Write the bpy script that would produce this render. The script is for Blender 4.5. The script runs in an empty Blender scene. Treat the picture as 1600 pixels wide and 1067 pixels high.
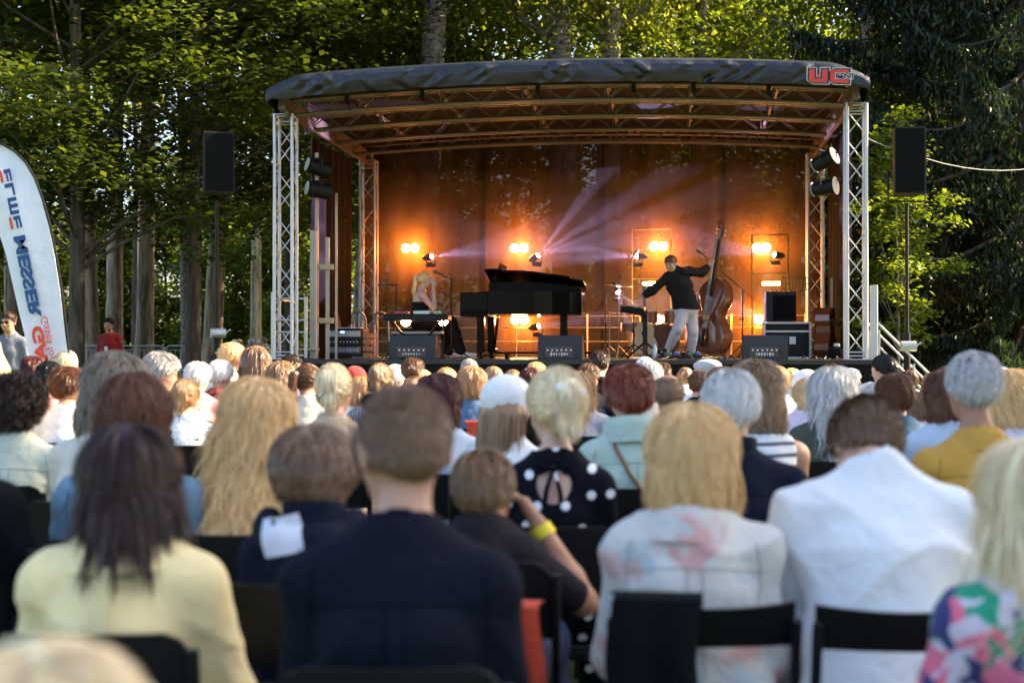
import bpy, math, random
import numpy as np
from mathutils import Matrix, Vector
R = math.radians
PI = math.pi
scene = bpy.context.scene
COL = scene.collection

# ---------------------------------------------------------------- camera
F = 2222.0
HZ = 548.0
CH = 1.42
cam_d = bpy.data.cameras.new("Camera")
cam = bpy.data.objects.new("Camera", cam_d)
COL.objects.link(cam)
cam.location = (0, 0, CH)
cam.rotation_euler = (R(90.374), 0, 0)
cam_d.lens = 50.0
cam_d.sensor_width = 36.0
cam_d.clip_start = 0.05
cam_d.clip_end = 600
cam_d.dof.use_dof = True
cam_d.dof.focus_distance = 21.0
cam_d.dof.aperture_fstop = 2.5
cam_d.dof.aperture_blades = 9
scene.camera = cam

# ---------------------------------------------------------------- world, sun, exposure
SUN_EL, SUN_AZ = 34.0, 76.0        # azimuth measured from +Y towards +X
w = bpy.data.worlds.new("World")
scene.world = w
w.use_nodes = True
nt = w.node_tree
bg = nt.nodes["Background"]
sky = nt.nodes.new("ShaderNodeTexSky")
sky.sky_type = 'NISHITA'
sky.sun_disc = False
sky.sun_elevation = R(SUN_EL)
sky.sun_rotation = R(SUN_AZ)
sky.ozone_density = 0.35
sky.dust_density = 3.0
sky.air_density = 0.9
nt.links.new(sky.outputs[0], bg.inputs[0])
bg.inputs[1].default_value = 0.12
sd = bpy.data.lights.new("Sun", 'SUN')
sd.energy = 5.0
sd.angle = R(0.55)
sd.color = (1.0, 0.80, 0.52)
so = bpy.data.objects.new("Sun", sd)
COL.objects.link(so)
sv = Vector((math.sin(R(SUN_AZ)) * math.cos(R(SUN_EL)), math.cos(R(SUN_AZ)) * math.cos(R(SUN_EL)), math.sin(R(SUN_EL))))
so.rotation_euler = sv.to_track_quat('Z', 'Y').to_euler()
scene.view_settings.view_transform = 'Standard'
scene.view_settings.look = 'None'
scene.view_settings.exposure = 2.2
scene.view_settings.gamma = 1.0
scene.render.engine = 'CYCLES'
scene.cycles.use_denoising = True
scene.cycles.max_bounces = 6
scene.cycles.diffuse_bounces = 3
scene.cycles.glossy_bounces = 3
scene.cycles.transmission_bounces = 4
scene.cycles.transparent_max_bounces = 8
scene.cycles.volume_bounces = 0
scene.cycles.volume_step_rate = 2.0
scene.cycles.caustics_reflective = False
scene.cycles.caustics_refractive = False
scene.cycles.sample_clamp_indirect = 6.0

# ---------------------------------------------------------------- helpers
def tag(o, label=None, cat=None, group=None, kind=None):
    if label: o["label"] = label
    if cat: o["category"] = cat
    if group: o["group"] = group
    if kind: o["kind"] = kind
    return o

def empty(name, loc=(0, 0, 0), rz=0.0, label=None, cat=None, group=None):
    o = bpy.data.objects.new(name, None)
    COL.objects.link(o)
    o.location = loc
    o.rotation_euler = (0, 0, rz)
    o.empty_display_size = 0.1
    return tag(o, label, cat, group)

def fast_mesh(name, V, faces, smooth=False):
    """faces: list of int arrays each (M,K)."""
    me = bpy.data.meshes.new(name)
    V = np.asarray(V, dtype=np.float32)
    me.vertices.add(len(V))
    me.vertices.foreach_set("co", V.ravel())
    loops = np.concatenate([f.ravel() for f in faces]).astype(np.int32)
    sizes = np.concatenate([np.full(len(f), f.shape[1], dtype=np.int32) for f in faces])
    starts = np.concatenate([[0], np.cumsum(sizes)[:-1]]).astype(np.int32)
    me.loops.add(len(loops))
    me.loops.foreach_set("vertex_index", loops)
    me.polygons.add(len(sizes))
    me.polygons.foreach_set("loop_start", starts)
    me.polygons.foreach_set("loop_total", sizes)
    if smooth:
        me.polygons.foreach_set("use_smooth", np.ones(len(sizes), dtype=bool))
    me.update(calc_edges=True)
    return me

def link(name, me, mat, parent=None, loc=None, rz=None):
    o = bpy.data.objects.new(name, me)
    if mat is not None and len(me.materials) == 0:
        me.materials.append(mat)
    COL.objects.link(o)
    if parent is not None:
        o.parent = parent
    if loc is not None:
        o.location = loc
    if rz is not None:
        o.rotation_euler = (0, 0, rz)
    return o

class MB:
    def __init__(s):
        s.v = []; s.f = []; s.n = 0
    def add(s, V, Fs):
        V = np.asarray(V, float)
        s.v.append(V)
        for f in Fs:
            s.f.append(tuple(i + s.n for i in f))
        s.n += len(V)
    def box(s, c, size, rot=None, bev=0.0):
        c = np.array(c, float); h = np.array(size, float) / 2
        if bev > 0:
            b = min(bev, h.min() * 0.9)
            pts = []
            # 24-vertex chamfered box
            for sx in (-1, 1):
                for sy in (-1, 1):
                    for sz in (-1, 1):
                        pts.append((sx * h[0], sy * (h[1] - b), sz * (h[2] - b)))
                        pts.append((sx * (h[0] - b), sy * h[1], sz * (h[2] - b)))
                        pts.append((sx * (h[0] - b), sy * (h[1] - b), sz * h[2]))
            P = np.array(pts)
            def idx(sx, sy, sz, k):
                return ((sx > 0) * 4 + (sy > 0) * 2 + (sz > 0)) * 3 + k
            Fs = []
            for k in range(3):
                a, bb = [q for q in range(3) if q != k]
                for sg in (-1, 1):
                    loop = []
                    for (p, q) in ((-1, -1), (1, -1), (1, 1), (-1, 1)):
                        sgn = [0, 0, 0]; sgn[k] = sg; sgn[a] = p; sgn[bb] = q
                        loop.append(idx(*sgn, k))
                    flip = (sg > 0) == (k == 1)
                    Fs.append(tuple(loop[::-1]) if flip else tuple(loop))
            for k in range(3):           # edges along axis k
                a, bb = [q for q in range(3) if q != k]
                for p in (-1, 1):
                    for q in (-1, 1):
                        s0 = [0, 0, 0]; s1 = [0, 0, 0]
                        s0[k] = -1; s1[k] = 1
                        for t in (s0, s1): t[a] = p; t[bb] = q
                        Fs.append((idx(*s0, a), idx(*s1, a), idx(*s1, bb), idx(*s0, bb)))
            for sx in (-1, 1):
                for sy in (-1, 1):
                    for sz in (-1, 1):
                        Fs.append((idx(sx, sy, sz, 0), idx(sx, sy, sz, 1), idx(sx, sy, sz, 2)))
        else:
            P = np.array([(x, y, z) for x in (-h[0], h[0]) for y in (-h[1], h[1]) for z in (-h[2], h[2])])
            Fs = [(0, 1, 3, 2), (4, 6, 7, 5), (0, 4, 5, 1), (2, 3, 7, 6), (0, 2, 6, 4), (1, 5, 7, 3)]
        if rot is not None:
            P = P @ np.array(rot.to_3x3() if hasattr(rot, 'to_3x3') else rot).T
        s.add(P + c, Fs)
        return s
    def tube(s, pts, r, n=8, cap=True, closed=False):
        pts = [np.array(p, float) for p in pts]
        m = len(pts)
        rs = r if hasattr(r, '__len__') else [r] * m
        V = []; up = None
        for i in range(m):
            if closed:
                t = pts[(i + 1) % m] - pts[(i - 1) % m]
            else:
                t = pts[min(i + 1, m - 1)] - pts[max(i - 1, 0)]
            t = t / (np.linalg.norm(t) + 1e-12)
            if up is None:
                up = np.array([0, 0, 1.0]) if abs(t[2]) < 0.9 else np.array([1.0, 0, 0])
            a = np.cross(t, up); a /= (np.linalg.norm(a) + 1e-12)
            b = np.cross(t, a)
            up = -b if False else up - t * np.dot(up, t); 
            nn = np.linalg.norm(up)
            up = up / nn if nn > 1e-6 else a
            for k in range(n):
                an = 2 * PI * k / n
                V.append(pts[i] + rs[i] * (math.cos(an) * a + math.sin(an) * b))
        Fs = []
        for i in range(m if closed else m - 1):
            j = (i + 1) % m
            for k in range(n):
                k2 = (k + 1) % n
                Fs.append((i * n + k, i * n + k2, j * n + k2, j * n + k))
        if cap and not closed:
            Fs.append(tuple(range(n - 1, -1, -1)))
            Fs.append(tuple((m - 1) * n + k for k in range(n)))
        s.add(V, Fs)
        return s
    def lathe(s, prof, c=(0, 0, 0), n=20, axis='z', rot=None):
        V = []; m = len(prof)
        for (r, z) in prof:
            for k in range(n):
                an = 2 * PI * k / n
                V.append((r * math.cos(an), r * math.sin(an), z))
        V = np.array(V)
        if axis == 'y': V = V[:, [0, 2, 1]] * np.array([1, 1, -1])
        if axis == 'x': V = V[:, [2, 1, 0]]
        if rot is not None: V = V @ np.array(rot.to_3x3()).T
        Fs = []
        for i in range(m - 1):
            for k in range(n):
                k2 = (k + 1) % n
                Fs.append((i * n + k, i * n + k2, (i + 1) * n + k2, (i + 1) * n + k))
        Fs.append(tuple(range(n - 1, -1, -1)))
        Fs.append(tuple((m - 1) * n + k for k in range(n)))
        s.add(V + np.array(c, float), Fs)
        return s
    def prism(s, poly, z0, z1, M=None):
        """poly: 2-D outline (x,y), extruded z0..z1; M: 4x4 Matrix."""
        n = len(poly)
        V = [(x, y, z0) for x, y in poly] + [(x, y, z1) for x, y in poly]
        if M is not None: V = [tuple(M @ Vector(v)) for v in V]
        Fs = [tuple(range(n - 1, -1, -1)), tuple(range(n, 2 * n))]
        for i in range(n):
            j = (i + 1) % n
            Fs.append((i, j, n + j, n + i))
        s.add(V, Fs)
        return s
    def grid(s, G, thick=None):
        """G: (a,b,3) array of points -> sheet; thick: offset vector for a second side."""
        a, b, _ = G.shape
        V = G.reshape(-1, 3)
        Fs = [(i * b + j, i * b + j + 1, (i + 1) * b + j + 1, (i + 1) * b + j) for i in range(a - 1) for j in range(b - 1)]
        if thick is not None:
            o = a * b
            V = np.concatenate([V, V + np.array(thick)])
            Fs += [tuple(o + q for q in f[::-1]) for f in Fs]
            ring = [j for j in range(b)] + [i * b + b - 1 for i in range(1, a)] + [(a - 1) * b + j for j in range(b - 2, -1, -1)] + [i * b for i in range(a - 2, 0, -1)]
            for i in range(len(ring)):
                p, q = ring[i], ring[(i + 1) % len(ring)]
                Fs.append((p, p + o, q + o, q))
        s.add(V, Fs)
        return s
    def mesh(s, name, smooth=False):
        me = bpy.data.meshes.new(name)
        V = np.concatenate(s.v) if s.v else np.zeros((0, 3))
        me.from_pydata(V.tolist(), [], s.f)
        if smooth:
            for p in me.polygons: p.use_smooth = True
            try: me.set_sharp_from_angle(angle=R(40))
            except Exception: pass
        me.update()
        return me
    def build(s, name, mat, parent=None, smooth=False, loc=None, rz=None):
        return link(name, s.mesh(name, smooth), mat, parent, loc, rz)

def text_mesh(name, body, size, extrude=0.002, offset=0.0, align='LEFT', M=None):
    cu = bpy.data.curves.new(name, 'FONT')
    cu.body = body; cu.size = size; cu.extrude = extrude; cu.offset = offset
    cu.align_x = align
    cu.resolution_u = 3
    o = bpy.data.objects.new(name, cu)
    COL.objects.link(o)
    dg = bpy.context.evaluated_depsgraph_get()
    dg.update()
    me = bpy.data.meshes.new_from_object(o.evaluated_get(dg))
    bpy.data.objects.remove(o)
    me.materials.clear()
    if M is not None:
        me.transform(M)
        if M.determinant() < 0: me.flip_normals()
    return me

# ---------------------------------------------------------------- materials
MATS = {}
def newmat(name):
    m = bpy.data.materials.new(name)
    m.use_nodes = True
    return m, m.node_tree, m.node_tree.nodes["Principled BSDF"]

def pmat(name, col, rough=0.6, metal=0.0, noise=0.15, nscale=8.0, bump=0.0, bscale=60.0, spec=None, coat=0.0, sheen=0.0):
    if name in MATS: return MATS[name]
    m, nt, p = newmat(name)
    tc = nt.nodes.new("ShaderNodeTexCoord")
    nz = nt.nodes.new("ShaderNodeTexNoise"); nz.inputs["Scale"].default_value = nscale; nz.inputs["Detail"].default_value = 5
    nt.links.new(tc.outputs["Object"], nz.inputs["Vector"])
    mx = nt.nodes.new("ShaderNodeMix"); mx.data_type = 'RGBA'
    mx.inputs["A"].default_value = (*[c * (1 - noise) for c in col], 1)
    mx.inputs["B"].default_value = (*[min(1, c * (1 + noise)) for c in col], 1)
    nt.links.new(nz.outputs["Fac"], mx.inputs["Factor"])
    nt.links.new(mx.outputs["Result"], p.inputs["Base Color"])
    p.inputs["Roughness"].default_value = rough
    p.inputs["Metallic"].default_value = metal
    if spec is not None: p.inputs["Specular IOR Level"].default_value = spec
    if coat: p.inputs["Coat Weight"].default_value = coat
    if sheen: p.inputs["Sheen Weight"].default_value = sheen
    if bump:
        n2 = nt.nodes.new("ShaderNodeTexNoise"); n2.inputs["Scale"].default_value = bscale; n2.inputs["Detail"].default_value = 4
        nt.links.new(tc.outputs["Object"], n2.inputs["Vector"])
        bp = nt.nodes.new("ShaderNodeBump"); bp.inputs["Strength"].default_value = bump; bp.inputs["Distance"].default_value = 0.02
        nt.links.new(n2.outputs["Fac"], bp.inputs["Height"])
        nt.links.new(bp.outputs["Normal"], p.inputs["Normal"])
    MATS[name] = m
    return m

def emit(name, col, strength):
    if name in MATS: return MATS[name]
    m, nt, p = newmat(name)
    p.inputs["Base Color"].default_value = (*col, 1)
    p.inputs["Emission Color"].default_value = (*col, 1)
    p.inputs["Emission Strength"].default_value = strength
    MATS[name] = m
    return m

def ramp(nt, stops):
    r = nt.nodes.new("ShaderNodeValToRGB")
    e = r.color_ramp.elements
    e[0].position = stops[0][0]; e[0].color = (*stops[0][1], 1)
    e[1].position = stops[-1][0]; e[1].color = (*stops[-1][1], 1)
    for (p, c) in stops[1:-1]:
        q = e.new(p); q.color = (*c, 1)
    return r

SILVER = pmat("galvanised_tube", (0.50, 0.51, 0.53), 0.42, 0.75, 0.08, 12, 0.05)
BLACKM = pmat("black_metal", (0.009, 0.009, 0.010), 0.5, 0.2, 0.2, spec=0.3)
BLACKP = pmat("black_plastic", (0.010, 0.010, 0.011), 0.42, 0, 0.15, spec=0.2)
BLACKCH = pmat("chair_plastic", (0.0035, 0.004, 0.005), 0.45, 0, 0.1, 5, 0.03, spec=0.25)
BLACKF = pmat("black_molton", (0.010, 0.010, 0.011), 0.95, 0, 0.2, 4, 0.2, 30, spec=0.08)
SKIN = pmat("skin", (0.50, 0.27, 0.18), 0.5, 0, 0.12, 14, 0.05, 90)
SKINT = pmat("skin_tanned", (0.38, 0.18, 0.105), 0.5, 0, 0.14, 14, 0.05, 90)
SKINP = pmat("skin_pale", (0.60, 0.37, 0.27), 0.5, 0, 0.1, 14, 0.05, 90)
WHITEP = pmat("white_leather", (0.75, 0.75, 0.75), 0.5)
GLASSM = pmat("dark_lens", (0.01, 0.01, 0.012), 0.12)

def leaf_mat(name, c1, c2, trans):
    if name in MATS: return MATS[name]
    m = bpy.data.materials.new(name); m.use_nodes = True
    nt = m.node_tree; nt.nodes.clear()
    out = nt.nodes.new("ShaderNodeOutputMaterial")
    geo = nt.nodes.new("ShaderNodeNewGeometry")
    oi = nt.nodes.new("ShaderNodeObjectInfo")
    r = ramp(nt, [(0, c1), (1, c2)])
    nt.links.new(geo.outputs["Random Per Island"], r.inputs[0])
    hsv = nt.nodes.new("ShaderNodeHueSaturation")
    mr = nt.nodes.new("ShaderNodeMapRange"); mr.inputs[3].default_value = 0.8; mr.inputs[4].default_value = 1.25
    nt.links.new(oi.outputs["Random"], mr.inputs[0]); nt.links.new(mr.outputs[0], hsv.inputs["Value"])
    nt.links.new(r.outputs[0], hsv.inputs["Color"])
    d = nt.nodes.new("ShaderNodeBsdfDiffuse"); t = nt.nodes.new("ShaderNodeBsdfTranslucent")
    g = nt.nodes.new("ShaderNodeBsdfGlossy"); g.inputs["Roughness"].default_value = 0.4; g.inputs["Color"].default_value = (0.5, 0.5, 0.5, 1)
    nt.links.new(hsv.outputs[0], d.inputs["Color"])
    mul = nt.nodes.new("ShaderNodeMix"); mul.data_type = 'RGBA'; mul.blend_type = 'MULTIPLY'; mul.inputs["Factor"].default_value = 1
    nt.links.new(hsv.outputs[0], mul.inputs["A"]); mul.inputs["B"].default_value = (*trans, 1)
    nt.links.new(mul.outputs["Result"], t.inputs["Color"])
    a = nt.nodes.new("ShaderNodeMixShader"); a.inputs[0].default_value = 0.5
    nt.links.new(d.outputs[0], a.inputs[1]); nt.links.new(t.outputs[0], a.inputs[2])
    b = nt.nodes.new("ShaderNodeMixShader"); b.inputs[0].default_value = 0.05
    nt.links.new(a.outputs[0], b.inputs[1]); nt.links.new(g.outputs[0], b.inputs[2])
    nt.links.new(b.outputs[0], out.inputs[0])
    MATS[name] = m
    return m
LEAF_DARK = leaf_mat("maple_leaf", (0.026, 0.046, 0.010), (0.075, 0.100, 0.019), (2.2, 2.0, 0.7))
LEAF_MID = leaf_mat("lime_leaf", (0.05, 0.085, 0.016), (0.14, 0.175, 0.03), (2.4, 2.2, 0.6))
LEAF_PALE = leaf_mat("birch_leaf", (0.08, 0.11, 0.022), (0.19, 0.21, 0.045), (2.2, 2.1, 0.6))
LEAF_PINE = leaf_mat("pine_needle", (0.05, 0.08, 0.025), (0.13, 0.16, 0.05), (1.6, 1.5, 0.6))
LEAF_SPRUCE = leaf_mat("spruce_needle", (0.016, 0.034, 0.020), (0.042, 0.070, 0.034), (1.4, 1.4, 0.6))

def bark_mat(name, c1, c2, scale, stretch=0.15, birch=False):
    if name in MATS: return MATS[name]
    m, nt, p = newmat(name)
    tc = nt.nodes.new("ShaderNodeTexCoord"); mp = nt.nodes.new("ShaderNodeMapping")
    mp.inputs["Scale"].default_value = (1, 1, stretch)
    nt.links.new(tc.outputs["Object"], mp.inputs[0])
    nz = nt.nodes.new("ShaderNodeTexNoise"); nz.inputs["Scale"].default_value = scale; nz.inputs["Detail"].default_value = 8; nz.inputs["Roughness"].default_value = 0.65
    nt.links.new(mp.outputs[0], nz.inputs["Vector"])
    r = ramp(nt, [(0.38, c1), (0.5, tuple((a + b) / 2 for a, b in zip(c1, c2))), (0.62, c2)])
    nt.links.new(nz.outputs["Fac"], r.inputs[0]); nt.links.new(r.outputs[0], p.inputs["Base Color"])
    p.inputs["Roughness"].default_value = 0.9
    bp = nt.nodes.new("ShaderNodeBump"); bp.inputs["Strength"].default_value = 0.8; bp.inputs["Distance"].default_value = 0.03
    nt.links.new(nz.outputs["Fac"], bp.inputs["Height"]); nt.links.new(bp.outputs["Normal"], p.inputs["Normal"])
    MATS[name] = m
    return m
BARK_PINE = bark_mat("pine_bark", (0.13, 0.09, 0.06), (0.44, 0.34, 0.24), 9)
BARK_DARK = bark_mat("dark_bark", (0.035, 0.027, 0.02), (0.13, 0.10, 0.075), 9)
BARK_BIRCH = bark_mat("birch_bark", (0.05, 0.04, 0.035), (0.36, 0.34, 0.30), 7, 2.2)
BARK_GREY = bark_mat("grey_bark", (0.14, 0.12, 0.10), (0.36, 0.33, 0.28), 8, 0.6)

# ---------------------------------------------------------------- terrain
def ground(x, y):
    d = np.clip(np.asarray(y, float) - 6, 0, 70)
    return 0.0125 * d

def px2x(px, d): return (px - 800.0) / F * d
def px2z(py, d): return CH + (HZ - py) / F * d

def make_ground():
    xs = np.concatenate([[-220, -120, -70], np.linspace(-45, 45, 60), [70, 120, 220]])
    ys = np.concatenate([[-60, -30], np.linspace(-10, 90, 80), [120, 180, 320]])
    rng = np.random.default_rng(3)
    X, Y = np.meshgrid(xs, ys, indexing='ij')
    Z = ground(X, Y) + rng.normal(0, 0.008, X.shape)
    G = np.stack([X, Y, Z], -1)
    b = MB(); b.grid(G)
    m, nt, p = newmat("lawn")
    tc = nt.nodes.new("ShaderNodeTexCoord")
    n1 = nt.nodes.new("ShaderNodeTexNoise"); n1.inputs["Scale"].default_value = 0.7; n1.inputs["Detail"].default_value = 8
    nt.links.new(tc.outputs["Object"], n1.inputs["Vector"])
    r = ramp(nt, [(0.3, (0.06, 0.045, 0.02)), (0.45, (0.07, 0.10, 0.022)), (0.7, (0.12, 0.16, 0.035))])
    nt.links.new(n1.outputs["Fac"], r.inputs[0]); nt.links.new(r.outputs[0], p.inputs["Base Color"])
    p.inputs["Roughness"].default_value = 0.95
    n2 = nt.nodes.new("ShaderNodeTexNoise"); n2.inputs["Scale"].default_value = 40
    nt.links.new(tc.outputs["Object"], n2.inputs["Vector"])
    bp = nt.nodes.new("ShaderNodeBump"); bp.inputs["Strength"].default_value = 0.8
    nt.links.new(n2.outputs["Fac"], bp.inputs["Height"]); nt.links.new(bp.outputs["Normal"], p.inputs["Normal"])
    o = b.build("ground", m, smooth=True)
    tag(o, kind="structure")
    # grass blades beyond the barriers and between the near chairs
    n = 26000
    gx = rng.uniform(-26, 2, n); gy = rng.uniform(27, 62, n)
    n2_ = 9000
    gx = np.concatenate([gx, rng.uniform(-4, 4, n2_)]); gy = np.concatenate([gy, rng.uniform(1.5, 9, n2_)])
    N = len(gx)
    h = rng.uniform(0.04, 0.12, N); an = rng.uniform(0, 2 * PI, N)
    wv = np.where(gy > 20, 0.02, 0.006)
    gz = ground(gx, gy)
    lean = rng.normal(0, 0.04, (N, 2))
    V = np.zeros((N, 3, 3))
    V[:, 0] = np.stack([gx - wv * np.cos(an), gy - wv * np.sin(an), gz - 0.01], -1)
    V[:, 1] = np.stack([gx + wv * np.cos(an), gy + wv * np.sin(an), gz - 0.01], -1)
    V[:, 2] = np.stack([gx + lean[:, 0], gy + lean[:, 1], gz + h], -1)
    me = fast_mesh("grass", V.reshape(-1, 3), [np.arange(N * 3).reshape(-1, 3)])
    o = link("grass", me, leaf_mat("grass_blade", (0.06, 0.10, 0.02), (0.16, 0.20, 0.05), (1.6, 1.6, 0.6)))
    tag(o, "short green grass on the park lawn", "grass", kind="stuff")
make_ground()
# ---------------------------------------------------------------- trees
def leaf_quads(P, size, rng, flat=0.5, droop=0.0, wd=0.36):
    """diamond leaves at points P (N,3)."""
    N = len(P)
    nrm = rng.normal(0, 1, (N, 3)); nrm[:, 2] = np.abs(nrm[:, 2]) + flat * 2
    nrm /= np.linalg.norm(nrm, axis=1, keepdims=True)
    a = rng.normal(0, 1, (N, 3)); a[:, 2] -= droop * 3
    a -= nrm * np.sum(a * nrm, 1, keepdims=True)
    a /= np.linalg.norm(a, axis=1, keepdims=True) + 1e-9
    b = np.cross(nrm, a)
    s = (size * rng.uniform(0.6, 1.35, N))[:, None]
    V = np.stack([P - a * s * 0.5, P + b * s * wd + nrm * s * 0.05 + a * s * 0.05, P + a * s * 0.55 - nrm * s * 0.08, P - b * s * wd + nrm * s * 0.05 + a * s * 0.05], 1)
    return V.reshape(-1, 3)

def leaf_obj_mesh(name, P, size, rng, **k):
    V = leaf_quads(P, size, rng, **k)
    return fast_mesh(name, V, [np.arange(len(V)).reshape(-1, 4)])

def trunk_mb(h, r0, rng, lean=(0, 0), wob=0.12, n=12, top=0.35):
    b = MB()
    pts = []; rs = []
    K = 14
    ph = rng.uniform(0, 6, 2)
    for i in range(K + 1):
        t = i / K
        pts.append((lean[0] * t + wob * math.sin(ph[0] + t * 5) * t, lean[1] * t + wob * math.sin(ph[1] + t * 4) * t, h * t - 0.15))
        rs.append(r0 * (1 + 0.45 * math.exp(-t * h / 0.5)) * (1 - (1 - top) * t))
    b.tube(pts, rs, n)
    return b, pts

def broadleaf(name, seed, h, r0, crown_z0, crown_r, n_leaf, leaf, mat, bark, layers=24, flat=0.5, lean=(0, 0), droop=0, squash=0.3, csize=1.3):
    """returns (trunk mesh, crown mesh)"""
    rng = np.random.default_rng(seed)
    b, pts = trunk_mb(h, r0, rng, lean)
    pts = np.array(pts)
    C = []; S = []
    for i in range(layers):
        t = (i + rng.uniform(0, 1)) / layers
        z = crown_z0 + (h * 1.06 - crown_z0) * t
        prof = math.sin(PI * min(1, 0.22 + 0.78 * t)) ** 0.7
        an = i * 2.399 + rng.uniform(-0.5, 0.5)
        zt = max(z - rng.uniform(0.6, 1.8) * (0.3 + crown_r / 4), crown_z0 * 0.75)
        k = np.interp(zt, pts[:, 2], np.arange(len(pts)))
        k0 = int(min(k, len(pts) - 2)); base = pts[k0] + (pts[k0 + 1] - pts[k0]) * (k - k0)
        rad = crown_r * prof * rng.uniform(0.55, 1.0)
        tip = base * np.array([1, 1, 0]) + np.array([math.cos(an) * rad, math.sin(an) * rad, z])
        mid = (base + tip) / 2 + np.array([0, 0, 0.25 * rad * 0.4]) + rng.normal(0, 0.12, 3)
        rr = r0 * 0.28 * (1 - 0.6 * t)
        b.tube([base, (base + mid) / 2 + rng.normal(0, .06, 3), mid, (mid + tip) / 2 + rng.normal(0, .08, 3), tip], [rr, rr * .85, rr * .6, rr * .4, rr * .15], 6)
        for q in range(3):
            f = rng.uniform(0.45, 1.0)
            c = base + (tip - base) * f + np.array([rng.normal(0, .35), rng.normal(0, .35), rng.normal(0.1, 0.3)]) * crown_r / 3
            C.append(c); S.append(csize * rng.uniform(0.5, 1.0) * crown_r / 3.2)
            b.tube([base + (tip - base) * f * 0.7, c], [rr * .3, rr * .08], 4)
    C = np.array(C); S = np.array(S)
    w_ = S ** 2; w_ /= w_.sum()
    idx = rng.choice(len(C), n_leaf, p=w_)
    u = rng.normal(0, 1, (n_leaf, 3)); u /= np.linalg.norm(u, axis=1, keepdims=True)
    rad = rng.uniform(0.15, 1, n_leaf) ** 0.45
    off = u * (rad * S[idx])[:, None] * np.array([1, 1, squash])
    if droop:
        off[:, 2] -= np.abs(rng.normal(0, droop, n_leaf)) * S[idx]
    # thin sprays: leaves gathered along twigs
    tw = rng.integers(0, 40, n_leaf)
    sp = np.random.default_rng(seed + 9).normal(0, 1, (len(C), 40, 3)); sp /= np.linalg.norm(sp, axis=2, keepdims=True)
    along = rng.uniform(0.2, 1.1, n_leaf)
    off2 = sp[idx, tw] * (along * S[idx])[:, None] * np.array([1, 1, squash]) + rng.normal(0, 0.09, (n_leaf, 3))
    sel = rng.uniform(0, 1, n_leaf) < 0.65
    off[sel] = off2[sel]
    P = C[idx] + off
    return b.mesh(name + "_trunk", True), leaf_obj_mesh(name + "_crown", P, leaf, rng, flat=flat, droop=droop)

def spruce(name, seed, h, r0, z0, rbase, n_leaf, leaf):
    rng = np.random.default_rng(seed)
    b, pts = trunk_mb(h, r0, rng, (0, 0), 0.05, 12, 0.15)
    P = []
    nb = 95
    for i in range(nb):
        t = (i + rng.uniform(0, 1)) / nb
        z = z0 + (h - z0) * t
        L = rbase * (1 - t) ** 0.8 * rng.uniform(0.6, 1.1) + 0.3
        an = i * 2.399 + rng.uniform(-.4, .4)
        d = np.array([math.cos(an), math.sin(an), 0])
        K = 7; bp = []
        for k in range(K):
            s_ = k / (K - 1)
            bp.append(np.array([0, 0, z]) + d * L * s_ + np.array([0, 0, -0.28 * L * math.sin(s_ * 2.1) + 0.12 * L * s_ ** 3]))
        b.tube(bp, [0.035 * (1 - 0.8 * k / (K - 1)) * (0.5 + L / rbase) for k in range(K)], 5)
        m = int(n_leaf / nb * (0.35 + 1.3 * L / rbase))
        s_ = rng.uniform(0.12, 1.0, m) ** 0.8
        bpA = np.array(bp)
        base = np.stack([np.interp(s_ * (K - 1), np.arange(K), bpA[:, c]) for c in range(3)], -1)
        side = np.array([-d[1], d[0], 0])
        sg = rng.uniform(-1, 1, m)
        wdt = 0.28 * L * (1 - s_ * 0.75)
        hang = rng.uniform(0, 1, m) ** 1.3
        comb = np.round(s_ * 16) / 16
        pp = base + side * (sg * wdt)[:, None] + d * (rng.normal(0, .05, m) - 0.1 * np.abs(sg))[:, None]
        pp[:, 2] -= hang * 0.5 * (0.4 + np.abs(sg)) * (0.5 + 0.5 * L / rbase) + np.abs(sg) * wdt * 0.5
        P.append(pp)
    P = np.concatenate(P)
    V = leaf_quads(P, leaf, rng, flat=-0.2, droop=0.9, wd=0.16)
    return b.mesh(name + "_trunk", True), fast_mesh(name + "_crown", V, [np.arange(len(V)).reshape(-1, 4)])

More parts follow.
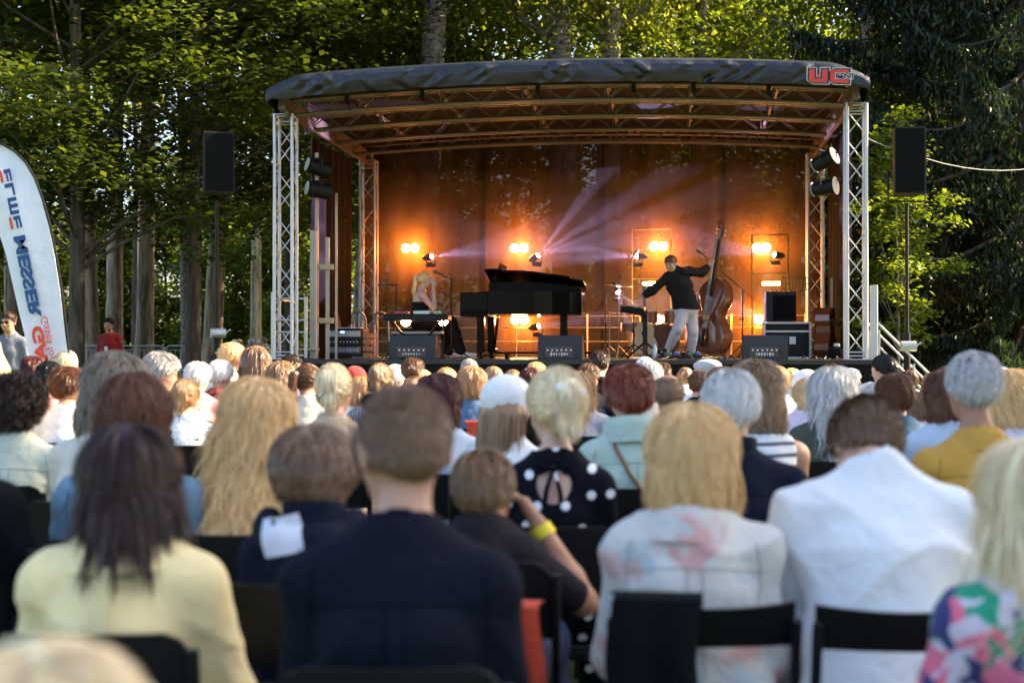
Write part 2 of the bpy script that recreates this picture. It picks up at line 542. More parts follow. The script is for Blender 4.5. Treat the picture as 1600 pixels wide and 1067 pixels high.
TREES = {}
def tree_kind(k):
    if k in TREES: return TREES[k]
    if k == 'maple': r = broadleaf("maple", 11, 13, 0.15, 3.4, 4.6, 42000, 0.13, LEAF_DARK, BARK_DARK, 36, 1.2, squash=0.22) + (LEAF_DARK, BARK_DARK)
    if k == 'maple2': r = broadleaf("maple", 23, 14, 0.16, 4.4, 5.0, 42000, 0.14, LEAF_DARK, BARK_DARK, 34, 1.2, squash=0.25) + (LEAF_DARK, BARK_DARK)
    if k == 'lime': r = broadleaf("lime", 31, 17, 0.24, 4.5, 4.6, 24000, 0.20, LEAF_MID, BARK_GREY, 34, 0.5, squash=0.6) + (LEAF_MID, BARK_GREY)
    if k == 'birch': r = broadleaf("birch", 41, 21, 0.34, 9.8, 3.6, 30000, 0.13, LEAF_PALE, BARK_BIRCH, 30, 0.1, droop=0.9, squash=0.6) + (LEAF_PALE, BARK_BIRCH)
    if k == 'pine': r = broadleaf("pine", 51, 20, 0.215, 8.5, 3.2, 20000, 0.24, LEAF_PINE, BARK_PINE, 26, -0.2, squash=0.5) + (LEAF_PINE, BARK_PINE)
    if k == 'spruce': r = spruce("spruce", 61, 18, 0.24, 1.6, 3.8, 95000, 0.15) + (LEAF_SPRUCE, BARK_DARK)
    if k == 'sapling': r = broadleaf("sapling", 71, 5.2, 0.06, 1.9, 2.0, 5200, 0.17, LEAF_PALE, BARK_GREY, 18, 1.6, squash=0.18) + (LEAF_MID, BARK_GREY)
    if k == 'shrub': r = broadleaf("shrub", 81, 5.0, 0.07, 0.5, 2.6, 16000, 0.17, LEAF_MID, BARK_DARK, 22, 0.3, squash=0.7) + (LEAF_MID, BARK_DARK)
    TREES[k] = r
    return r

def tree(kind, px, d, label, name="tree", s=1.0, rz=0.0, sz=None, group="trees round the clearing", x=None):
    tm, cm, lm, bm = tree_kind(kind)
    X = px2x(px, d) if x is None else x
    o = empty(name, (X, d, float(ground(X, d))), rz, label, "tree", group)
    o.scale = (s, s, sz or s)
    tv = np.random.default_rng(int(abs(px * 3 + d))).normal(0, 1.6 if kind in ('pine', 'birch', 'lime') else 0.5, 2)
    o.rotation_euler = (R(tv[0]), R(tv[1]), rz)
    link("trunk", tm, bm, o); link("crown", cm, lm, o)
    return o

def make_trees():
    # maples hanging over the upper left of the clearing
    tree('maple', 118, 24.5, "dark leaning maple behind the white feather flag, its crown filling the top of the picture", "maple_tree", 1.0, 0.4)
    tree('maple2', 300, 27, "broad dark maple spreading behind the tall speaker by the flag", "maple_tree", 1.0, 2.0)
    tree('maple', -60, 27, "dark maple at the picture's edge beyond the flag", "maple_tree", 1.05, 3.3)
    tree('maple2', 456, 31, "maple with a thin dark trunk rising above the stage roof's sagging corner", "maple_tree", 1.0, 5.0)
    # pines and birches over the lawn
    spec = [('pine', 22, 33, 1.0, "pine trunk showing between the flag's pale edge and the man in sunglasses"),
            ('pine', 148, 36, 0.95, "pine trunk with flaky bark behind the man in the red polo"),
            ('pine', 178, 38, 1.15, "thick pine with a sunlit edge rising over the man in the red polo"),
            ('pine', 224, 39, 1.15, "straight grey brown pine behind the middle of the crowd barrier"),
            ('birch', 293, 37, 0.42, "thin speckled birch between two pines near the barrier"),
            ('pine', 329, 34, 1.1, "bright sunlit pine trunk beside the tall speaker stand"),
            ('pine', 400, 50, 1.0, "distant pine beyond the people at the orange table")]
    for i, (k, px, d, s, lab) in enumerate(spec):
        o = tree(k, px, d, lab, "birch_tree" if k == 'birch' else "pine_tree", s, i * 1.3, sz=(1.0 if k == 'birch' else s))
    # trees standing behind the stage
    spec = [('birch', 650, 31, 1.0, "birch with a rope and branch stub standing behind the left part of the roof"),
            ('birch', 890, 33, 1.1, "thick pale birch trunk above the middle of the stage roof"),
            ('birch', 948, 34, 1.05, "second pale birch trunk, close beside the thickest one above the roof"),
            ('lime', 560, 38, 1.0, "leafy lime tree above the stage roof beside the roped birch"),
            ('lime', 760, 40, 1.05, "full green lime tree between the roped birch and the thick birches"),
            ('lime', 1080, 38, 1.0, "lime tree with a slanting grey bough above the stage logo"),
            ('lime', 1230, 42, 1.05, "sunlit lime tree over the far corner of the roof"),
            ('lime', 1372, 29, 0.55, "slim grey tree rising just outside the stage's steel tower"),
            ('lime', 1398, 31, 0.55, "slim leaning tree, second from the stage's steel tower"),
            ('birch', 1180, 50, 1.0, "distant yellow green birch behind the limes"),
            ('lime', 660, 54, 1.1, "distant lime tree filling the gap over the stage"),
            ('lime', 980, 56, 1.1, "far lime tree behind the pair of birches")]
    for i, (k, px, d, s, lab) in enumerate(spec):
        tree(k, px, d, lab, "birch_tree" if k == 'birch' else "lime_tree", s, 1 + i * 1.7, sz=1.0)
    # spruces on the right
    spec = [(1500, 26.5, 1.0, 0.5, "tall dark spruce with drooping boughs behind the speaker near the stairs"),
            (1600, 24, 0.95, 2.2, "dark spruce at the picture's edge beside the clearing"),
            (1545, 40, 0.8, 3.9, "spruce in the gap between the slim grey trees and the tallest spruce"),
            (1570, 35, 1.0, 5.1, "spruce standing in deep shade behind the edge spruce"),
            (1720, 30, 1.0, 1.1, "spruce just beyond the picture's edge")]
    for (px, d, s, rz, lab) in spec:
        tree('spruce', px, d, lab, "spruce_tree", s, rz)
    for i, (x, y, s) in enumerate([(13.5, 9, 1.0), (18, 4, 0.9), (11.5, 3, 1.0), (18, -3, 0.9), (14, 6, 1.0)]):  # unseen trees added out of frame to keep the sun off the crowd
        tree('spruce' if i % 2 else 'maple', 0, y, ["maple outside the picture beside the middle seats", "spruce outside the picture beside the nearest seats", "maple outside the picture beside the camera", "spruce outside the picture behind the camera", "maple outside the picture standing behind the others"][i], ["maple_tree", "spruce_tree"][i % 2], s, i * 1.9, x=x)
    tree('sapling', 1402, 21.5, "young maple with broad pale leaves between the steel tower and the speaker stand", "maple_sapling", 0.52, 0.8, sz=0.86)
    tree('sapling', 1400, 27.5, "taller young maple with pale leaves rising behind the steel tower", "maple_sapling", 1.15, 3.0)
    # understorey
    for i, (px, d, s) in enumerate([(1480, 44, 1.1), (1560, 46, 1.2), (1640, 44, 1.2), (30, 60, 1.3), (150, 66, 1.4), (260, 68, 1.4), (370, 62, 1.3), (470, 60, 1.3), (1400, 50, 1.2)]):
        labs = ["leafy bush glowing behind the speaker stand", "leafy bush behind the edge spruce", "leafy bush at the picture's far edge", "dark bush in the wood beyond the flag", "dark bush behind the red polo man's pines",
                "dark bush behind the middle barrier", "dark bush behind the sunlit pine", "dark bush behind the stage's steel gate", "bush behind the stage stairs"]
        tree('shrub', px, d, labs[i], "bush", s, i * 1.1, group="bushes in the wood")
    # far wood as one mass
    rng = np.random.default_rng(5)
    n = 42000
    x = rng.uniform(-62, 62, n)
    cl = np.random.default_rng(6)
    K = 250
    cx = cl.uniform(-64, 64, K); cy = cl.uniform(66, 75, K); cz = cl.uniform(1.5, 24, K); cr = cl.uniform(1.6, 3.6, K)
    idx = rng.integers(0, K, n)
    u = rng.normal(0, 1, (n, 3)); u /= np.linalg.norm(u, axis=1, keepdims=True)
    P = np.stack([cx[idx], cy[idx], cz[idx]], -1) + u * (cr[idx] * rng.uniform(0.3, 1, n) ** 0.4)[:, None] * np.array([1, 1, 0.7])
    me = leaf_obj_mesh("forest", P, 0.5, rng, flat=0.2)
    tag(link("forest", me, LEAF_PALE), "far wood of sunlit leaves closing the view behind the stage", "forest", kind="stuff")
    b = MB()
    for i in range(40):
        xx = cl.uniform(-60, 60); yy = cl.uniform(56, 80); r = cl.uniform(0.12, 0.28); g = float(ground(xx, yy))
        b.tube([(xx, yy, g - .2), (xx + cl.normal(0, .3), yy, g + 9), (xx + cl.normal(0, .6), yy, g + 19)], [r, r * .8, r * .3], 7)
    tag(b.build("forest_trunks", BARK_DARK), "dark trunks of the far wood", "forest", kind="stuff")
make_trees()
# ---------------------------------------------------------------- signed-distance modelling of figures
def smin(a, b, k):
    if k <= 0: return np.minimum(a, b)
    h = np.maximum(k - np.abs(a - b), 0) / k
    return np.minimum(a, b) - h * h * k * 0.25
def smax(a, b, k): return -smin(-a, -b, k)

class SDF:
    def __init__(s, lo, hi, h):
        s.lo = np.array(lo, np.float32); s.h = h
        n = np.ceil((np.array(hi) - s.lo) / h).astype(int) + 1
        s.n = n
        s.ax = [(s.lo[i] + h * np.arange(n[i])).astype(np.float32) for i in range(3)]
        s.D = np.full(tuple(n), 1.0, np.float32)
    def _sub(s, lo, hi, m):
        a = np.clip(np.floor((np.array(lo) - m - s.lo) / s.h).astype(int), 0, s.n)
        b = np.clip(np.ceil((np.array(hi) + m - s.lo) / s.h).astype(int) + 1, 0, s.n)
        if np.any(b <= a): return None
        sl = tuple(slice(a[i], b[i]) for i in range(3))
        return sl, s.ax[0][sl[0]][:, None, None], s.ax[1][sl[1]][None, :, None], s.ax[2][sl[2]][None, None, :]
    def cap(s, a, b, ra, rb=None, k=0.03, sx=1.0, sy=1.0, sz=1.0):
        """round cone a-b; sx,sy,sz stretch the section along the body axes."""
        rb = ra if rb is None else rb
        a = np.array(a, float); b = np.array(b, float)
        rm = max(ra, rb) * max(sx, sy, sz)
        q = s._sub(np.minimum(a, b) - rm, np.maximum(a, b) + rm, k + 2 * s.h)
        if q is None: return s
        sl, X, Y, Z = q
        S = np.array([sx, sy, sz])
        A = a / S; Bv = b / S - A
        x = X / sx - A[0]; y = Y / sy - A[1]; z = Z / sz - A[2]
        L = float(Bv @ Bv) + 1e-9
        t = np.clip((x * Bv[0] + y * Bv[1] + z * Bv[2]) / L, 0, 1)
        d = np.sqrt((x - t * Bv[0]) ** 2 + (y - t * Bv[1]) ** 2 + (z - t * Bv[2]) ** 2) - (ra + (rb - ra) * t)
        d = d * min(sx, sy, sz)
        s.D[sl] = smin(s.D[sl], d.astype(np.float32), k)
        return s
    def ell(s, c, r, k=0.03, Rm=None, sub=False):
        c = np.array(c, float); r = np.array(r, float)
        rm = r.max() if Rm is not None else r
        q = s._sub(c - rm, c + rm, k + 2 * s.h)
        if q is None: return s
        sl, X, Y, Z = q
        x = X - c[0]; y = Y - c[1]; z = Z - c[2]
        if Rm is not None:
            x, y, z = (x * Rm[0, 0] + y * Rm[1, 0] + z * Rm[2, 0], x * Rm[0, 1] + y * Rm[1, 1] + z * Rm[2, 1], x * Rm[0, 2] + y * Rm[1, 2] + z * Rm[2, 2])
        k0 = np.sqrt((x / r[0]) ** 2 + (y / r[1]) ** 2 + (z / r[2]) ** 2)
        k1 = np.sqrt((x / r[0] ** 2) ** 2 + (y / r[1] ** 2) ** 2 + (z / r[2] ** 2) ** 2) + 1e-6
        d = (k0 * (k0 - 1) / k1).astype(np.float32)
        if sub: s.D[sl] = smax(s.D[sl], -d, k)
        else: s.D[sl] = smin(s.D[sl], d, k)
        return s
    def XYZ(s):
        return s.ax[0][:, None, None], s.ax[1][None, :, None], s.ax[2][None, None, :]
    def extract(s):
        D = s.D.copy(); h = s.h
        D[0] = D[-1] = 1; D[:, 0] = D[:, -1] = 1; D[:, :, 0] = D[:, :, -1] = 1
        S = D < 0
        nx, ny, nz = D.shape
        cnt = np.zeros((nx - 1, ny - 1, nz - 1), np.int8)
        for i in (0, 1):
            for j in (0, 1):
                for k in (0, 1):
                    cnt += S[i:nx - 1 + i, j:ny - 1 + j, k:nz - 1 + k]
        act = (cnt > 0) & (cnt < 8)
        I = np.argwhere(act)
        if len(I) == 0: return np.zeros((0, 3)), np.zeros((0, 4), int)
        cor = {}
        for i in (0, 1):
            for j in (0, 1):
                for k in (0, 1):
                    cor[(i, j, k)] = D[I[:, 0] + i, I[:, 1] + j, I[:, 2] + k]
        acc = np.zeros((len(I), 3)); n = np.zeros(len(I))
        for a in cor:
            for axn in range(3):
                if a[axn]: continue
                b = list(a); b[axn] = 1; b = tuple(b)
                va, vb = cor[a], cor[b]
                m = (va < 0) != (vb < 0)
                t = np.where(m, va / np.where(m, va - vb, 1), 0)
                p = np.tile(np.array(a, float), (len(I), 1)); p[:, axn] += t
                acc += p * m[:, None]; n += m
        V = s.lo + h * (I + acc / n[:, None])
        vid = np.full(act.shape, -1, np.int64); vid[act] = np.arange(len(I))
        Q = []
        for axn in range(3):
            o1, o2 = [(1, 2), (2, 0), (0, 1)][axn]
            s0 = [slice(None)] * 3; s1 = [slice(None)] * 3
            s0[axn] = slice(0, -1); s1[axn] = slice(1, None)
            e = S[tuple(s0)] != S[tuple(s1)]
            for o in (o1, o2):
                cut = [slice(None)] * 3; cut[o] = slice(0, 1); e[tuple(cut)] = False
                cut[o] = slice(-1, None); e[tuple(cut)] = False
            J = np.argwhere(e)
            if not len(J): continue
            ins = S[J[:, 0], J[:, 1], J[:, 2]]
            def cell(d1, d2):
                K = J.copy(); K[:, o1] += d1; K[:, o2] += d2
                return vid[K[:, 0], K[:, 1], K[:, 2]]
            q = np.stack([cell(-1, -1), cell(0, -1), cell(0, 0), cell(-1, 0)], 1)
            q[~ins] = q[~ins][:, ::-1]
            Q.append(q)
        Q = np.concatenate(Q)
        Q = Q[(Q >= 0).all(1)]
        return V, Q

def vnormals(V, Q):
    a = V[Q[:, 2]] - V[Q[:, 0]]; b = V[Q[:, 3]] - V[Q[:, 1]]
    n = np.cross(a, b)
    N = np.zeros_like(V)
    for k in range(4): np.add.at(N, Q[:, k], n)
    return N / (np.linalg.norm(N, axis=1, keepdims=True) + 1e-9)

def rot(yaw=0, pitch=0, roll=0):
    """pitch>0 nods forward; yaw>0 turns towards the body's left."""
    y, p, r = R(yaw), R(pitch), R(roll)
    Rz = np.array([[math.cos(y), -math.sin(y), 0], [math.sin(y), math.cos(y), 0], [0, 0, 1]])
    Rx = np.array([[1, 0, 0], [0, math.cos(-p), -math.sin(-p)], [0, math.sin(-p), math.cos(-p)]])
    Ry = np.array([[math.cos(r), 0, math.sin(r)], [0, 1, 0], [-math.sin(r), 0, math.cos(r)]])
    return Rz @ Rx @ Ry

def nrm(v):
    v = np.array(v, float); return v / (np.linalg.norm(v) + 1e-9)

def add_hand(s, W, E, side, curl=0.45, palm=None, scale=1.0, dirv=None):
    """W wrist, E elbow; side=+1: thumb towards +side vector; five separate fingers."""
    W = np.array(W, float)
    f = nrm(dirv) if dirv is not None else nrm(W - np.array(E, float))
    n = nrm(palm if palm is not None else (0, 0, -1)); n = nrm(n - f * (n @ f))
    sd = nrm(np.cross(n, f)) * side
    fr = max(0.0085 * scale, 0.8 * s.h)
    for q in (-0.028, -0.010, 0.010, 0.028):
        s.cap(W, W + (f * 0.085 + sd * q) * scale, 0.019 * scale, 0.014 * scale, 0.012)
    Ls = (0.056, 0.070, 0.076, 0.066)
    for q, L in zip((-0.031, -0.0105, 0.0105, 0.031), Ls):
        K = W + (f * 0.085 + sd * q) * scale
        d1 = nrm(f * math.cos(curl) + n * math.sin(curl)); d2 = nrm(f * math.cos(curl * 2.1) + n * math.sin(curl * 2.1))
        M_ = K + d1 * L * 0.55 * scale; T = M_ + d2 * L * 0.5 * scale
        s.cap(K, M_, fr * 1.08, fr, 0.006); s.cap(M_, T, fr, fr * 0.8, 0.004)
    A = W + (f * 0.02 + sd * 0.03) * scale; B = A + nrm(f * 0.75 + sd * 0.6 + n * 0.3) * 0.04 * scale; C_ = B + nrm(f * 0.9 + sd * 0.2 + n * 0.4) * 0.032 * scale
    s.cap(A, B, fr * 1.4, fr * 1.15, 0.012); s.cap(B, C_, fr * 1.15, fr * 0.9, 0.004)

def head_prims(s, Hc, Rh, hs, female=False):
    def P(x, y, z): return Hc + Rh @ (np.array([x, y, z]) * hs)
    def E(c, r, k=0.02, sub=False): s.ell(P(*c), np.array(r) * hs, k, Rh, sub)
    E((0, -0.012, 0.018), (0.076, 0.094, 0.088))
    E((0, 0.030, -0.030), (0.060, 0.058, 0.078), 0.03)
    E((0, 0.042, -0.078), (0.040 if female else 0.045, 0.040, 0.032), 0.03)
    for sg in (-1, 1):
        E((sg * 0.040, 0.052, -0.035), (0.022, 0.022, 0.022), 0.02)
        E((sg * 0.030, 0.080, -0.004), (0.017, 0.012, 0.010), 0.012, True)
        E((sg * 0.030, 0.071, -0.006), (0.013, 0.012, 0.010), 0.004)
        E((sg * 0.030, 0.078, 0.014), (0.022, 0.009, 0.007), 0.012)
        E((sg * 0.079, -0.006, -0.014), (0.009, 0.021, 0.032), 0.008)
        E((sg * 0.083, 0.002, -0.014), (0.006, 0.009, 0.017), 0.004, True)
    s.cap(P(0, 0.086, 0.004), P(0, 0.106, -0.030), 0.008 * hs, 0.012 * hs, 0.014)
    for sg in (-1, 1): s.cap(P(sg * 0.010, 0.092, -0.034), P(sg * 0.011, 0.094, -0.034), 0.008 * hs, None, 0.006)
    E((0, 0.084, -0.058), (0.022, 0.010, 0.006), 0.006)
    E((0, 0.081, -0.068), (0.019, 0.010, 0.007), 0.006)

class Pose: pass

def make_pose(su=1.0, sw=0.185, bulk=1.0, lean=4, hy=0, hp=8, hr=0, seated=True, arms='lap', child=False, hs=None, byaw=0, joints=None):
    p = Pose()
    p.su, p.sw, p.bulk = su, sw, bulk
    p.hs = hs or min(1.06, max(0.93, su)) * (1.0)
    le = R(lean)
    ax = np.array([0, math.sin(le), math.cos(le)])
    p.hip = np.array([0, 0, 0.53 if seated else 0.93 * su])
    def sp(h, back=0.0): return p.hip + ax * h * su + np.array([0, back, 0])
    p.waist = sp(0.15, 0.0); p.chest = sp(0.33, -0.01); p.sh = sp(0.455, -0.02); p.nb = sp(0.505, -0.015)
    p.ax = ax
    nod = R(lean + hp)
    p.hc = p.nb + np.array([0, math.sin(nod) * 0.10 + 0.025, math.cos(min(nod, 1.0)) * 0.165]) * su
    p.Rh = rot(hy, hp, hr)
    S = {}
    for sg, nm in ((-1, 'L'), (1, 'R')):
        sh = p.sh + np.array([sg * sw, 0, -0.042 * su])
        a = arms if isinstance(arms, str) else arms[0 if sg < 0 else 1]
        if a == 'lap': e = sh + np.array([sg * 0.025, 0.05, -0.28]) * su; w = e + np.array([-sg * 0.10, 0.22, -0.03]) * su; pal = (0, 0, -1)
        elif a == 'out': e = sh + np.array([sg * 0.055, 0.05, -0.27]) * su; w = e + np.array([-sg * 0.10, 0.22, 0.0]) * su; pal = (0, 0, -1)
        elif a == 'down': e = sh + np.array([sg * 0.06, -0.01, -0.29]) * su; w = e + np.array([sg * 0.0, 0.06, -0.25]) * su; pal = (-sg, 0, 0)
        elif a == 'clap': e = sh + np.array([sg * 0.07, 0.12, -0.23]) * su; w = e + np.array([-sg * 0.20, 0.15, 0.17]) * su; pal = (-sg, 0, 0)
        elif a == 'high': e = sh + np.array([sg * 0.10, 0.16, -0.10]) * su; w = e + np.array([-sg * 0.18, 0.08, 0.24]) * su; pal = (-sg, 0, 0)
        elif a == 'head': e = sh + np.array([sg * 0.20, 0.10, -0.16]) * su; w = e + np.array([-sg * 0.15, 0.02, 0.24]) * su; pal = (-sg, 0, 0)
        elif a == 'akimbo': e = sh + np.array([sg * 0.20, -0.06, -0.24]) * su; w = e + np.array([-sg * 0.20, 0.14, -0.16]) * su; pal = (-sg, 0, 0)
        elif a == 'phone': e = sh + np.array([sg * 0.08, 0.10, -0.26]) * su; w = e + np.array([-sg * 0.12, 0.20, 0.12]) * su; pal = (0, -1, 0)
        S[nm] = dict(sh=sh, el=e, wr=w, palm=pal, dir=None)
    p.arms = S
    if seated:
        p.legs = {nm: [p.hip + np.array([sg * 0.09, 0.02, -0.01]), np.array([sg * 0.13, 0.44, 0.52]), np.array([sg * 0.13, 0.46, 0.09]), np.array([sg * 0.14, 0.60, 0.045])] for sg, nm in ((-1, 'L'), (1, 'R'))}
    else:
        p.legs = {nm: [p.hip + np.array([sg * 0.09, 0, -0.02]), np.array([sg * 0.11, 0.02, 0.50 * su]), np.array([sg * 0.12, -0.01, 0.09]), np.array([sg * 0.14, 0.13, 0.045])] for sg, nm in ((-1, 'L'), (1, 'R'))}
    if joints: joints(p)
    return p

def pose_pts(p):
    pts = [p.hip, p.hc]
    for a in p.arms.values(): pts += [a['sh'], a['el'], a['wr']]
    for l in p.legs.values(): pts += l
    return np.array(pts)

def torso_prims(s, p, inf=0.0, female=False, low=True):
    b = p.bulk; k = 0.05
    wd = p.sw / 0.185
    if low: s.ell(p.hip + np.array([0, -0.01, 0.03]), np.array([0.175 * b + inf, 0.135 * b + inf, 0.13 + inf]), 0.04)
    s.cap(p.hip + np.array([0, -0.01, 0.08]), p.waist, 0.12 * b + inf, 0.112 * b + inf, 0.06, sx=1.28)
    s.cap(p.waist, p.chest, 0.112 * b + inf, 0.125 * b ** 0.7 + inf, 0.06, sx=1.22 * wd)
    s.cap(p.chest, p.chest + p.ax * 0.07, 0.125 * b ** 0.7 + inf, 0.095 + inf, 0.06, sx=1.30 * wd)
    if female:
        for sg in (-1, 1): s.ell(p.chest + np.array([sg * 0.075, 0.085 * b, -0.01]), np.array([0.07, 0.06, 0.065]) + inf, 0.04)
    for a in p.arms.values():
        sh = a['sh']
        s.cap(p.sh + np.array([0, 0, -0.03]), sh, 0.070 + inf, 0.054 * b ** 0.5 + inf, 0.05)
        s.cap(p.nb + np.array([0, -0.005, 0.01]), p.sh + (sh - p.sh) * 0.8 + np.array([0, 0, 0.014]), 0.048 + inf, 0.036 + inf, 0.05)

def arm_prims(s, p, inf=0.0, frac=1.0, side=None, flare=0.0):
    b = p.bulk ** 0.5
    for nm, a in p.arms.items():
        if side and nm != side: continue
        sh, el, wr = a['sh'], a['el'], a['wr']
        f1 = min(1, frac / 0.5)
        e2 = sh + (el - sh) * f1
        s.cap(sh, e2, 0.054 * b + inf, (0.054 + (0.041 - 0.054) * f1) * b + inf + flare * f1, 0.035)
        if frac > 0.5:
            f2 = (frac - 0.5) / 0.5
            w2 = el + (wr - el) * f2
            m = el + (wr - el) * 0.3 * f2
            s.cap(el, m, 0.041 * b + inf + flare, 0.043 * b + inf + flare, 0.02)
            s.cap(m, w2, 0.043 * b + inf + flare, 0.043 * b + (0.027 - 0.043 * b) * f2 + inf + flare, 0.02)

def leg_prims(s, p, inf=0.0, frac=1.0, flare=0.0):
    b = p.bulk ** 0.5
    for l in p.legs.values():
        H, K, A, T = l
        s.cap(H, K, 0.088 * b + inf, 0.058 + inf + flare, 0.04)
        if frac > 0.5:
            A2 = K + (A - K) * min(1, (frac - 0.5) * 2)
            m = K + (A2 - K) * 0.35
            s.cap(K, m, 0.056 + inf + flare, 0.054 + inf + flare, 0.02); s.cap(m, A2, 0.054 + inf + flare, 0.036 + inf + flare, 0.02)

def bounds(P, m):
    return P.min(0) - m, P.max(0) + m

def body_mesh(name, p, h, female=False, fine_hands=True):
    lo, hi = bounds(pose_pts(p), 0.24)
    lo[2] = max(lo[2], -0.03); hi[2] = max(hi[2], p.hc[2] + 0.16)
    s = SDF(lo, hi, h)
    torso_prims(s, p, -0.004, female)
    s.cap(p.nb + np.array([0, -0.005, -0.03]), p.hc + p.Rh @ np.array([0, -0.012, -0.06]), 0.055 * (0.88 if female else 1.0), 0.047 * (0.88 if female else 1.06), 0.03)
    arm_prims(s, p)
    for nm, a in p.arms.items():
        add_hand(s, a['wr'], a['el'], a.get('thumb', 1 if nm == 'R' else -1) , a.get('curl', 0.45), a['palm'], p.hs, a['dir'])
    leg_prims(s, p)
    for l in p.legs.values(): s.cap(l[2] + np.array([0, -0.02, -0.03]), l[3], 0.036, 0.028, 0.02)
    head_prims(s, p.hc, p.Rh, p.hs, female)
    V, Q = s.extract()
    return fast_mesh(name, V, [Q], True)

def folds(s, amp, seed, sc=1.0):
    X, Y, Z = s.XYZ()
    a, b, c = np.random.default_rng(seed).uniform(0, 6, 3)
    w1 = X * 9 * sc + 3.5 * np.sin(Z * 6 * sc + a)
    n = np.sin(w1 + 4 * Z * sc + b) * np.sin(Z * 15 * sc + 2.5 * np.sin(X * 8 * sc + c) + 4 * Y)
    n = n + 0.6 * np.sin(Z * 31 * sc + 9 * X * sc + 3 * np.sin(X * 14 * sc + b) + a) * np.sin(X * 17 * sc + c)
    # diagonal drag lines from the shoulders to the middle of the back
    n = n + 0.7 * np.sin(38 * sc * (np.abs(X) * 0.8 + Z * 0.6) + a) * np.clip(np.sin(5 * Z + c), 0, 1)
    rd = lambda q: (1 - np.abs(np.sin(q))) ** 2.5
    env = 0.5 + 0.5 * np.sin(X * 5.3 * sc + 4 * Z + c) * np.sin(Z * 6.1 * sc + b)
    n = 0.45 * n - 1.7 * env * rd(13 * sc * (Z + 0.55 * np.abs(X)) + 1.2 * np.sin(X * 11 + a) + b) - 1.3 * (1 - env) * rd(11 * sc * (X + 0.35 * Z) + 1.5 * np.sin(Z * 9 + c)) 
    s.D += (amp * (n + 0.8)).astype(np.float32)

def top_mesh(name, p, h, sleeve=1.0, inf=0.013, female=False, collar=None, seed=0, amp=0.0035, flare=0.006, long=0.0, sides=None, back_cut=False, vneck=0.0, hem=-0.06):
    lo, hi = bounds(np.array([p.hip, p.nb] + [a[k] for a in p.arms.values() for k in ('sh', 'el', 'wr')]), 0.20)
    lo[2] = max(lo[2], 0.3)
    s = SDF(lo, hi, h)
    torso_prims(s, p, inf, female)
    if sleeve > 0:
        arm_prims(s, p, inf * 0.8, sleeve, flare=flare)
    if long: s.cap(p.hip, p.hip + np.array([0, 0.1, -long]), 0.16 * p.bulk, 0.15 * p.bulk, 0.05, sx=1.2)
    folds(s, amp, seed)
    X, Y, Z = s.XYZ()
    # neckline: cut a tilted opening
    nx, ny, nz = p.nb
    if collar in ('shirt', 'roll', 'scarf', 'hood'):
        pass
    d = np.sqrt(X ** 2 + (Y - ny - 0.012) ** 2) * 1.0
    hole = np.maximum(d - (0.062 if collar else 0.075), -(Z - (nz - 0.03)))
    s.D = smax(s.D, -hole.astype(np.float32), 0.008)
    if back_cut:
        k = np.sqrt((X / 0.058) ** 2 + ((Z - (nz - 0.075)) / 0.062) ** 2) - 1
        kk = np.maximum(k * 0.07, Y - (ny - 0.03))
        s.D = smax(s.D, -kk.astype(np.float32), 0.004)
    if vneck:
        kk = np.maximum(np.abs(X) - 0.05 * np.clip((Z - (nz - vneck)) / vneck, 0, 1), (ny + 0.02) - Y)
        kk = np.maximum(kk, (nz - vneck) - Z)
        s.D = smax(s.D, -kk.astype(np.float32), 0.004)
    if sleeve <= 0:
        for a in p.arms.values():
            sg = np.sign(a['sh'][0])
            q = np.broadcast_to(sg * X - (abs(a['sh'][0]) - 0.012), s.D.shape)
            s.D = np.where((Z > p.chest[2] - 0.05), smax(s.D, q.astype(np.float32), 0.01), s.D)
    # hem: open below the hip line
    s.D = smax(s.D, np.broadcast_to((p.hip[2] + hem - long) - Z, s.D.shape).astype(np.float32), 0.01)
    V, Q = s.extract()
    faces = [Q]
    if collar:
        # collar as a swept band round the neck
        prm = {'shirt': (0.070, 0.045, 0.030, 0.004), 'roll': (0.066, 0.075, 0.0, 0.012), 'scarf': (0.082, 0.085, 0.02, 0.016), 'crew': (0.074, 0.006, 0.0, 0.007), 'wide': (0.080, 0.040, 0.045, 0.004)}[collar]
        r0, hh, fl, th = prm
        n = 36; prof = []
        z0 = nz - 0.012
        for (dr, dz) in ((0.004, 0.0), (0, hh * .6), (0.0, hh), (th, hh), (th + fl * .5, hh * 0.55), (th + fl + 0.004, -0.004 - fl * .9)):
            prof.append((r0 + dr, dz))
        VV = []; 
        for (r, dz) in prof:
            for k in range(n):
                an = 2 * PI * k / n
                front = max(0, math.sin(an))
                VV.append((r * 1.06 * math.cos(an), ny + 0.010 + r * 1.08 * math.sin(an), z0 + dz - 0.035 * front + 0.012 * max(0, -math.sin(an)) + 0.003 * math.sin(3 * an + seed)))
        m = len(prof); FF = []
        for i in range(m - 1):
            for k in range(n):
                k2 = (k + 1) % n
                FF.append((i * n + k, (i + 1) * n + k, (i + 1) * n + k2, i * n + k2))
        FF = np.array(FF) + len(V)
        V = np.concatenate([V, np.array(VV)]); faces.append(FF)
    return fast_mesh(name, V, faces, True)

def legs_mesh(name, p, h, inf=0.014, frac=0.97, flare=0.01, seed=1, amp=0.003):
    lo, hi = bounds(np.array([p.hip] + [q for l in p.legs.values() for q in l]), 0.2)
    lo[2] = max(lo[2], 0.0)
    s = SDF(lo, hi, h)
    s.ell(p.hip + np.array([0, -0.01, 0.03]), np.array([0.172 * p.bulk + inf, 0.13 * p.bulk + inf, 0.12 + inf]), 0.04)
    leg_prims(s, p, inf, frac, flare)
    folds(s, amp, seed)
    V, Q = s.extract()
    return fast_mesh(name, V, [Q], True)

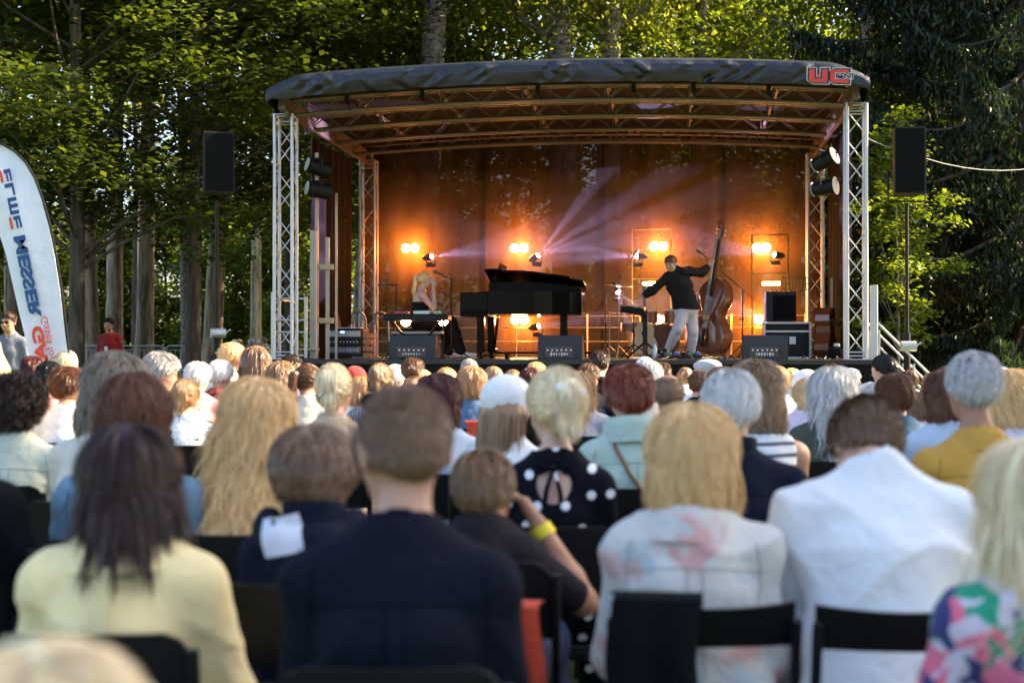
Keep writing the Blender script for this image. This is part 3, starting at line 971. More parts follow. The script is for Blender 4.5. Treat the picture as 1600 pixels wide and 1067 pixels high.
def skirt_mesh(name, p, h, seed=1):
    lo, hi = bounds(np.array([p.hip] + [q for l in p.legs.values() for q in l]), 0.25)
    s = SDF(lo, hi, h)
    s.ell(p.hip + np.array([0, 0, 0.02]), (0.19, 0.17, 0.13), 0.05)
    for l in p.legs.values():
        s.cap(l[0], l[1], 0.12, 0.10, 0.08); s.cap(l[1], l[1] * 0.35 + l[2] * 0.65, 0.10, 0.12, 0.08)
    folds(s, 0.006, seed)
    V, Q = s.extract()
    return fast_mesh(name, V, [Q], True)

def shoe_mesh(name, l, h=0.011):
    A, T = l[2], l[3]
    lo, hi = bounds(np.array([A, T]), 0.12); lo[2] = A[2] - 0.11
    s = SDF(lo, hi, h)
    d = nrm((T - A) * np.array([1, 1, 0]))
    hl = A + np.array([0, 0, -0.045]) - d * 0.04; to = hl + d * 0.25
    s.cap(hl, hl + d * 0.1 + np.array([0, 0, 0.01]), 0.043, 0.043, 0.02); s.cap(hl + d * 0.1, to, 0.045, 0.032, 0.02)
    s.cap(A, A + np.array([0, 0, -0.03]), 0.047, 0.05, 0.02)
    X, Y, Z = s.XYZ()
    s.D = smax(s.D, np.broadcast_to((A[2] - 0.088) - Z, s.D.shape).astype(np.float32), 0.004)
    V, Q = s.extract()
    return fast_mesh(name, V, [Q], True)

# ---------------------------------------------------------------- hair
HAIR = dict(black=(.012, .010, .010), darkbrown=(.035, .018, .011), brown=(.11, .052, .025), ltbrown=(.27, .15, .07), auburn=(.13, .05, .024),
            maroon=(.07, .014, .014), red=(.25, .05, .015), ginger=(.45, .19, .06), strawberry=(.42, .22, .09), darkblond=(.46, .26, .11), blond=(.80, .50, .21),
            platinum=(.93, .69, .43), winebrown=(.034, .014, .010), grey=(.36, .35, .34), silver=(.56, .55, .53), white=(.78, .76, .73), greybrown=(.22, .17, .12), longbrown=(.20, .11, .06))
def hair_mat(key):
    nm = "hair_" + key
    if nm in MATS: return MATS[nm]
    col = HAIR[key]
    m, nt, p = newmat(nm)
    tc = nt.nodes.new("ShaderNodeTexCoord"); mp = nt.nodes.new("ShaderNodeMapping"); mp.inputs["Scale"].default_value = (1, 1, 0.16)
    nt.links.new(tc.outputs["Object"], mp.inputs[0])
    nz = nt.nodes.new("ShaderNodeTexNoise"); nz.inputs["Scale"].default_value = 70; nz.inputs["Detail"].default_value = 4
    nt.links.new(mp.outputs[0], nz.inputs["Vector"])
    n3 = nt.nodes.new("ShaderNodeTexNoise"); n3.inputs["Scale"].default_value = 14; n3.inputs["Detail"].default_value = 3
    nt.links.new(mp.outputs[0], n3.inputs["Vector"])
    geo = nt.nodes.new("ShaderNodeNewGeometry")
    ad = nt.nodes.new("ShaderNodeMath"); ad.operation = 'MULTIPLY_ADD'; ad.inputs[1].default_value = 0.5
    nt.links.new(nz.outputs["Fac"], ad.inputs[0])
    a2 = nt.nodes.new("ShaderNodeMath"); a2.operation = 'MULTIPLY_ADD'; a2.inputs[1].default_value = 0.42
    nt.links.new(geo.outputs["Random Per Island"], a2.inputs[0])
    a3 = nt.nodes.new("ShaderNodeMath"); a3.operation = 'MULTIPLY'; a3.inputs[1].default_value = 0.35
    nt.links.new(n3.outputs["Fac"], a3.inputs[0]); nt.links.new(a3.outputs[0], a2.inputs[2]); nt.links.new(a2.outputs[0], ad.inputs[2])
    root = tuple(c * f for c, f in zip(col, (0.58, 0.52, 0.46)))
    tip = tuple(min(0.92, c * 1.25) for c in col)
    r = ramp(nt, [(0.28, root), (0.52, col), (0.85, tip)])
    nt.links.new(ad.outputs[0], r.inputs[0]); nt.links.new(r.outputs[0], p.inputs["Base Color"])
    p.inputs["Roughness"].default_value = 0.36
    p.inputs["Specular IOR Level"].default_value = 0.6 if max(col) > 0.15 else 0.3
    bp = nt.nodes.new("ShaderNodeBump"); bp.inputs["Strength"].default_value = 0.25; bp.inputs["Distance"].default_value = 0.01
    nt.links.new(nz.outputs["Fac"], bp.inputs["Height"]); nt.links.new(bp.outputs["Normal"], p.inputs["Normal"])
    MATS[nm] = m
    return m

def hair_mesh(name, style, p, h, seed=0, L=None, strands=400, vol=1.0, cap=False):
    rng = np.random.default_rng(seed)
    lo = np.array([-0.2, -0.26, -0.22]); hi = np.array([0.2, 0.16, 0.22])
    if style in ('long', 'ponytail', 'wavylong'): lo[2] = -(L or 0.35) - 0.1
    if style == 'curly': lo -= 0.02; hi += 0.04
    s = SDF(lo, hi, h)
    v = vol
    X, Y, Z = s.XYZ()
    base = (0.083 * v, 0.102 * v, 0.096 * v)
    zn = {'short': -0.075, 'mens': -0.070, 'buzz': -0.065, 'bald': -0.065, 'bun': -0.085, 'ponytail': -0.08, 'updo': -0.085, 'boy': -0.088}.get(style, -0.12)
    if style == 'bob':
        L = L or 0.13
        s.ell((0, -0.012, 0.020), (0.089 * v, 0.106 * v, 0.097 * v)); s.ell((0, -0.022, -0.035), (0.100 * v, 0.102 * v, max(L, 0.1)), 0.05)
        for sg in (-1, 1): s.ell((sg * 0.075 * v, -0.015, -L * 0.55), (0.032 * v, 0.055, L * 0.5), 0.04)
        zn = -L
    elif style in ('long', 'wavylong'):
        L = L or 0.35
        s.ell((0, -0.012, 0.020), (0.088 * v, 0.106 * v, 0.099 * v)); s.ell((0, -0.025, -0.045), (0.098 * v, 0.098 * v, 0.12), 0.05)
        wv = 1.0 if style == 'long' else 1.15
        s.cap((0, -0.050, -0.05), (0.0, -0.115, -L + 0.05), 0.066 * v, 0.050 * v, 0.06, sx=1.28 * wv, sy=0.8)
        for sg in (-1, 1): s.cap((sg * 0.068 * v, -0.02, -0.04), (sg * 0.066 * v, -0.07, -min(L, 0.22)), 0.028 * v, 0.026 * v, 0.05)
        zn = -L
    elif style == 'curly':
        s.ell((0, -0.022, 0.022), (0.118 * v, 0.125 * v, 0.118 * v)); s.ell((0, -0.05, -0.045), (0.10 * v, 0.085 * v, 0.07), 0.04)
        zn = -0.11
    elif style == 'updo':
        s.ell((0, -0.016, 0.024), (0.092 * v, 0.112 * v, 0.108 * v)); s.cap((0, -0.095, -0.055), (0.0, -0.115, 0.045), 0.036, 0.034, 0.03); s.ell((0, -0.07, -0.05), (0.055, 0.05, 0.05), 0.03)
    elif style == 'bun':
        s.ell((0, -0.012, 0.018), (0.083 * v, 0.102 * v, 0.095 * v)); s.ell((0, -0.115, -0.025), (0.042, 0.038, 0.042), 0.015)
    elif style == 'topbun':
        s.ell((0, -0.012, 0.018), (0.083 * v, 0.102 * v, 0.095 * v)); s.ell((0, -0.085, 0.105), (0.040, 0.038, 0.038), 0.015); zn = -0.075
    elif style == 'ponytail':
        L = L or 0.28
        s.ell((0, -0.012, 0.018), (0.083 * v, 0.102 * v, 0.095 * v))
        s.cap((0, -0.10, 0.030), (0, -0.140, 0.01), 0.022, 0.028, 0.02); s.cap((0, -0.140, 0.01), (0.005, -0.140, -L * 0.55), 0.030, 0.034, 0.02); s.cap((0.005, -0.14, -L * 0.55), (0.0, -0.125, -L), 0.034, 0.012, 0.02)
    elif style == 'boy':
        s.ell((0, -0.012, 0.018), (0.090 * v, 0.106 * v, 0.098 * v)); s.ell((0, 0.03, 0.05), (0.075, 0.07, 0.05), 0.03)
        for sg in (-1, 1): s.ell((sg * 0.072, -0.01, -0.01), (0.022, 0.06, 0.05), 0.03)
    elif style == 'buzz' or style == 'bald':
        s.ell((0, -0.012, 0.018), (0.079 * v, 0.098 * v, 0.091 * v))
    else:
        s.ell((0, -0.012, 0.018), base); s.ell((0, 0.03, 0.07), (0.055, 0.05, 0.035), 0.03)
    if style not in ('ponytail',):
        pass
    if style in ('short', 'curly', 'bob', 'long', 'wavylong', 'updo', 'boy', 'mens', 'bun', 'topbun', 'ponytail'):
        a, b, c = rng.uniform(0, 6, 3)
        an = np.arctan2(X, -Y)
        f = {'curly': 0.0055, 'wavylong': 0.003, 'bob': 0.0018, 'short': 0.002, 'updo': 0.002}.get(style, 0.0018)
        if style == 'curly':
            n = np.sin(X * 75 + a) * np.sin(Y * 70 + b) * np.sin(Z * 72 + c) + 0.7 * np.sin(X * 33 + 2 * np.sin(Z * 30)) * np.sin(Z * 37 + b)
            s.D += (0.009 * n).astype(np.float32)
        else:
            wob = {'wavylong': 0.9, 'bob': 0.5}.get(style, 0.25)
            n = np.sin(an * 17 + a + wob * 3 * np.sin(Z * 28 + b)) + 0.6 * np.sin(an * 31 + c + wob * 4 * np.sin(Z * 37))
            s.D += (f * n).astype(np.float32)
            if style in ('short',): s.D += (0.004 * np.sin(X * 40 + a) * np.sin(Z * 38 + b) * np.sin(Y * 36 + c)).astype(np.float32)
    # face opening
    zz = np.clip(Z, 0, 0.2)
    yf = 0.020 + 1.05 * zz
    if style in ('bob', 'long', 'wavylong'): yf = 0.040 + 0.9 * zz
    if style == 'curly': yf = 0.03 + 1.1 * zz
    if style == 'boy': yf = 0.035 + 1.5 * np.clip(Z + 0.005, 0, 0.2)
    cut = np.broadcast_to(Y - yf, s.D.shape).astype(np.float32)
    s.D = smax(s.D, cut, 0.008)
    # nape and ears
    if style in ('bob', 'long', 'wavylong'):
        edge = zn + 0.012 * np.sin(np.arctan2(X, -Y) * 9 + seed)
        if style != 'bob': edge = edge + 0.5 * np.abs(X)
        s.D = smax(s.D, np.broadcast_to(edge - Z, s.D.shape).astype(np.float32), 0.015)
    elif style == 'ponytail':
        e2 = np.where(Y > -0.115, np.clip(zn + (Y + 0.06) * 0.7, zn, 0.0) - Z, -1)
        s.D = smax(s.D, np.broadcast_to(e2, s.D.shape).astype(np.float32), 0.006)
    elif style != 'curly':
        e2 = zn + np.clip((Y + 0.075) * 0.75, 0, 0.06) 
        s.D = smax(s.D, np.broadcast_to(e2 - Z, s.D.shape).astype(np.float32), 0.008)
    else:
        s.D = smax(s.D, np.broadcast_to(zn - Z, s.D.shape).astype(np.float32), 0.01)
    if style == 'bald':
        k = np.sqrt((X / 0.062) ** 2 + ((Y - 0.02) / 0.095) ** 2) - 1
        kk = np.maximum(k * 0.06, 0.03 - Z)
        s.D = smax(s.D, -kk.astype(np.float32), 0.01)
    V, Q = s.extract()
    if strands and len(V) > 50:
        N = vnormals(V, Q)
        M = strands
        idx = rng.integers(0, len(V), M)
        P0 = V[idx]; n0 = N[idx]
        ok = (P0[:, 1] < 0.09) & ((P0[:, 2] < -0.03) | (not cap))
        P0 = P0[ok]; n0 = n0[ok]; M = len(P0)
        K = 6
        slen = {'short': 0.035, 'mens': 0.022, 'buzz': 0.009, 'bald': 0.010, 'curly': 0.045, 'bob': 0.075, 'long': 0.16, 'wavylong': 0.15, 'ponytail': 0.07, 'bun': 0.05, 'topbun': 0.05, 'updo': 0.05, 'boy': 0.05}.get(style, 0.04)
        step = (slen * rng.uniform(0.6, 1.3, M) / (K - 1))[:, None]
        W0 = np.array([0, -0.035, 0.105]); C0 = np.array([0, -0.015, 0.0])
        pts = [P0 + n0 * 0.0005]
        dirp = None
        lift = {'short': 0.25, 'curly': 0.5, 'mens': 0.3, 'buzz': 0.5, 'bald': 0.4, 'boy': 0.12}.get(style, 0.05)
        ph = rng.uniform(0, 6, (M, 1))
        for k in range(1, K):
            pk = pts[-1]
            rad = pk - W0; rad /= np.linalg.norm(rad, axis=1, keepdims=True) + 1e-6
            f = rad * 0.8 * np.clip((pk[:, 2:3] + 0.01) / 0.09, 0, 1) + np.array([0, 0, -0.9]) * (pk[:, 2:3] < 0.09)
            if style in ('bun', 'ponytail', 'topbun', 'updo'):
                T = {'bun': (0, -0.12, -0.02), 'topbun': (0, -0.09, 0.11), 'updo': (0, -0.12, 0.0), 'ponytail': (0, -0.13, 0.02)}[style]
                tw = np.array(T) - pk
                dl = np.linalg.norm(tw, axis=1, keepdims=True)
                f = np.where((dl > 0.04) & (pk[:, 1:2] > -0.11), tw / (dl + 1e-6), np.array([0, 0, -1.0]))
            nn = (pk - C0) / np.array([0.9, 1.1, 1.0]); nn /= np.linalg.norm(nn, axis=1, keepdims=True) + 1e-6
            nn = np.where(pk[:, 2:3] > -0.03, nn, n0)
            f = f - nn * np.sum(f * nn, 1, keepdims=True)
            f /= np.linalg.norm(f, axis=1, keepdims=True) + 1e-6
            if style == 'curly':
                f = f + np.concatenate([np.sin(ph + k * 2.2), np.cos(ph * 1.7 + k * 2.5), np.sin(ph * 2.3 + k * 1.9)], 1) * 1.1
            elif style in ('wavylong', 'bob', 'short'):
                f = f + np.cross(f, nn) * 0.45 * np.sin(ph + k * 1.5)
            f = f + nn * lift * (0.3 + rng.uniform(0, 1, (M, 1)))
            q = pk + f * step
            pts.append(q)
        wd = {'buzz': 0.0012, 'bald': 0.0012, 'mens': 0.002, 'short': 0.003}.get(style, 0.0034)
        wd = min(wd, 0.0017 if h < 0.006 else 0.0022)
        side = np.cross(pts[1] - pts[0], n0); side /= np.linalg.norm(side, axis=1, keepdims=True) + 1e-9
        side += n0 * rng.normal(0, 0.5, (M, 1))
        B = []
        for k in range(K):
            wk = wd * (1.0 - (k / (K - 1)) ** 1.5 * 0.85)
            B.append(pts[k] - side * wk); B.append(pts[k] + side * wk)
        B = np.stack(B, 1)      # M,2K,3
        off = len(V) + (np.arange(M) * 2 * K)[:, None]
        FF = []
        for k in range(K - 1):
            FF.append(off + np.array([[2 * k, 2 * k + 1, 2 * k + 3, 2 * k + 2]]))
        V = np.concatenate([V, B.reshape(-1, 3)])
        Q = np.concatenate([Q] + FF)
    V = V * p.hs @ p.Rh.T + p.hc
    return fast_mesh(name, V, [Q], True)

def headgear_cap(p, h, kind='baseball'):
    lo = (-0.14, -0.16, -0.08); hi = (0.14, 0.22, 0.17)
    s = SDF(lo, hi, h)
    X, Y, Z = s.XYZ()
    if kind == 'flat':
        s.ell((0, 0.0, 0.062), (0.108, 0.130, 0.050)); s.ell((0, -0.03, 0.045), (0.092, 0.105, 0.05), 0.03)
        s.ell((0, 0.105, 0.030), (0.068, 0.055, 0.012), 0.02)
    elif kind == 'sunhat':
        s.ell((0, -0.012, 0.035), (0.092, 0.110, 0.100)); s.ell((0, -0.01, 0.015), (0.135, 0.15, 0.014), 0.02)
    else:
        s.ell((0, -0.014, 0.026), (0.104, 0.124, 0.112))
        s.ell((0, 0.135, 0.028), (0.068, 0.075, 0.012), 0.015)
    z0 = -0.012 if kind != 'flat' else 0.02
    s.D = smax(s.D, np.broadcast_to((z0 - 0.01 - 0.10 * (Y < 0) * np.abs(Y) * 2) - Z, s.D.shape).astype(np.float32), 0.006)
    s.D += (0.0012 * np.sin(X * 60) * np.sin(Z * 50)).astype(np.float32)
    V, Q = s.extract()
    V = V * p.hs @ p.Rh.T + p.hc
    return fast_mesh("cap", V, [Q], True)

def hpt(p, x, y, z): return p.hc + p.Rh @ (np.array([x, y, z]) * p.hs)

def glasses(p, mat_frame, parent, lens=None, up=False):
    b = MB()
    oz = 0.085 if up else 0.0; oy = -0.01 if up else 0.0
    for sg in (-1, 1):
        ring = [hpt(p, sg * 0.032 + 0.023 * math.cos(a), 0.098 + oy - (0.03 if up else 0), 0.0 + oz + 0.017 * math.sin(a)) for a in np.linspace(0, 2 * PI, 13)[:-1]]
        b.tube(ring, 0.0022, 5, closed=True)
        b.tube([hpt(p, sg * 0.055, 0.096 + oy - (0.03 if up else 0), 0.004 + oz), hpt(p, sg * 0.082, 0.02, 0.006 + oz * 0.8), hpt(p, sg * 0.084, -0.02, 0.004 + oz * 0.4)], 0.0024, 5)
    b.tube([hpt(p, -0.01, 0.1 + oy - (0.03 if up else 0), 0.003 + oz), hpt(p, 0.01, 0.1 + oy - (0.03 if up else 0), 0.003 + oz)], 0.002, 5)
    g = b.build("glasses", mat_frame, parent, True)
    if lens is not None:
        c = MB()
        for sg in (-1, 1):
            c.add([hpt(p, sg * 0.032 + 0.022 * math.cos(a), 0.098 + oy - (0.03 if up else 0), oz + 0.016 * math.sin(a)) for a in np.linspace(0, 2 * PI, 13)[:-1]], [tuple(range(12))])
        c.build("lens", lens, g)
    return g

from mathutils.bvhtree import BVHTree
def seams(o, mat, lines, name="seam", r=0.0022):
    src = [c for c in o.children if c.name.startswith(('top_garment', 'shirt'))][0].data
    t = BVHTree.FromPolygons([v.co[:] for v in src.vertices], [pl.vertices[:] for pl in src.polygons])
    b = MB()
    for ln in lines:
        run = []
        for (x, z) in ln:
            h = t.ray_cast(Vector((x, -0.8, z)), Vector((0, 1, 0)))
            if h[0] is not None: run.append(h[0] + Vector((0, -0.0012, 0)))
        if len(run) > 2: b.tube(run, r, 5)
    if b.v: b.build(name, mat, o, True)
def yoke(mat, extra=None, pleat=True):
    def f(o, p):
        if extra: extra(o, p)
        z = p.sh[2] - 0.055; w_ = abs(p.arms['R']['sh'][0])
        L = [[(x, z - 0.018 * (x / w_) ** 2) for x in np.linspace(-w_, w_, 28)]]
        if pleat: L += [[(sx, zz) for zz in np.linspace(z - .004, p.waist[2] - .03, 16)] for sx in (-0.018, 0.018)]
        for sg in (-1, 1): L.append([(sg * (w_ - 0.005 + 0.012 * math.sin(t * 3)), p.sh[2] + 0.0 - t * 0.17) for t in np.linspace(0, 1, 14)])
        seams(o, mat, L)
    return f

# ---------------------------------------------------------------- clothing materials
def cloth(name, col, kind='plain', c2=None, c3=None, scale=1.0, rough=0.85, sheen=0.1):
    nm = "cloth_" + name
    if nm in MATS: return MATS[nm]
    m, nt, p = newmat(nm)
    L = nt.links
    tc = nt.nodes.new("ShaderNodeTexCoord")
    nz = nt.nodes.new("ShaderNodeTexNoise"); nz.inputs["Scale"].default_value = 6; nz.inputs["Detail"].default_value = 6
    L.new(tc.outputs["Object"], nz.inputs["Vector"])
    mx = nt.nodes.new("ShaderNodeMix"); mx.data_type = 'RGBA'
    mx.inputs["A"].default_value = (*[c * 0.88 for c in col], 1); mx.inputs["B"].default_value = (*[min(1, c * 1.08) for c in col], 1)
    L.new(nz.outputs["Fac"], mx.inputs["Factor"])
    outc = mx.outputs["Result"]
    def mixin(fac, c):
        nonlocal outc
        q = nt.nodes.new("ShaderNodeMix"); q.data_type = 'RGBA'
        L.new(fac, q.inputs["Factor"]); L.new(outc, q.inputs["A"]); q.inputs["B"].default_value = (*c, 1)
        outc = q.outputs["Result"]
    def thresh(sock, lo, hi):
        r = nt.nodes.new("ShaderNodeMapRange"); r.inputs[1].default_value = lo; r.inputs[2].default_value = hi
        L.new(sock, r.inputs[0]); return r.outputs[0]
    if kind == 'dots':
        v = nt.nodes.new("ShaderNodeTexVoronoi"); v.inputs["Scale"].default_value = 11 * scale; v.inputs["Randomness"].default_value = 0.45
        v.voronoi_dimensions = '2D'; sx_ = nt.nodes.new("ShaderNodeSeparateXYZ"); cx_ = nt.nodes.new("ShaderNodeCombineXYZ")
        L.new(tc.outputs["Object"], sx_.inputs[0]); L.new(sx_.outputs[0], cx_.inputs[0]); L.new(sx_.outputs[2], cx_.inputs[1]); L.new(cx_.outputs[0], v.inputs["Vector"])
        mixin(thresh(v.outputs["Distance"], 0.175, 0.15), c2)
    elif kind in ('stripes', 'vstripes'):
        wv = nt.nodes.new("ShaderNodeTexWave"); wv.bands_direction = 'Z' if kind == 'stripes' else 'X'; wv.inputs["Scale"].default_value = 12 * scale; wv.inputs["Distortion"].default_value = 0.6; wv.inputs["Detail"].default_value = 0
        L.new(tc.outputs["Object"], wv.inputs["Vector"]); mixin(thresh(wv.outputs["Fac"], 0.72, 0.8), c2)
    elif kind == 'plaid':
        for dr in ('X', 'Z'):
            wv = nt.nodes.new("ShaderNodeTexWave"); wv.bands_direction = dr; wv.inputs["Scale"].default_value = 10 * scale; wv.inputs["Distortion"].default_value = 0.3
            L.new(tc.outputs["Object"], wv.inputs["Vector"])
            q = nt.nodes.new("ShaderNodeMath"); q.operation = 'MULTIPLY'; q.inputs[1].default_value = 0.6
            L.new(thresh(wv.outputs["Fac"], 0.5, 0.7), q.inputs[0]); mixin(q.outputs[0], c2)
    elif kind in ('floral', 'print', 'fade'):
        ns = nt.nodes.new("ShaderNodeTexNoise"); ns.inputs["Scale"].default_value = (11 if kind != 'fade' else 7) * scale; ns.inputs["Detail"].default_value = 2 if kind != 'print' else 3
        ns.inputs["Distortion"].default_value = 0.8 if kind != 'print' else 2.0
        L.new(tc.outputs["Object"], ns.inputs["Vector"])
        if kind == 'print':
            mixin(thresh(ns.outputs["Fac"], 0.575, 0.60), c2)
        else:
            w_ = 0.02 if kind == 'floral' else 0.09
            mixin(thresh(ns.outputs["Fac"], 0.54, 0.54 + w_), c2)
            mp = nt.nodes.new("ShaderNodeMapping"); mp.inputs["Location"].default_value = (3, 7, 1); L.new(tc.outputs["Object"], mp.inputs[0])
            n2 = nt.nodes.new("ShaderNodeTexNoise"); n2.inputs["Scale"].default_value = 13 * scale; n2.inputs["Detail"].default_value = 2; n2.inputs["Distortion"].default_value = 0.8
            L.new(mp.outputs[0], n2.inputs["Vector"]); mixin(thresh(n2.outputs["Fac"], 0.57, 0.57 + w_), c3 or c2)
            if kind == 'floral' and scale < 1:
                mp3 = nt.nodes.new("ShaderNodeMapping"); mp3.inputs["Location"].default_value = (9, 2, 5); L.new(tc.outputs["Object"], mp3.inputs[0])
                n4 = nt.nodes.new("ShaderNodeTexNoise"); n4.inputs["Scale"].default_value = 15 * scale; n4.inputs["Detail"].default_value = 1
                L.new(mp3.outputs[0], n4.inputs["Vector"]); mixin(thresh(n4.outputs["Fac"], 0.60, 0.62), (0.04, 0.05, 0.16))
    L.new(outc, p.inputs["Base Color"])
    p.inputs["Roughness"].default_value = rough
    p.inputs["Sheen Weight"].default_value = sheen if max(col) > 0.1 else 0.0
    p.inputs["Specular IOR Level"].default_value = 0.25 if max(col) > 0.1 else 0.1
    n2 = nt.nodes.new("ShaderNodeTexNoise"); n2.inputs["Scale"].default_value = 16; n2.inputs["Detail"].default_value = 5; n2.inputs["Distortion"].default_value = 0.6
    L.new(tc.outputs["Object"], n2.inputs["Vector"])
    bp = nt.nodes.new("ShaderNodeBump"); bp.inputs["Strength"].default_value = 0.35; bp.inputs["Distance"].default_value = 0.03
    L.new(n2.outputs["Fac"], bp.inputs["Height"]); L.new(bp.outputs["Normal"], p.inputs["Normal"])
    MATS[nm] = m
    return m

TROUS = [cloth("navy_denim", (0.03, 0.05, 0.10)), cloth("grey_trousers", (0.13, 0.13, 0.13)), cloth("black_trousers", (0.018, 0.018, 0.02)), cloth("beige_trousers", (0.38, 0.32, 0.24)), cloth("white_trousers", (0.62, 0.62, 0.60))]

# ---------------------------------------------------------------- folding chairs
def chair_proto(kind):
    r = empty(kind, (0, -50, 0), 0)
    W = 0.21
    b = MB()
    zt = 0.865 if kind == 'panel' else 0.84
    # curved back panel
    NX, NZ = 14, 6
    z0, z1 = (0.66, 0.865) if kind == 'panel' else (0.745, 0.835)
    G = np.zeros((NX + 1, NZ + 1, 3))
    for i in range(NX + 1):
        t = -1 + 2 * i / NX
        for j in range(NZ + 1):
            q = j / NZ
            ztop = z1 - (0.055 * max(0, (abs(t) - 0.72) / 0.28) ** 2 if kind == 'panel' else -0.012 * t * t)
            G[i, j] = (t * W, -0.215 - 0.035 * (1 - t * t) - 0.05 * (q - 0.5) * 0.4, z0 + (ztop - z0) * q)
    b.grid(G, thick=(0, 0.018, 0))
    bk = b.mesh("backrest", True)
    link("backrest", bk, BLACKCH, r)
    s = MB()
    n = 20; out = []
    for k in range(n):
        a = 2 * PI * k / n
        c, s_ = math.cos(a), math.sin(a)
        out.append((0.205 * math.copysign(abs(c) ** 0.5, c), 0.02 + 0.20 * math.copysign(abs(s_) ** 0.5, s_)))
    s.prism(out, 0.43, 0.455)
    link("seat", s.mesh("seat"), BLACKCH, r)
    for sg in (-1, 1):
        f = MB(); f.tube([(sg * W, -0.245, zt - 0.03), (sg * W, -0.20, 0.60), (sg * W, -0.06, 0.40), (sg * (W + 0.01), 0.22, 0.0)], 0.0125, 8)
        link("leg", f.mesh("front_leg", True), BLACKM, r)
        f = MB(); f.tube([(sg * (W - 0.022), 0.12, 0.44), (sg * (W - 0.022), -0.08, 0.25), (sg * (W - 0.01), -0.26, 0.0)], 0.0125, 8)
        link("leg", f.mesh("rear_leg", True), BLACKM, r)
    for (sy, sz) in ((0.185, 0.06), (-0.21, 0.08), (-0.12, 0.46)):
        f = MB(); f.tube([(-W, sy, sz), (W, sy, sz)], 0.009, 6); link("stretcher", f.mesh("stretcher", True), BLACKM, r)
    if kind == 'barhole':
        h = MB(); h.lathe([(0.012, -0.009), (0.012, 0.009)], (0.085, -0.262, 0.79), 14, 'y')
        link("handle_hole", h.mesh("handle_hole"), WHITEP, r)
    return r
CHAIRS = {}
def put_chair(kind, x, y, z, rz, who):
    nm = "folding_chair"
    if kind not in CHAIRS:
        CHAIRS[kind] = chair_proto(kind); r = CHAIRS[kind]; r.name = nm
    else:
        src = CHAIRS[kind]; r = src.copy(); r.name = nm; COL.objects.link(r)
        for ch in list(src.children):
            c = ch.copy(); COL.objects.link(c); c.parent = r
    r.location = (x, y, z); r.rotation_euler = (0, 0, rz)
    tag(r, "black chair of the " + who, "chair", "black folding chairs of the audience")
    return r

WHO_SEEN = {}
def person(who, px, ytop, d, hair=('short', 'brown'), top=None, sleeve=1.0, su=None, sw=0.18, bulk=1.0, yaw=0, lean=5, hy=0, hp=8, hr=0, arms='lap', female=True,
           skin=None, collar='crew', L=None, vol=1.0, trousers=None, seated=True, chair='panel', extra=None, label=None, strands=None, amp=None, glass=None, capk=None, capmat=None,
           back_cut=False, joints=None, base=None, flare=0.006, hs=None, legs=True, seed=None, vneck=0.0, group="seated audience at the concert", world=None, shoe=None, hres=None):
    vr = np.random.default_rng(abs(int(px * 13 + ytop))) 
    if seated and d > 3.2:
        if yaw == 0: yaw = float(vr.normal(0, 7))
        if hy == 0: hy = float(vr.normal(0, 17))
        if hr == 0: hr = float(vr.normal(0, 5))
        hp = hp + float(vr.normal(0, 5))
    seed = seed if seed is not None else (int(px * 7 + ytop * 3) % 1000)
    X = px2x(px, d); Zt = px2z(ytop, d + (0.03 + 0.25 * math.sin(R(lean + hp)) + 0.5 * math.sin(R(lean)) if seated else 0))
    g = float(ground(X, d)) if base is None else base
    htop = {'curly': 0.135, 'updo': 0.125, 'topbun': 0.14}.get(hair[0] if hair else '', 0.112)
    if capk: htop = 0.125
    if seated: su_ = (Zt - g - 0.53 - (htop * 0.98)) / (0.505 + 0.165 * math.cos(R(lean + hp) if lean + hp < 57 else 1.0)) / math.cos(R(lean)) ** 0.6
    else: su_ = (Zt - g - htop) / (0.93 + 0.505 + 0.16)
    if su is None: su = su_
    su = min(1.22, max(0.68, su))
    if abs(su - su_) > 0.02: print("person", who, "su", round(su_, 3))
    p = make_pose(su, sw * 0.84 * (0.9 + 0.1 * su), bulk, lean, hy, hp, hr, seated, arms, hs=hs, joints=joints)
    dh = d + p.hc[1] * math.cos(R(yaw)); X = px2x(px, dh) - (p.hc[0] * math.cos(R(yaw)) - p.hc[1] * math.sin(R(yaw)))
    h = hres or (0.0095 if d < 4.2 else 0.012 if d < 7.5 else 0.015)
    hh = 0.0045 if d < 5.2 else 0.006 if d < 8 else 0.008
    o = empty("person", (X, d, g), R(yaw), label or who, "person", group)
    sk = skin or (SKIN if seed % 3 else SKINP)
    link("body", body_mesh("body", p, h, female), sk, o)
    if hair:
        st = strands if strands is not None else (9000 if d < 5.8 else 5000 if d < 9.5 else 1600)
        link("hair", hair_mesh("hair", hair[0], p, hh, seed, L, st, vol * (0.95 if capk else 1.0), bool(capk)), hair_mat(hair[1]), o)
    if top is not None:
        am = amp if amp is not None else (0.0055 if d < 7 else 0.004)
        link("shirt" if sleeve < 0.9 else "top_garment", top_mesh("top", p, h, sleeve, 0.014, female, collar, seed, am, flare, back_cut=back_cut, vneck=vneck), top, o)
    if trousers != 'none':
        tm = trousers or TROUS[seed % len(TROUS)]
        link("trousers", legs_mesh("trousers", p, 0.016 if d > 4 else 0.013, seed=seed), tm, o)
    for l in p.legs.values():
        link("shoe", shoe_mesh("shoe", l, 0.016 if d > 5 else 0.012), shoe or BLACKP, o)
    if glass: glasses(p, glass[0], o, glass[1] if len(glass) > 1 else None, up=(len(glass) > 2))
    if capk: link("cap", headgear_cap(p, hh, capk), capmat, o)
    if extra: extra(o, p)
    if seated and chair:
        put_chair(chair, X, d - 0.02, g, R(yaw * 0.3), who)
    return o, p
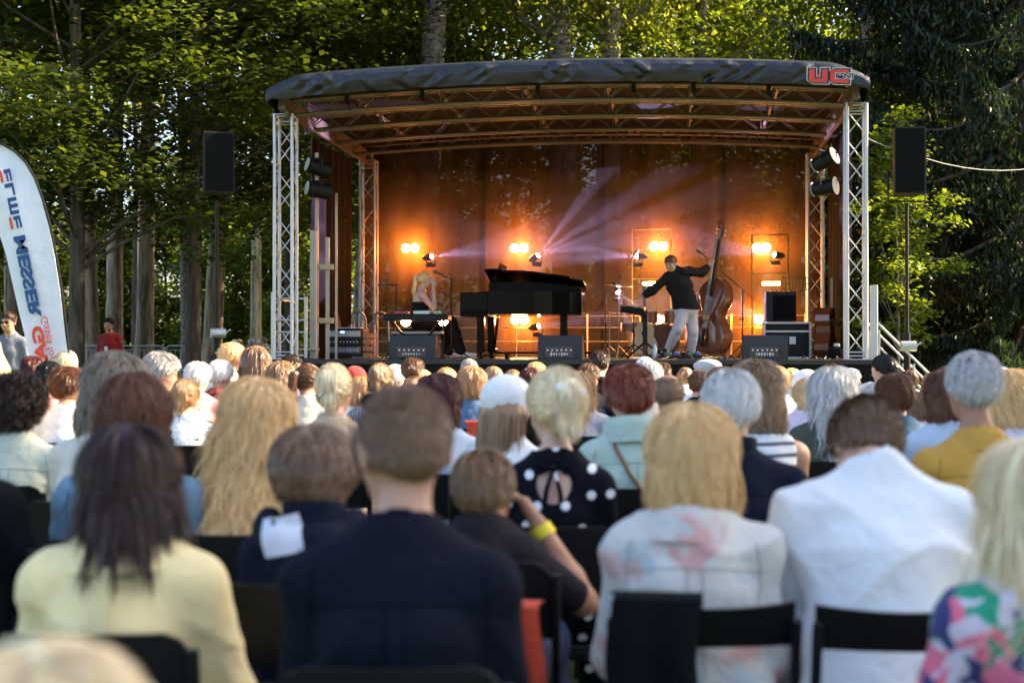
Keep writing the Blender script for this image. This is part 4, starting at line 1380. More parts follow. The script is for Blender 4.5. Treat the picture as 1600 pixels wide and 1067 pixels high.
# ---------------------------------------------------------------- stage
TH = R(6.5); CT, ST = math.cos(TH), math.sin(TH)
OX, OY = 0.71, 19.4
DK = 1.30
def SW(u, v, w=0.0): return (OX + u * CT + v * ST, OY - u * ST + v * CT, w)
def su_of(px, v):
    k = (px - 800) / F
    return (k * (OY + v * CT) - OX - v * ST) / (CT + k * ST)
def depth(u, v): return OY - u * ST + v * CT
def sw_of(py, u, v): return px2z(py, depth(u, v))
def at_stage(name, u, v, w, label, cat, rz=0.0, group=None):
    return empty(name, SW(u, v, w), -TH + rz, label, cat, group)

def part(mb, name, mat, par, smooth=False): return mb.build(name, mat, par, smooth)

TARP = None
def tarp_mat():
    m, nt, p = newmat("tarpaulin")
    tc = nt.nodes.new("ShaderNodeTexCoord")
    n1 = nt.nodes.new("ShaderNodeTexNoise"); n1.inputs["Scale"].default_value = 1.6; n1.inputs["Detail"].default_value = 8; n1.inputs["Distortion"].default_value = 1.2
    nt.links.new(tc.outputs["Object"], n1.inputs["Vector"])
    r = ramp(nt, [(0.3, (0.007, 0.009, 0.014)), (0.7, (0.014, 0.018, 0.027))])
    nt.links.new(n1.outputs["Fac"], r.inputs[0]); nt.links.new(r.outputs[0], p.inputs["Base Color"])
    p.inputs["Roughness"].default_value = 0.36
    n2 = nt.nodes.new("ShaderNodeTexNoise"); n2.inputs["Scale"].default_value = 5; n2.inputs["Detail"].default_value = 6; n2.inputs["Distortion"].default_value = 1.5
    nt.links.new(tc.outputs["Object"], n2.inputs["Vector"])
    bp = nt.nodes.new("ShaderNodeBump"); bp.inputs["Strength"].default_value = 0.25; bp.inputs["Distance"].default_value = 0.05
    nt.links.new(n2.outputs["Fac"], bp.inputs["Height"]); nt.links.new(bp.outputs["Normal"], p.inputs["Normal"])
    return m

def arch(u): return 0.17 * (1 - (u / 4.15) ** 2)

def build_stage():
    # platform
    o = at_stage("stage_platform", 0, 0, 0, "black skirted concert stage platform facing the audience", "stage")
    wood = pmat("stage_floor", (0.05, 0.042, 0.036), 0.35, 0, 0.25, 3, 0.1, 40)
    b = MB(); b.box((0.05, 2.75, DK - 0.03), (8.5, 5.8, 0.06)); part(b, "deck", wood, o)
    b = MB()
    n = 120; G = np.zeros((n, 5, 3))
    rng = np.random.default_rng(1)
    for i in range(n):
        u = -4.18 + 8.48 * i / (n - 1)
        for j in range(5): G[i, j] = (u, -0.17 + 0.012 * math.sin(i * 1.3) * (1 - j / 4), 0.0 + (DK - 0.045) * j / 4)
    b.grid(G)
    for ue in (-4.18, 4.30):
        G2 = np.zeros((30, 2, 3))
        for i in range(30):
            for j in range(2): G2[i, j] = (ue + 0.01 * math.sin(i * 1.1), -0.17 + 5.8 * i / 29, (DK - 0.045) * j)
        b.grid(G2)
    part(b, "skirt", BLACKF, o, True)
    b = MB(); b.box((0.05, -0.168, DK - 0.03), (8.5, 0.03, 0.062)); part(b, "edge_rail", pmat("dull_alu", (0.03, 0.03, 0.032), 0.6, 0.3), o)
    # roof
    rf = at_stage("stage_roof", 0, 0, 0, "arched black tarpaulin roof on steel trusses carrying the red logo", "stage roof")
    b = MB()
    NU = 420
    base_prof = [(-0.62, 4.80), (-0.65, 4.87), (-0.665, 4.945), (-0.66, 5.02), (-0.61, 5.09), (-0.49, 5.135), (-0.25, 5.15), (0.5, 5.16), (1.6, 5.17), (2.8, 5.17), (4.2, 5.16), (5.5, 5.14), (5.75, 5.10), (5.8, 4.95)]
    tt = np.concatenate([np.linspace(0, 5, 26), np.arange(6, 14)])
    PV = np.interp(tt, range(14), [q[0] for q in base_prof]); PW = np.interp(tt, range(14), [q[1] for q in base_prof])
    rg = np.random.default_rng(4); knots = [(rg.uniform(-4, 4), rg.uniform(0.2, 3.4), rg.uniform(.05, .16), rg.uniform(.3, .9), rg.uniform(-1, 1)) for _ in range(46)]
    G = np.zeros((NU, len(tt), 3))
    for i in range(NU):
        u = -3.94 + 7.88 * i / (NU - 1)
        e = max(0, (abs(u) - 3.42) / 0.52)
        for j, t in enumerate(tt):
            k = 1.0 if t < 4.2 else max(0.1, 1 - (t - 4.2))
            f = 0
            for (ku, kt, ks, kw, kr) in knots:
                du = (u - ku) - kr * .12 * (t - kt); g_ = math.exp(-(du / ks) ** 2 - ((t - kt) / (kw * 1.6)) ** 2)
                f += g_ * 0.036 * math.cos(du * 16 + kt)
            f += 0.018 * math.sin(u * 3.1 + .8 * math.sin(u * 1.3)) * math.sin(t * .8)
            zz = PW[j] + arch(u) - (0.16 * e ** 2 if t > 1.5 else 0.05 * e * e * t)
            uu = u + math.copysign(0.06 * e * (1 if 1 <= t <= 4 else 0), u)
            G[i, j] = (uu, PV[j] + f * k, zz + 0.35 * f * k * (0.3 < t < 4) + 0.006 * math.sin(u * 9) * (t < .3))
    b.grid(G)
    # side flaps
    for sg in (-1, 1):
        G2 = np.zeros((24, 4, 3))
        for i in range(24):
            v = -0.62 + 6.4 * i / 23
            for j in range(4): G2[i, j] = (sg * (3.95 + 0.04 * j / 3 + 0.015 * math.sin(i * 1.7)), v, 4.99 - 0.26 * j / 3 + 0.02 * math.sin(i * 2.1) * j)
        b.grid(G2)
    tm = tarp_mat()
    part(b, "tarpaulin", tm, rf, True)
    rust = pmat("truss_steel", (0.15, 0.115, 0.10), 0.5, 0.5, 0.15)
    # arched trusses
    for (v, big) in ((0.0, 1), (1.3, 1), (2.6, 1), (3.9, 0)):
        b = MB()
        us = np.linspace(-3.95, 3.95, 29)
        def zc(u, top): return (4.665 if not top else 4.865) + arch(u) * 1.0
        for dv in (-0.07, 0.07):
            for top in (0, 1):
                b.tube([(u, v + dv, zc(u, top)) for u in us], 0.024, 6)
        for i in range(len(us) - 1):
            u0, u1 = us[i], us[i + 1]
            for dv in (-0.07, 0.07):
                if i % 4 == 0: b.tube([(u0, v + dv, zc(u0, 0)), (u0, v + dv, zc(u0, 1))], 0.011, 5)
                if i % 4 in (0, 1): b.tube([(us[i], v + dv, zc(us[i], i % 2)), (u1, v + dv, zc(u1, 1 - i % 2))], 0.010, 5)
                if i % 4 in (2, 3): b.tube([(us[i], v + dv, zc(us[i], i % 2)), (u1, v + dv, zc(u1, 1 - i % 2))], 0.010, 5)
            b.tube([(u0, v - 0.07, zc(u0, 0)), (u0, v + 0.07, zc(u0, 0))], 0.009, 5)
        part(b, "roof_truss", rust, rf, True)
    b = MB()
    for u in (-2.9, -1.75, -0.55, 0.6, 1.75, 2.9):
        for v0, v1 in ((0.07, 1.23), (1.37, 2.53), (2.67, 3.83)):
            b.tube([(u, v0, 4.86 + arch(u)), (u, v1, 4.86 + arch(u))], 0.03, 7)
            b.tube([(u, v0, 4.68 + arch(u)), (u + 0.02, v0 + 0.45, 4.86 + arch(u))], 0.02, 6)
    part(b, "purlins", rust, rf, True)
    b = MB()
    for sg in (-1, 1):
        b.box((sg * 3.86, 2.6, 4.82), (0.10, 5.9, 0.20), bev=0.01)
        b.box((sg * 3.82, 2.6, 4.695), (0.05, 5.7, 0.05))
    part(b, "side_beam", rust, rf)
    b = MB(); us = np.linspace(-3.95, 3.95, 29)
    for zo in (4.90, 4.99): b.tube([(u, 5.25, zo + arch(u)) for u in us], 0.03, 6)
    part(b, "rear_beam", rust, rf, True)
    b = MB()
    for u in (-3.0, -1.95, -0.35, 0.95, 1.75, 2.75):
        b.box((u, -0.10, 4.80 + arch(u)), (0.06, 0.03, 0.12)); b.tube([(u, -0.1, 4.78 + arch(u)), (u + 0.05, -0.09, 4.66 + arch(u))], 0.008, 5)
    part(b, "tarp_straps", BLACKM, rf)
    # ceiling lining
    b = MB(); G = np.zeros((40, 6, 3))
    for i in range(40):
        u = -3.95 + 7.9 * i / 39
        for j in range(6): G[i, j] = (u * .98, -0.3 + 5.8 * j / 5, 5.055 + arch(u))
    b.grid(G); part(b, "ceiling_lining", pmat("lining", (0.005, 0.004, 0.004), 0.95, spec=0.1), rf, True)
    # logo on the fascia: U and C with RENT
    red = pmat("logo_red", (0.62, 0.05, 0.03), 0.5); wh = pmat("logo_white", (0.72, 0.72, 0.72), 0.5); bk = pmat("logo_black", (0.01, 0.01, 0.012), 0.5)
    def logo_poly(which, e):
        # letters on a 0..1 x 0..1 field, e = outline growth
        if which == 'U': return [(-e, 1 + e), (.30 + e, 1 + e), (.30 + e, .30 + e), (.70 - e, .30 + e), (.70 - e, 1 + e), (1.0 + e, 1 + e), (1.0 + e, -e), (.22, -e), (.06 - e * .7, .05), (-e, .22)]
        if which == 'C': return [(.20, 1 + e), (1.0 + e, 1 + e), (1.0 + e, .74 - e), (.36 + e, .74 - e), (.32 + e, .60), (.32 + e, .32), (.36 + e, .26 + e), (1.0 + e, .26 + e), (1.0 + e, -e), (.2, -e), (.0 - e * .8, .16), (-e, .4), (-e, .6), (.0 - e * .8, .84)]
    lu = su_of(1263, -0.6); 
    sc = 0.175; wx = 0.235
    z0 = 4.80 + arch(lu + .25) + 0.030
    tilt = Matrix.Rotation(R(2.5), 4, 'Y')
    base = Matrix.Translation((lu, -0.695, z0)) @ tilt @ Matrix.Rotation(R(90), 4, 'X')
    # local x right, y up, z towards the audience
    for which, x0 in (('U', 0), ('C', wx + 0.035)):
        for e, mt, dz in ((0.13, wh, 0.0), (0.09, bk, 0.002), (0.0, red, 0.004)):
            b = MB(); b.prism([(x0 + x * wx, y * sc) for x, y in logo_poly(which, e)], dz, dz + 0.002, base)
            part(b, "logo", mt, rf)
    b = MB(); b.prism([(wx * .42, sc * .42), (wx * .58, sc * .42), (wx * .58, sc * .66), (wx * .42, sc * .66)], 0.006, 0.008, base); part(b, "logo", red, rf)
    for off, mt, dz in ((0.006, wh, 0.008), (0.0, bk, 0.010)):
        me = text_mesh("logo_text", "RENT", 0.098, 0.001, 0.003 + off, M=base @ Matrix.Translation((wx * 1.42, sc * 0.33, dz)))
        link("lettering", me, mt, rf)
    # towers
    def tower(u, v, w0, w1, label, wd=0.30, mat=SILVER):
        o = at_stage("truss_tower", u, v, w0, label, "truss tower", 0, "steel truss towers of the stage")
        H = w1 - w0; h2 = wd / 2 - 0.025
        b = MB()
        for sx in (-1, 1):
            for sy in (-1, 1): b.tube([(sx * h2, sy * h2, 0), (sx * h2, sy * h2, H)], 0.025, 10)
        part(b, "chords", mat, o, True)
        b = MB()
        n = int(H / 0.34); dz = (H - 0.2) / n
        for i in range(n):
            z0_, z1_ = 0.1 + i * dz, 0.1 + (i + 1) * dz
            s_ = 1 if i % 2 else -1
            for (ax_, sg) in (('x', -1), ('x', 1), ('y', -1), ('y', 1)):
                if ax_ == 'x': p0, p1 = (-s_ * h2 * sg, sg * h2, z0_), (s_ * h2 * sg, sg * h2, z1_)
                else: p0, p1 = (sg * h2, s_ * h2 * sg, z0_), (sg * h2, -s_ * h2 * sg, z1_)
                b.tube([p0, p1], 0.009, 6)
        for z in (0.05, 0.1, H - 0.1, H - 0.02):
            for sg in (-1, 1):
                b.tube([(-h2, sg * h2, z), (h2, sg * h2, z)], 0.012, 6); b.tube([(sg * h2, -h2, z), (sg * h2, h2, z)], 0.012, 6)
        part(b, "lattice", mat, o, True)
        b = MB(); b.box((0, 0, 0.006), (wd, wd, 0.012)); b.tube([(0.05, 0, H - .02), (0.05, 0, H + 0.16)], 0.03, 8); b.box((0, 0, H + .004), (wd, wd, 0.012)); part(b, "end_plates", mat, o)
        return o
    tower(-3.9, 0.02, DK, 4.70, "silver lattice tower holding the stage roof beside the steel gate")
    tower(3.9, 0.02, DK, 4.70, "silver lattice tower holding the stage roof beside the stage stairs")
    tower(-3.80, 5.0, DK, 4.72, "orange lit rear lattice tower near the curved handrails")
    tower(3.85, 5.0, DK, 4.72, "rear lattice tower near the reclining brown cello")
    # backdrop
    m, nt, p = newmat("backdrop_gauze")
    p.inputs["Roughness"].default_value = 0.9; p.inputs["Specular IOR Level"].default_value = 0.03
    tc = nt.nodes.new("ShaderNodeTexCoord"); n1 = nt.nodes.new("ShaderNodeTexNoise"); n1.inputs["Scale"].default_value = 1.5; n1.inputs["Detail"].default_value = 8
    mp = nt.nodes.new("ShaderNodeMapping"); mp.inputs["Scale"].default_value = (2.5, 1, 0.8); nt.links.new(tc.outputs["Object"], mp.inputs[0]); nt.links.new(mp.outputs[0], n1.inputs["Vector"])
    r = ramp(nt, [(0.35, (0.018, 0.014, 0.009)), (0.65, (0.034, 0.028, 0.018))]); nt.links.new(n1.outputs["Fac"], r.inputs[0]); nt.links.new(r.outputs[0], p.inputs["Base Color"])
    tr = nt.nodes.new("ShaderNodeBsdfTransparent"); mx = nt.nodes.new("ShaderNodeMixShader")
    nzz = nt.nodes.new("ShaderNodeTexNoise"); nzz.inputs["Scale"].default_value = 0.8
    nt.links.new(tc.outputs["Object"], nzz.inputs["Vector"])
    mr = nt.nodes.new("ShaderNodeMapRange"); mr.inputs[1].default_value = .3; mr.inputs[2].default_value = .7; mr.inputs[3].default_value = 0.02; mr.inputs[4].default_value = 0.07
    nt.links.new(nzz.outputs["Fac"], mr.inputs[0]); nt.links.new(mr.outputs[0], mx.inputs[0])
    out = nt.nodes["Material Output"]; nt.links.new(p.outputs[0], mx.inputs[1]); nt.links.new(tr.outputs[0], mx.inputs[2]); nt.links.new(mx.outputs[0], out.inputs[0])
    bd = at_stage("backdrop_curtain", 0, 5.45, 0, "dark gauze backdrop at the rear of the stage glowing orange round the lamps", "backdrop curtain")
    b = MB(); G = np.zeros((80, 10, 3))
    for i in range(80):
        u = -3.98 + 7.96 * i / 79
        for j in range(10): G[i, j] = (u, 0.008 * math.sin(u * 3) * (1 - j / 9.0), DK + 0.01 + (3.72 + arch(u)) * j / 9)
    b.grid(G); part(b, "curtain", m, bd, True)
    b = MB()
    for px in (757, 943, 1131):
        u = su_of(px, 5.4); b.box((u, -0.02, DK + 1.87), (0.035, 0.012, 3.7))
    part(b, "seam", BLACKF, bd)
    b = MB()
    for z in (DK + 0.28, DK + 0.52, DK + 0.72):
        b.tube([(-3.7, -0.12, z), (3.7, -0.12, z)], 0.012, 6)
    for u in np.linspace(-3.7, 3.7, 7): b.tube([(u, -0.12, DK), (u, -0.12, DK + 0.75)], 0.014, 6)
    rl = at_stage("guard_rail", 0, 5.35, 0, "thin metal guard rail running along the backdrop", "guard rail"); part(b, "rails", pmat("rail_alu", (0.5, 0.48, 0.45), 0.4, 0.7), rl, True)
    # side walls
    for sg, lab in ((-1, "dark side curtain behind the steel gate frame"), (1, "dark side curtain behind the tower by the stairs")):
        c = at_stage("side_curtain", sg * 4.05, 0, 0, lab, "side curtain")
        b = MB(); G = np.zeros((50, 4, 3))
        v0_, v1_ = (1.9, 4.75)
        for i in range(50):
            v = v0_ + (v1_ - v0_) * i / 49
            for j in range(4): G[i, j] = (0.03 * math.sin(v * 14), v, DK + 3.4 * j / 3)
        b.grid(G); part(b, "curtain", pmat("side_cloth", (0.010, 0.007, 0.006), 0.95, spec=0.1), c, True)
    # steel gate frame just inside the left tower
    g = at_stage("steel_gate", -3.62, 0.55, DK, "tall steel gate frame with two cross boards just behind the lattice tower", "gate frame")
    pale = pmat("pale_steel", (0.40, 0.36, 0.30), 0.45, 0.5)
    b = MB()
    for (u, h_, wd_) in ((0.0, 2.95, 0.045), (0.13, 1.75, 0.05), (0.22, 2.4, 0.03)):
        b.box((u + 0.03, 0.12 * (u > 0.1) + .15 * (u > .2), h_ / 2), (wd_, wd_, h_))
    b.box((0.0, -0.05, 0.92), (0.10, 0.07, 1.84), bev=0.01)
    part(b, "post", pale, g)
    for z in (1.32, 0.55):
        b = MB(); b.box((0.15, 0.05, z), (0.24, 0.04, 0.08), bev=0.008); part(b, "board", pmat("pale_timber", (0.50, 0.38, 0.22), 0.6), g)
    # front-left guard rail
    g = at_stage("side_rail", -4.12, 0.1, DK, "low silver guard rail outside the lattice tower", "guard rail")
    b = MB()
    b.box((0.02, 0, 0.47), (0.05, 0.05, 0.94)); 
    b.tube([(0.02, 0.25, 0.84), (0.02, 1.1, 0.84)], 0.02, 8); 
    for z in (0.85, 0.55, 0.38, 0.05):
        b.tube([(0.02, 0.0, z), (0.45, 0.12, z)], 0.018, 8)
    b.box((0.46, 0.12, 0.45), (0.04, 0.04, 0.86))
    part(b, "rails", SILVER, g, True)
    # curved handrails at the rear-left stair opening
    g = at_stage("curved_handrail", su_of(548, 4.3), 4.3, DK, "pair of curved silver handrails at the rear of the stage", "handrail")
    b = MB()
    for dy in (0, 0.35):
        pts = [(-0.25, dy, 0.30)] + [(-0.05 + 0.10, dy, 0.62)] + [(0.12 + 0.14 * math.cos(a), dy, 0.62 + 0.16 * math.sin(a)) for a in np.linspace(2.4, -0.1, 8)] + [(0.27, dy, 0.3)]
        b.tube([(x + dy * .9, y, z) for x, y, z in pts], 0.02, 8)
    b.tube([(0.05, 0, 0), (0.05, 0, 0.6)], 0.016, 8)
    part(b, "rails", SILVER, g, True)
    # stairs on the right
    st = at_stage("stage_stairs", 4.10, 0.75, 0, "silver stairs with sloping handrails going down beside the stage", "stairs")
    b = MB(); b.box((0.03, -0.78, DK + 0.48), (0.10, 0.05, 1.02), bev=0.008); part(b, "post", SILVER, st)
    for dy in (-0.75, 0.15):
        b = MB()
        for q in (0.80, 0.50, 0.22): b.tube([(0.05, dy, DK + q - 0.28), (1.45, dy, DK + q - 0.28 - 1.42)], 0.017, 8)
        for t in (0.1, 0.55, 1.0, 1.42): b.tube([(t, dy, DK + 0.50 - t * 1.01), (t, dy, max(0.02, DK - 0.3 - t * 1.01))], 0.018, 8)
        part(b, "handrail", SILVER, st, True)
    b = MB()
    for i in range(6): b.box((0.32 + i * 0.21, -0.3, DK - 0.2 - i * 0.21), (0.22, 0.86, 0.03))
    b.prism([(0.02, DK - .1), (0.1, DK - .1), (1.75, 0.05), (1.6, 0.05), (0.02, DK - .35)], -0.02, 0.0, Matrix.Translation((0, 0.14, 0)) @ Matrix.Rotation(R(90), 4, 'X'))
    part(b, "treads", pmat("stair_alu", (0.4, 0.4, 0.4), 0.5, 0.6), st)
build_stage()

# ---------------------------------------------------------------- stage lights
def blinder(px, py, v, label, n=2, power=42, glow=(1.0, 0.22, 0.02), light=True):
    u = su_of(px, v); wz = sw_of(py, u, v)
    o = at_stage("stage_lamp", u, v, wz, label, "stage lamp", 0, "orange stage lamps")
    b = MB()
    for i in range(n):
        x = (i - (n - 1) / 2) * 0.155
        b.lathe([(0.03, 0.14), (0.055, 0.10), (0.078, 0.02), (0.080, 0.0), (0.076, 0.0)], (x, 0.0, 0), 18, 'y')
    b.box((0, 0.10, 0.0), (0.155 * n, 0.03, 0.05)); 
    part(b, "housing", BLACKM, o, True)
    b = MB()
    for i in range(n):
        x = (i - (n - 1) / 2) * 0.155
        b.lathe([(0.001, -0.012), (0.05, -0.010), (0.074, 0.0)], (x, 0, 0), 18, 'y')
    part(b, "lens", emit("lamp_lens", (1.0, 0.60, 0.24), 30), o, True)
    if light:
        ld = bpy.data.lights.new("lamp_light", 'POINT'); ld.energy = power; ld.color = glow; ld.shadow_soft_size = 0.07
        lo = bpy.data.objects.new("lamp_light", ld); COL.objects.link(lo); lo.parent = o; lo.location = (0, -0.09, 0); ld.energy = power * 0.36
        if power > 12:      # added spot behind the lamp, imitates its glow halo on the curtain
            l2 = bpy.data.lights.new("lamp_spill", 'SPOT'); l2.color = glow; l2.energy = power * 2.3; l2.spot_size = R(172); l2.spot_blend = 0.35; l2.shadow_soft_size = 0.03; o2 = bpy.data.objects.new("lamp_spill", l2); COL.objects.link(o2); o2.parent = o; o2.location = (0, 0.17, 0.0); o2.rotation_euler = (R(90), 0, 0)
    return o

def moving_head(px, py, v, label, targets, power=400, col=(0.66, 0.52, 1.0)):
    u = su_of(px, v); wz = sw_of(py, u, v)
    o = at_stage("moving_head_lamp", u, v, wz, label, "moving lamp", 0, "moving head lamps throwing pale beams")
    tgt = np.mean([np.array(t) for t in targets], 0)
    d = nrm(tgt); d[1] = -0.45; d = nrm(d)
    b = MB(); b.tube([-d * 0.16, -d * 0.1, d * 0.02], [0.035, 0.06, 0.06], 14); part(b, "head", BLACKM, o, True)
    b = MB(); b.tube([(-0.08, 0.02, -0.0), (-0.08, 0.02, -0.11), (0.08, 0.02, -0.11), (0.08, 0.02, 0)], 0.012, 6); b.box((0, 0.02, -0.145), (0.15, 0.12, 0.06), bev=0.01); part(b, "yoke", BLACKM, o)
    b = MB(); b.tube([d * 0.022, d * 0.03], [0.045, 0.035], 18); part(b, "lens", emit("beam_lens", (1.0, 0.82, 0.72), 14), o, True)
    for t in targets:
        t = (t[0], t[1] - 0.12, t[2] * 0.7)
        ld = bpy.data.lights.new("beam_light", 'SPOT'); ld.energy = 4.0 * power / len(targets); ld.color = col; ld.spot_size = R(10.0); ld.spot_blend = 0.5; ld.shadow_soft_size = 0.02
        lo = bpy.data.objects.new("beam_light", ld); COL.objects.link(lo); lo.parent = o
        lo.location = tuple(d * 0.05)
        lo.rotation_euler = Vector(t).to_track_quat('-Z', 'Y').to_euler()
    return o

def build_lights():
    blinder(641, 388, 5.04, "pair of glowing orange lamps nearest the seated singer")
    blinder(811, 388, 5.04, "pair of glowing orange lamps above the grand piano")
    blinder(1029, 385, 5.04, "pair of glowing orange lamps above the bass player's head")
    blinder(1190, 387, 5.04, "pair of glowing orange lamps in the metal frame over the amplifier")
    blinder(812, 500, 5.04, "pair of glowing orange lamps seen under the grand piano")
    blinder(1185, 499, 5.04, "glowing orange lamp beside the amplifier", 1, 40)
    blinder(1036, 499, 4.3, "bright orange lamp behind the drum kit", 2, 26, glow=(1, .32, .05))
    blinder(634, 502, 1.15, "small orange lamp under the singer's keyboard, front edge", 1, 12)
    blinder(692, 501, 1.2, "smallest orange lamp on the keyboard stand's upright", 1, 5)
    for px, lab in ((1018, "yellow strip lamp behind the bass player's arm"), (1205, "yellow strip lamp under the metal lamp frame")):
        u = su_of(px, 5.0); wz = sw_of(443, u, 5.0)
        o = at_stage("strip_lamp", u, 5.0, wz, lab, "strip lamp", 0, "yellow strip lamps")
        b = MB(); b.box((0, 0.035, 0), (0.34, 0.05, 0.10), bev=0.008); part(b, "housing", BLACKM, o)
        b = MB(); b.box((0, 0, 0), (0.30, 0.02, 0.055), bev=0.008); part(b, "tube", emit("strip_glow", (0.95, 0.88, 0.25), 12), o)
        ld = bpy.data.lights.new("strip_light", 'POINT'); ld.energy = 5; ld.color = (1.0, 0.66, 0.10); ld.shadow_soft_size = 0.12
        lo = bpy.data.objects.new("strip_light", ld); COL.objects.link(lo); lo.parent = o; lo.location = (0, -0.1, 0)
    moving_head(673, 401, 4.6, "moving lamp throwing a pale beam towards the piano", [(1, -0.35, 0.10), (1, -0.3, 0.28), (1, -0.3, 0.0)], 900)
    moving_head(839, 400, 4.6, "moving lamp above the piano throwing lilac beams upwards", [(0.45, -0.3, 0.70), (0.8, -0.3, 0.62), (1, -0.3, 0.42), (1, -0.3, 0.16)], 1400)
    moving_head(997, 401, 4.6, "moving lamp throwing a pale beam back across the piano", [(-1, -0.3, 0.02), (-1, -0.3, 0.20), (-1, -0.3, -0.12)], 1300)
    moving_head(1212, 398, 4.5, "moving lamp in the metal frame throwing beams over the bass scroll", [(-1, -0.3, 0.32), (-1, -0.3, 0.14), (-1, -0.3, 0.0)], 1100)
    moving_head(840, 510, 4.6, "moving lamp low behind the piano leg", [(1, -0.3, 0.25), (1, -0.3, 0.1)], 400)
    moving_head(1200, 500, 4.4, "moving lamp behind the amplifier throwing pink beams at the bass", [(-1, -0.3, 0.75), (-1, -0.3, 0.5), (-1, -0.3, 0.25)], 1000, (1.0, 0.62, 0.80))
    moving_head(965, 455, 4.4, "moving lamp behind the keyboard stand throwing a short lilac beam", [(0.7, -0.5, -0.7), (0.2, -.4, -0.9)], 500, (0.85, 0.7, 1.0))
    # smoke that carries the beams
    b = MB(); b.box((0, 4.25, 2.85), (7.4, 2.1, 3.0))
    o = b.build("smoke", None, None)
    o.location = SW(0, 0, 0); o.rotation_euler = (0, 0, -TH)
    m = bpy.data.materials.new("stage_smoke"); m.use_nodes = True; nt = m.node_tree; nt.nodes.clear()
    out = nt.nodes.new("ShaderNodeOutputMaterial"); pv = nt.nodes.new("ShaderNodeVolumePrincipled")
    pv.inputs["Density"].default_value = 0.013; pv.inputs["Color"].default_value = (0.9, 0.9, 0.9, 1); pv.inputs["Anisotropy"].default_value = 0.45
    nt.links.new(pv.outputs[0], out.inputs["Volume"])
    o.data.materials.append(m)
    tag(o, "thin stage smoke lit by the lamps under the stage roof", "smoke", kind="stuff")
    # metal frame for the right-hand lamps
    v = 5.1; u = su_of(1203, v)
    o = at_stage("lamp_frame", u, v, DK, "rectangular black frame holding the lamps over the amplifier", "lamp frame")
    b = MB()
    z1 = sw_of(367, u, v) - DK; z2 = sw_of(427, u, v) - DK
    for x in (-0.30, 0.30): b.tube([(x, 0, 0), (x, 0, z1)], 0.018, 6)
    for z in (z1, z2, 0.3): b.tube([(-.30, 0, z), (.30, 0, z)], 0.018, 6)
    part(b, "tubes", BLACKM, o)
    v = 5.15; u = su_of(1018, v)
    o = at_stage("lamp_frame", u, v, DK, "rectangular black frame behind the bass player", "lamp frame")
    b = MB()
    for x in (-0.33, 0.33): b.tube([(x, 0, 0), (x, 0, 2.2)], 0.012, 6)
    for z in (2.2, 1.35): b.tube([(-.33, 0, z), (.33, 0, z)], 0.012, 6)
    part(b, "tubes", pmat("frame_grey", (0.2, 0.15, 0.1), 0.5, .5), o)
    # four big can lamps hung at the sides
    for (px, py, rz, pit, lab) in ((497, 262, -58, -14, "upper black can lamp hanging beside the tower by the gate"), (497, 297, -58, -8, "lower black can lamp hanging beside the tower by the gate"),
                                 (1289, 251, 58, -22, "upper black can lamp with pale lens near the stairs tower"), (1289, 293, 62, -6, "lower black can lamp with pale lens near the stairs tower")):
        v = 0.45; u = su_of(px, v); wz = sw_of(py, u, v)
        o = at_stage("can_lamp", u, v, wz, lab, "can lamp", R(rz), "black can lamps")
        Rm = Matrix.Rotation(R(pit), 3, 'X')
        if px < 800: prof = [(0.08, 0.16), (0.11, 0.14), (0.115, -0.10), (0.12, -0.16), (0.12, -0.17), (0.105, -0.165)]
        else: prof = [(0.08, -0.16), (0.10, -0.14), (0.11, 0.10), (0.125, 0.14), (0.125, 0.16), (0.10, 0.158)]
        b = MB(); b.lathe([(r, -z) for r, z in prof], (0, 0, 0), 20, 'y', Rm); part(b, "housing", BLACKM, o, True)
        sgn = 1 if px < 800 else -1
        b = MB(); b.lathe([(0.001, -0.175 * sgn), (0.10, -0.172 * sgn), (0.10, -0.168 * sgn)], (0, 0, 0), 20, 'y', Rm); part(b, "lens", pmat("pale_lens", (0.7, 0.7, 0.68), 0.3), o, True)
        b = MB(); b.tube([(-0.14, 0, 0), (-0.14, 0.02, 0.13), (0.14, 0.02, 0.13), (0.14, 0, 0)], 0.012, 6)
        inv = Matrix.Rotation(-R(rz), 3, 'Z')
        e = inv @ Vector((-0.24 if px < 800 else 0.24, 0, 0.0))
        b.tube([(0, 0.0, 0.13), (e.x, e.y, 0.10)], 0.014, 6); part(b, "bracket", BLACKM, o)
build_lights()

# ---------------------------------------------------------------- instruments and stage things
GLOSS = pmat("piano_black", (0.003, 0.0025, 0.0025), 0.16, 0, 0.05, spec=0.10)
VARN = pmat("varnish_brown", (0.20, 0.055, 0.018), 0.22, 0, 0.35, 5, 0.05, 20, coat=0.7)
VARND = pmat("varnish_dark", (0.11, 0.032, 0.012), 0.25, 0, 0.3, 5, coat=0.6)
def smooth_closed(pts, n=8):
    P = np.array(pts, float); m = len(P); out = []
    for i in range(m):
        p0, p1, p2, p3 = P[(i - 1) % m], P[i], P[(i + 1) % m], P[(i + 2) % m]
        for k in range(n):
            t = k / n
            out.append(tuple(0.5 * ((2 * p1) + (-p0 + p2) * t + (2 * p0 - 5 * p1 + 4 * p2 - p3) * t * t + (-p0 + 3 * p1 - 3 * p2 + p3) * t ** 3)))
    return out

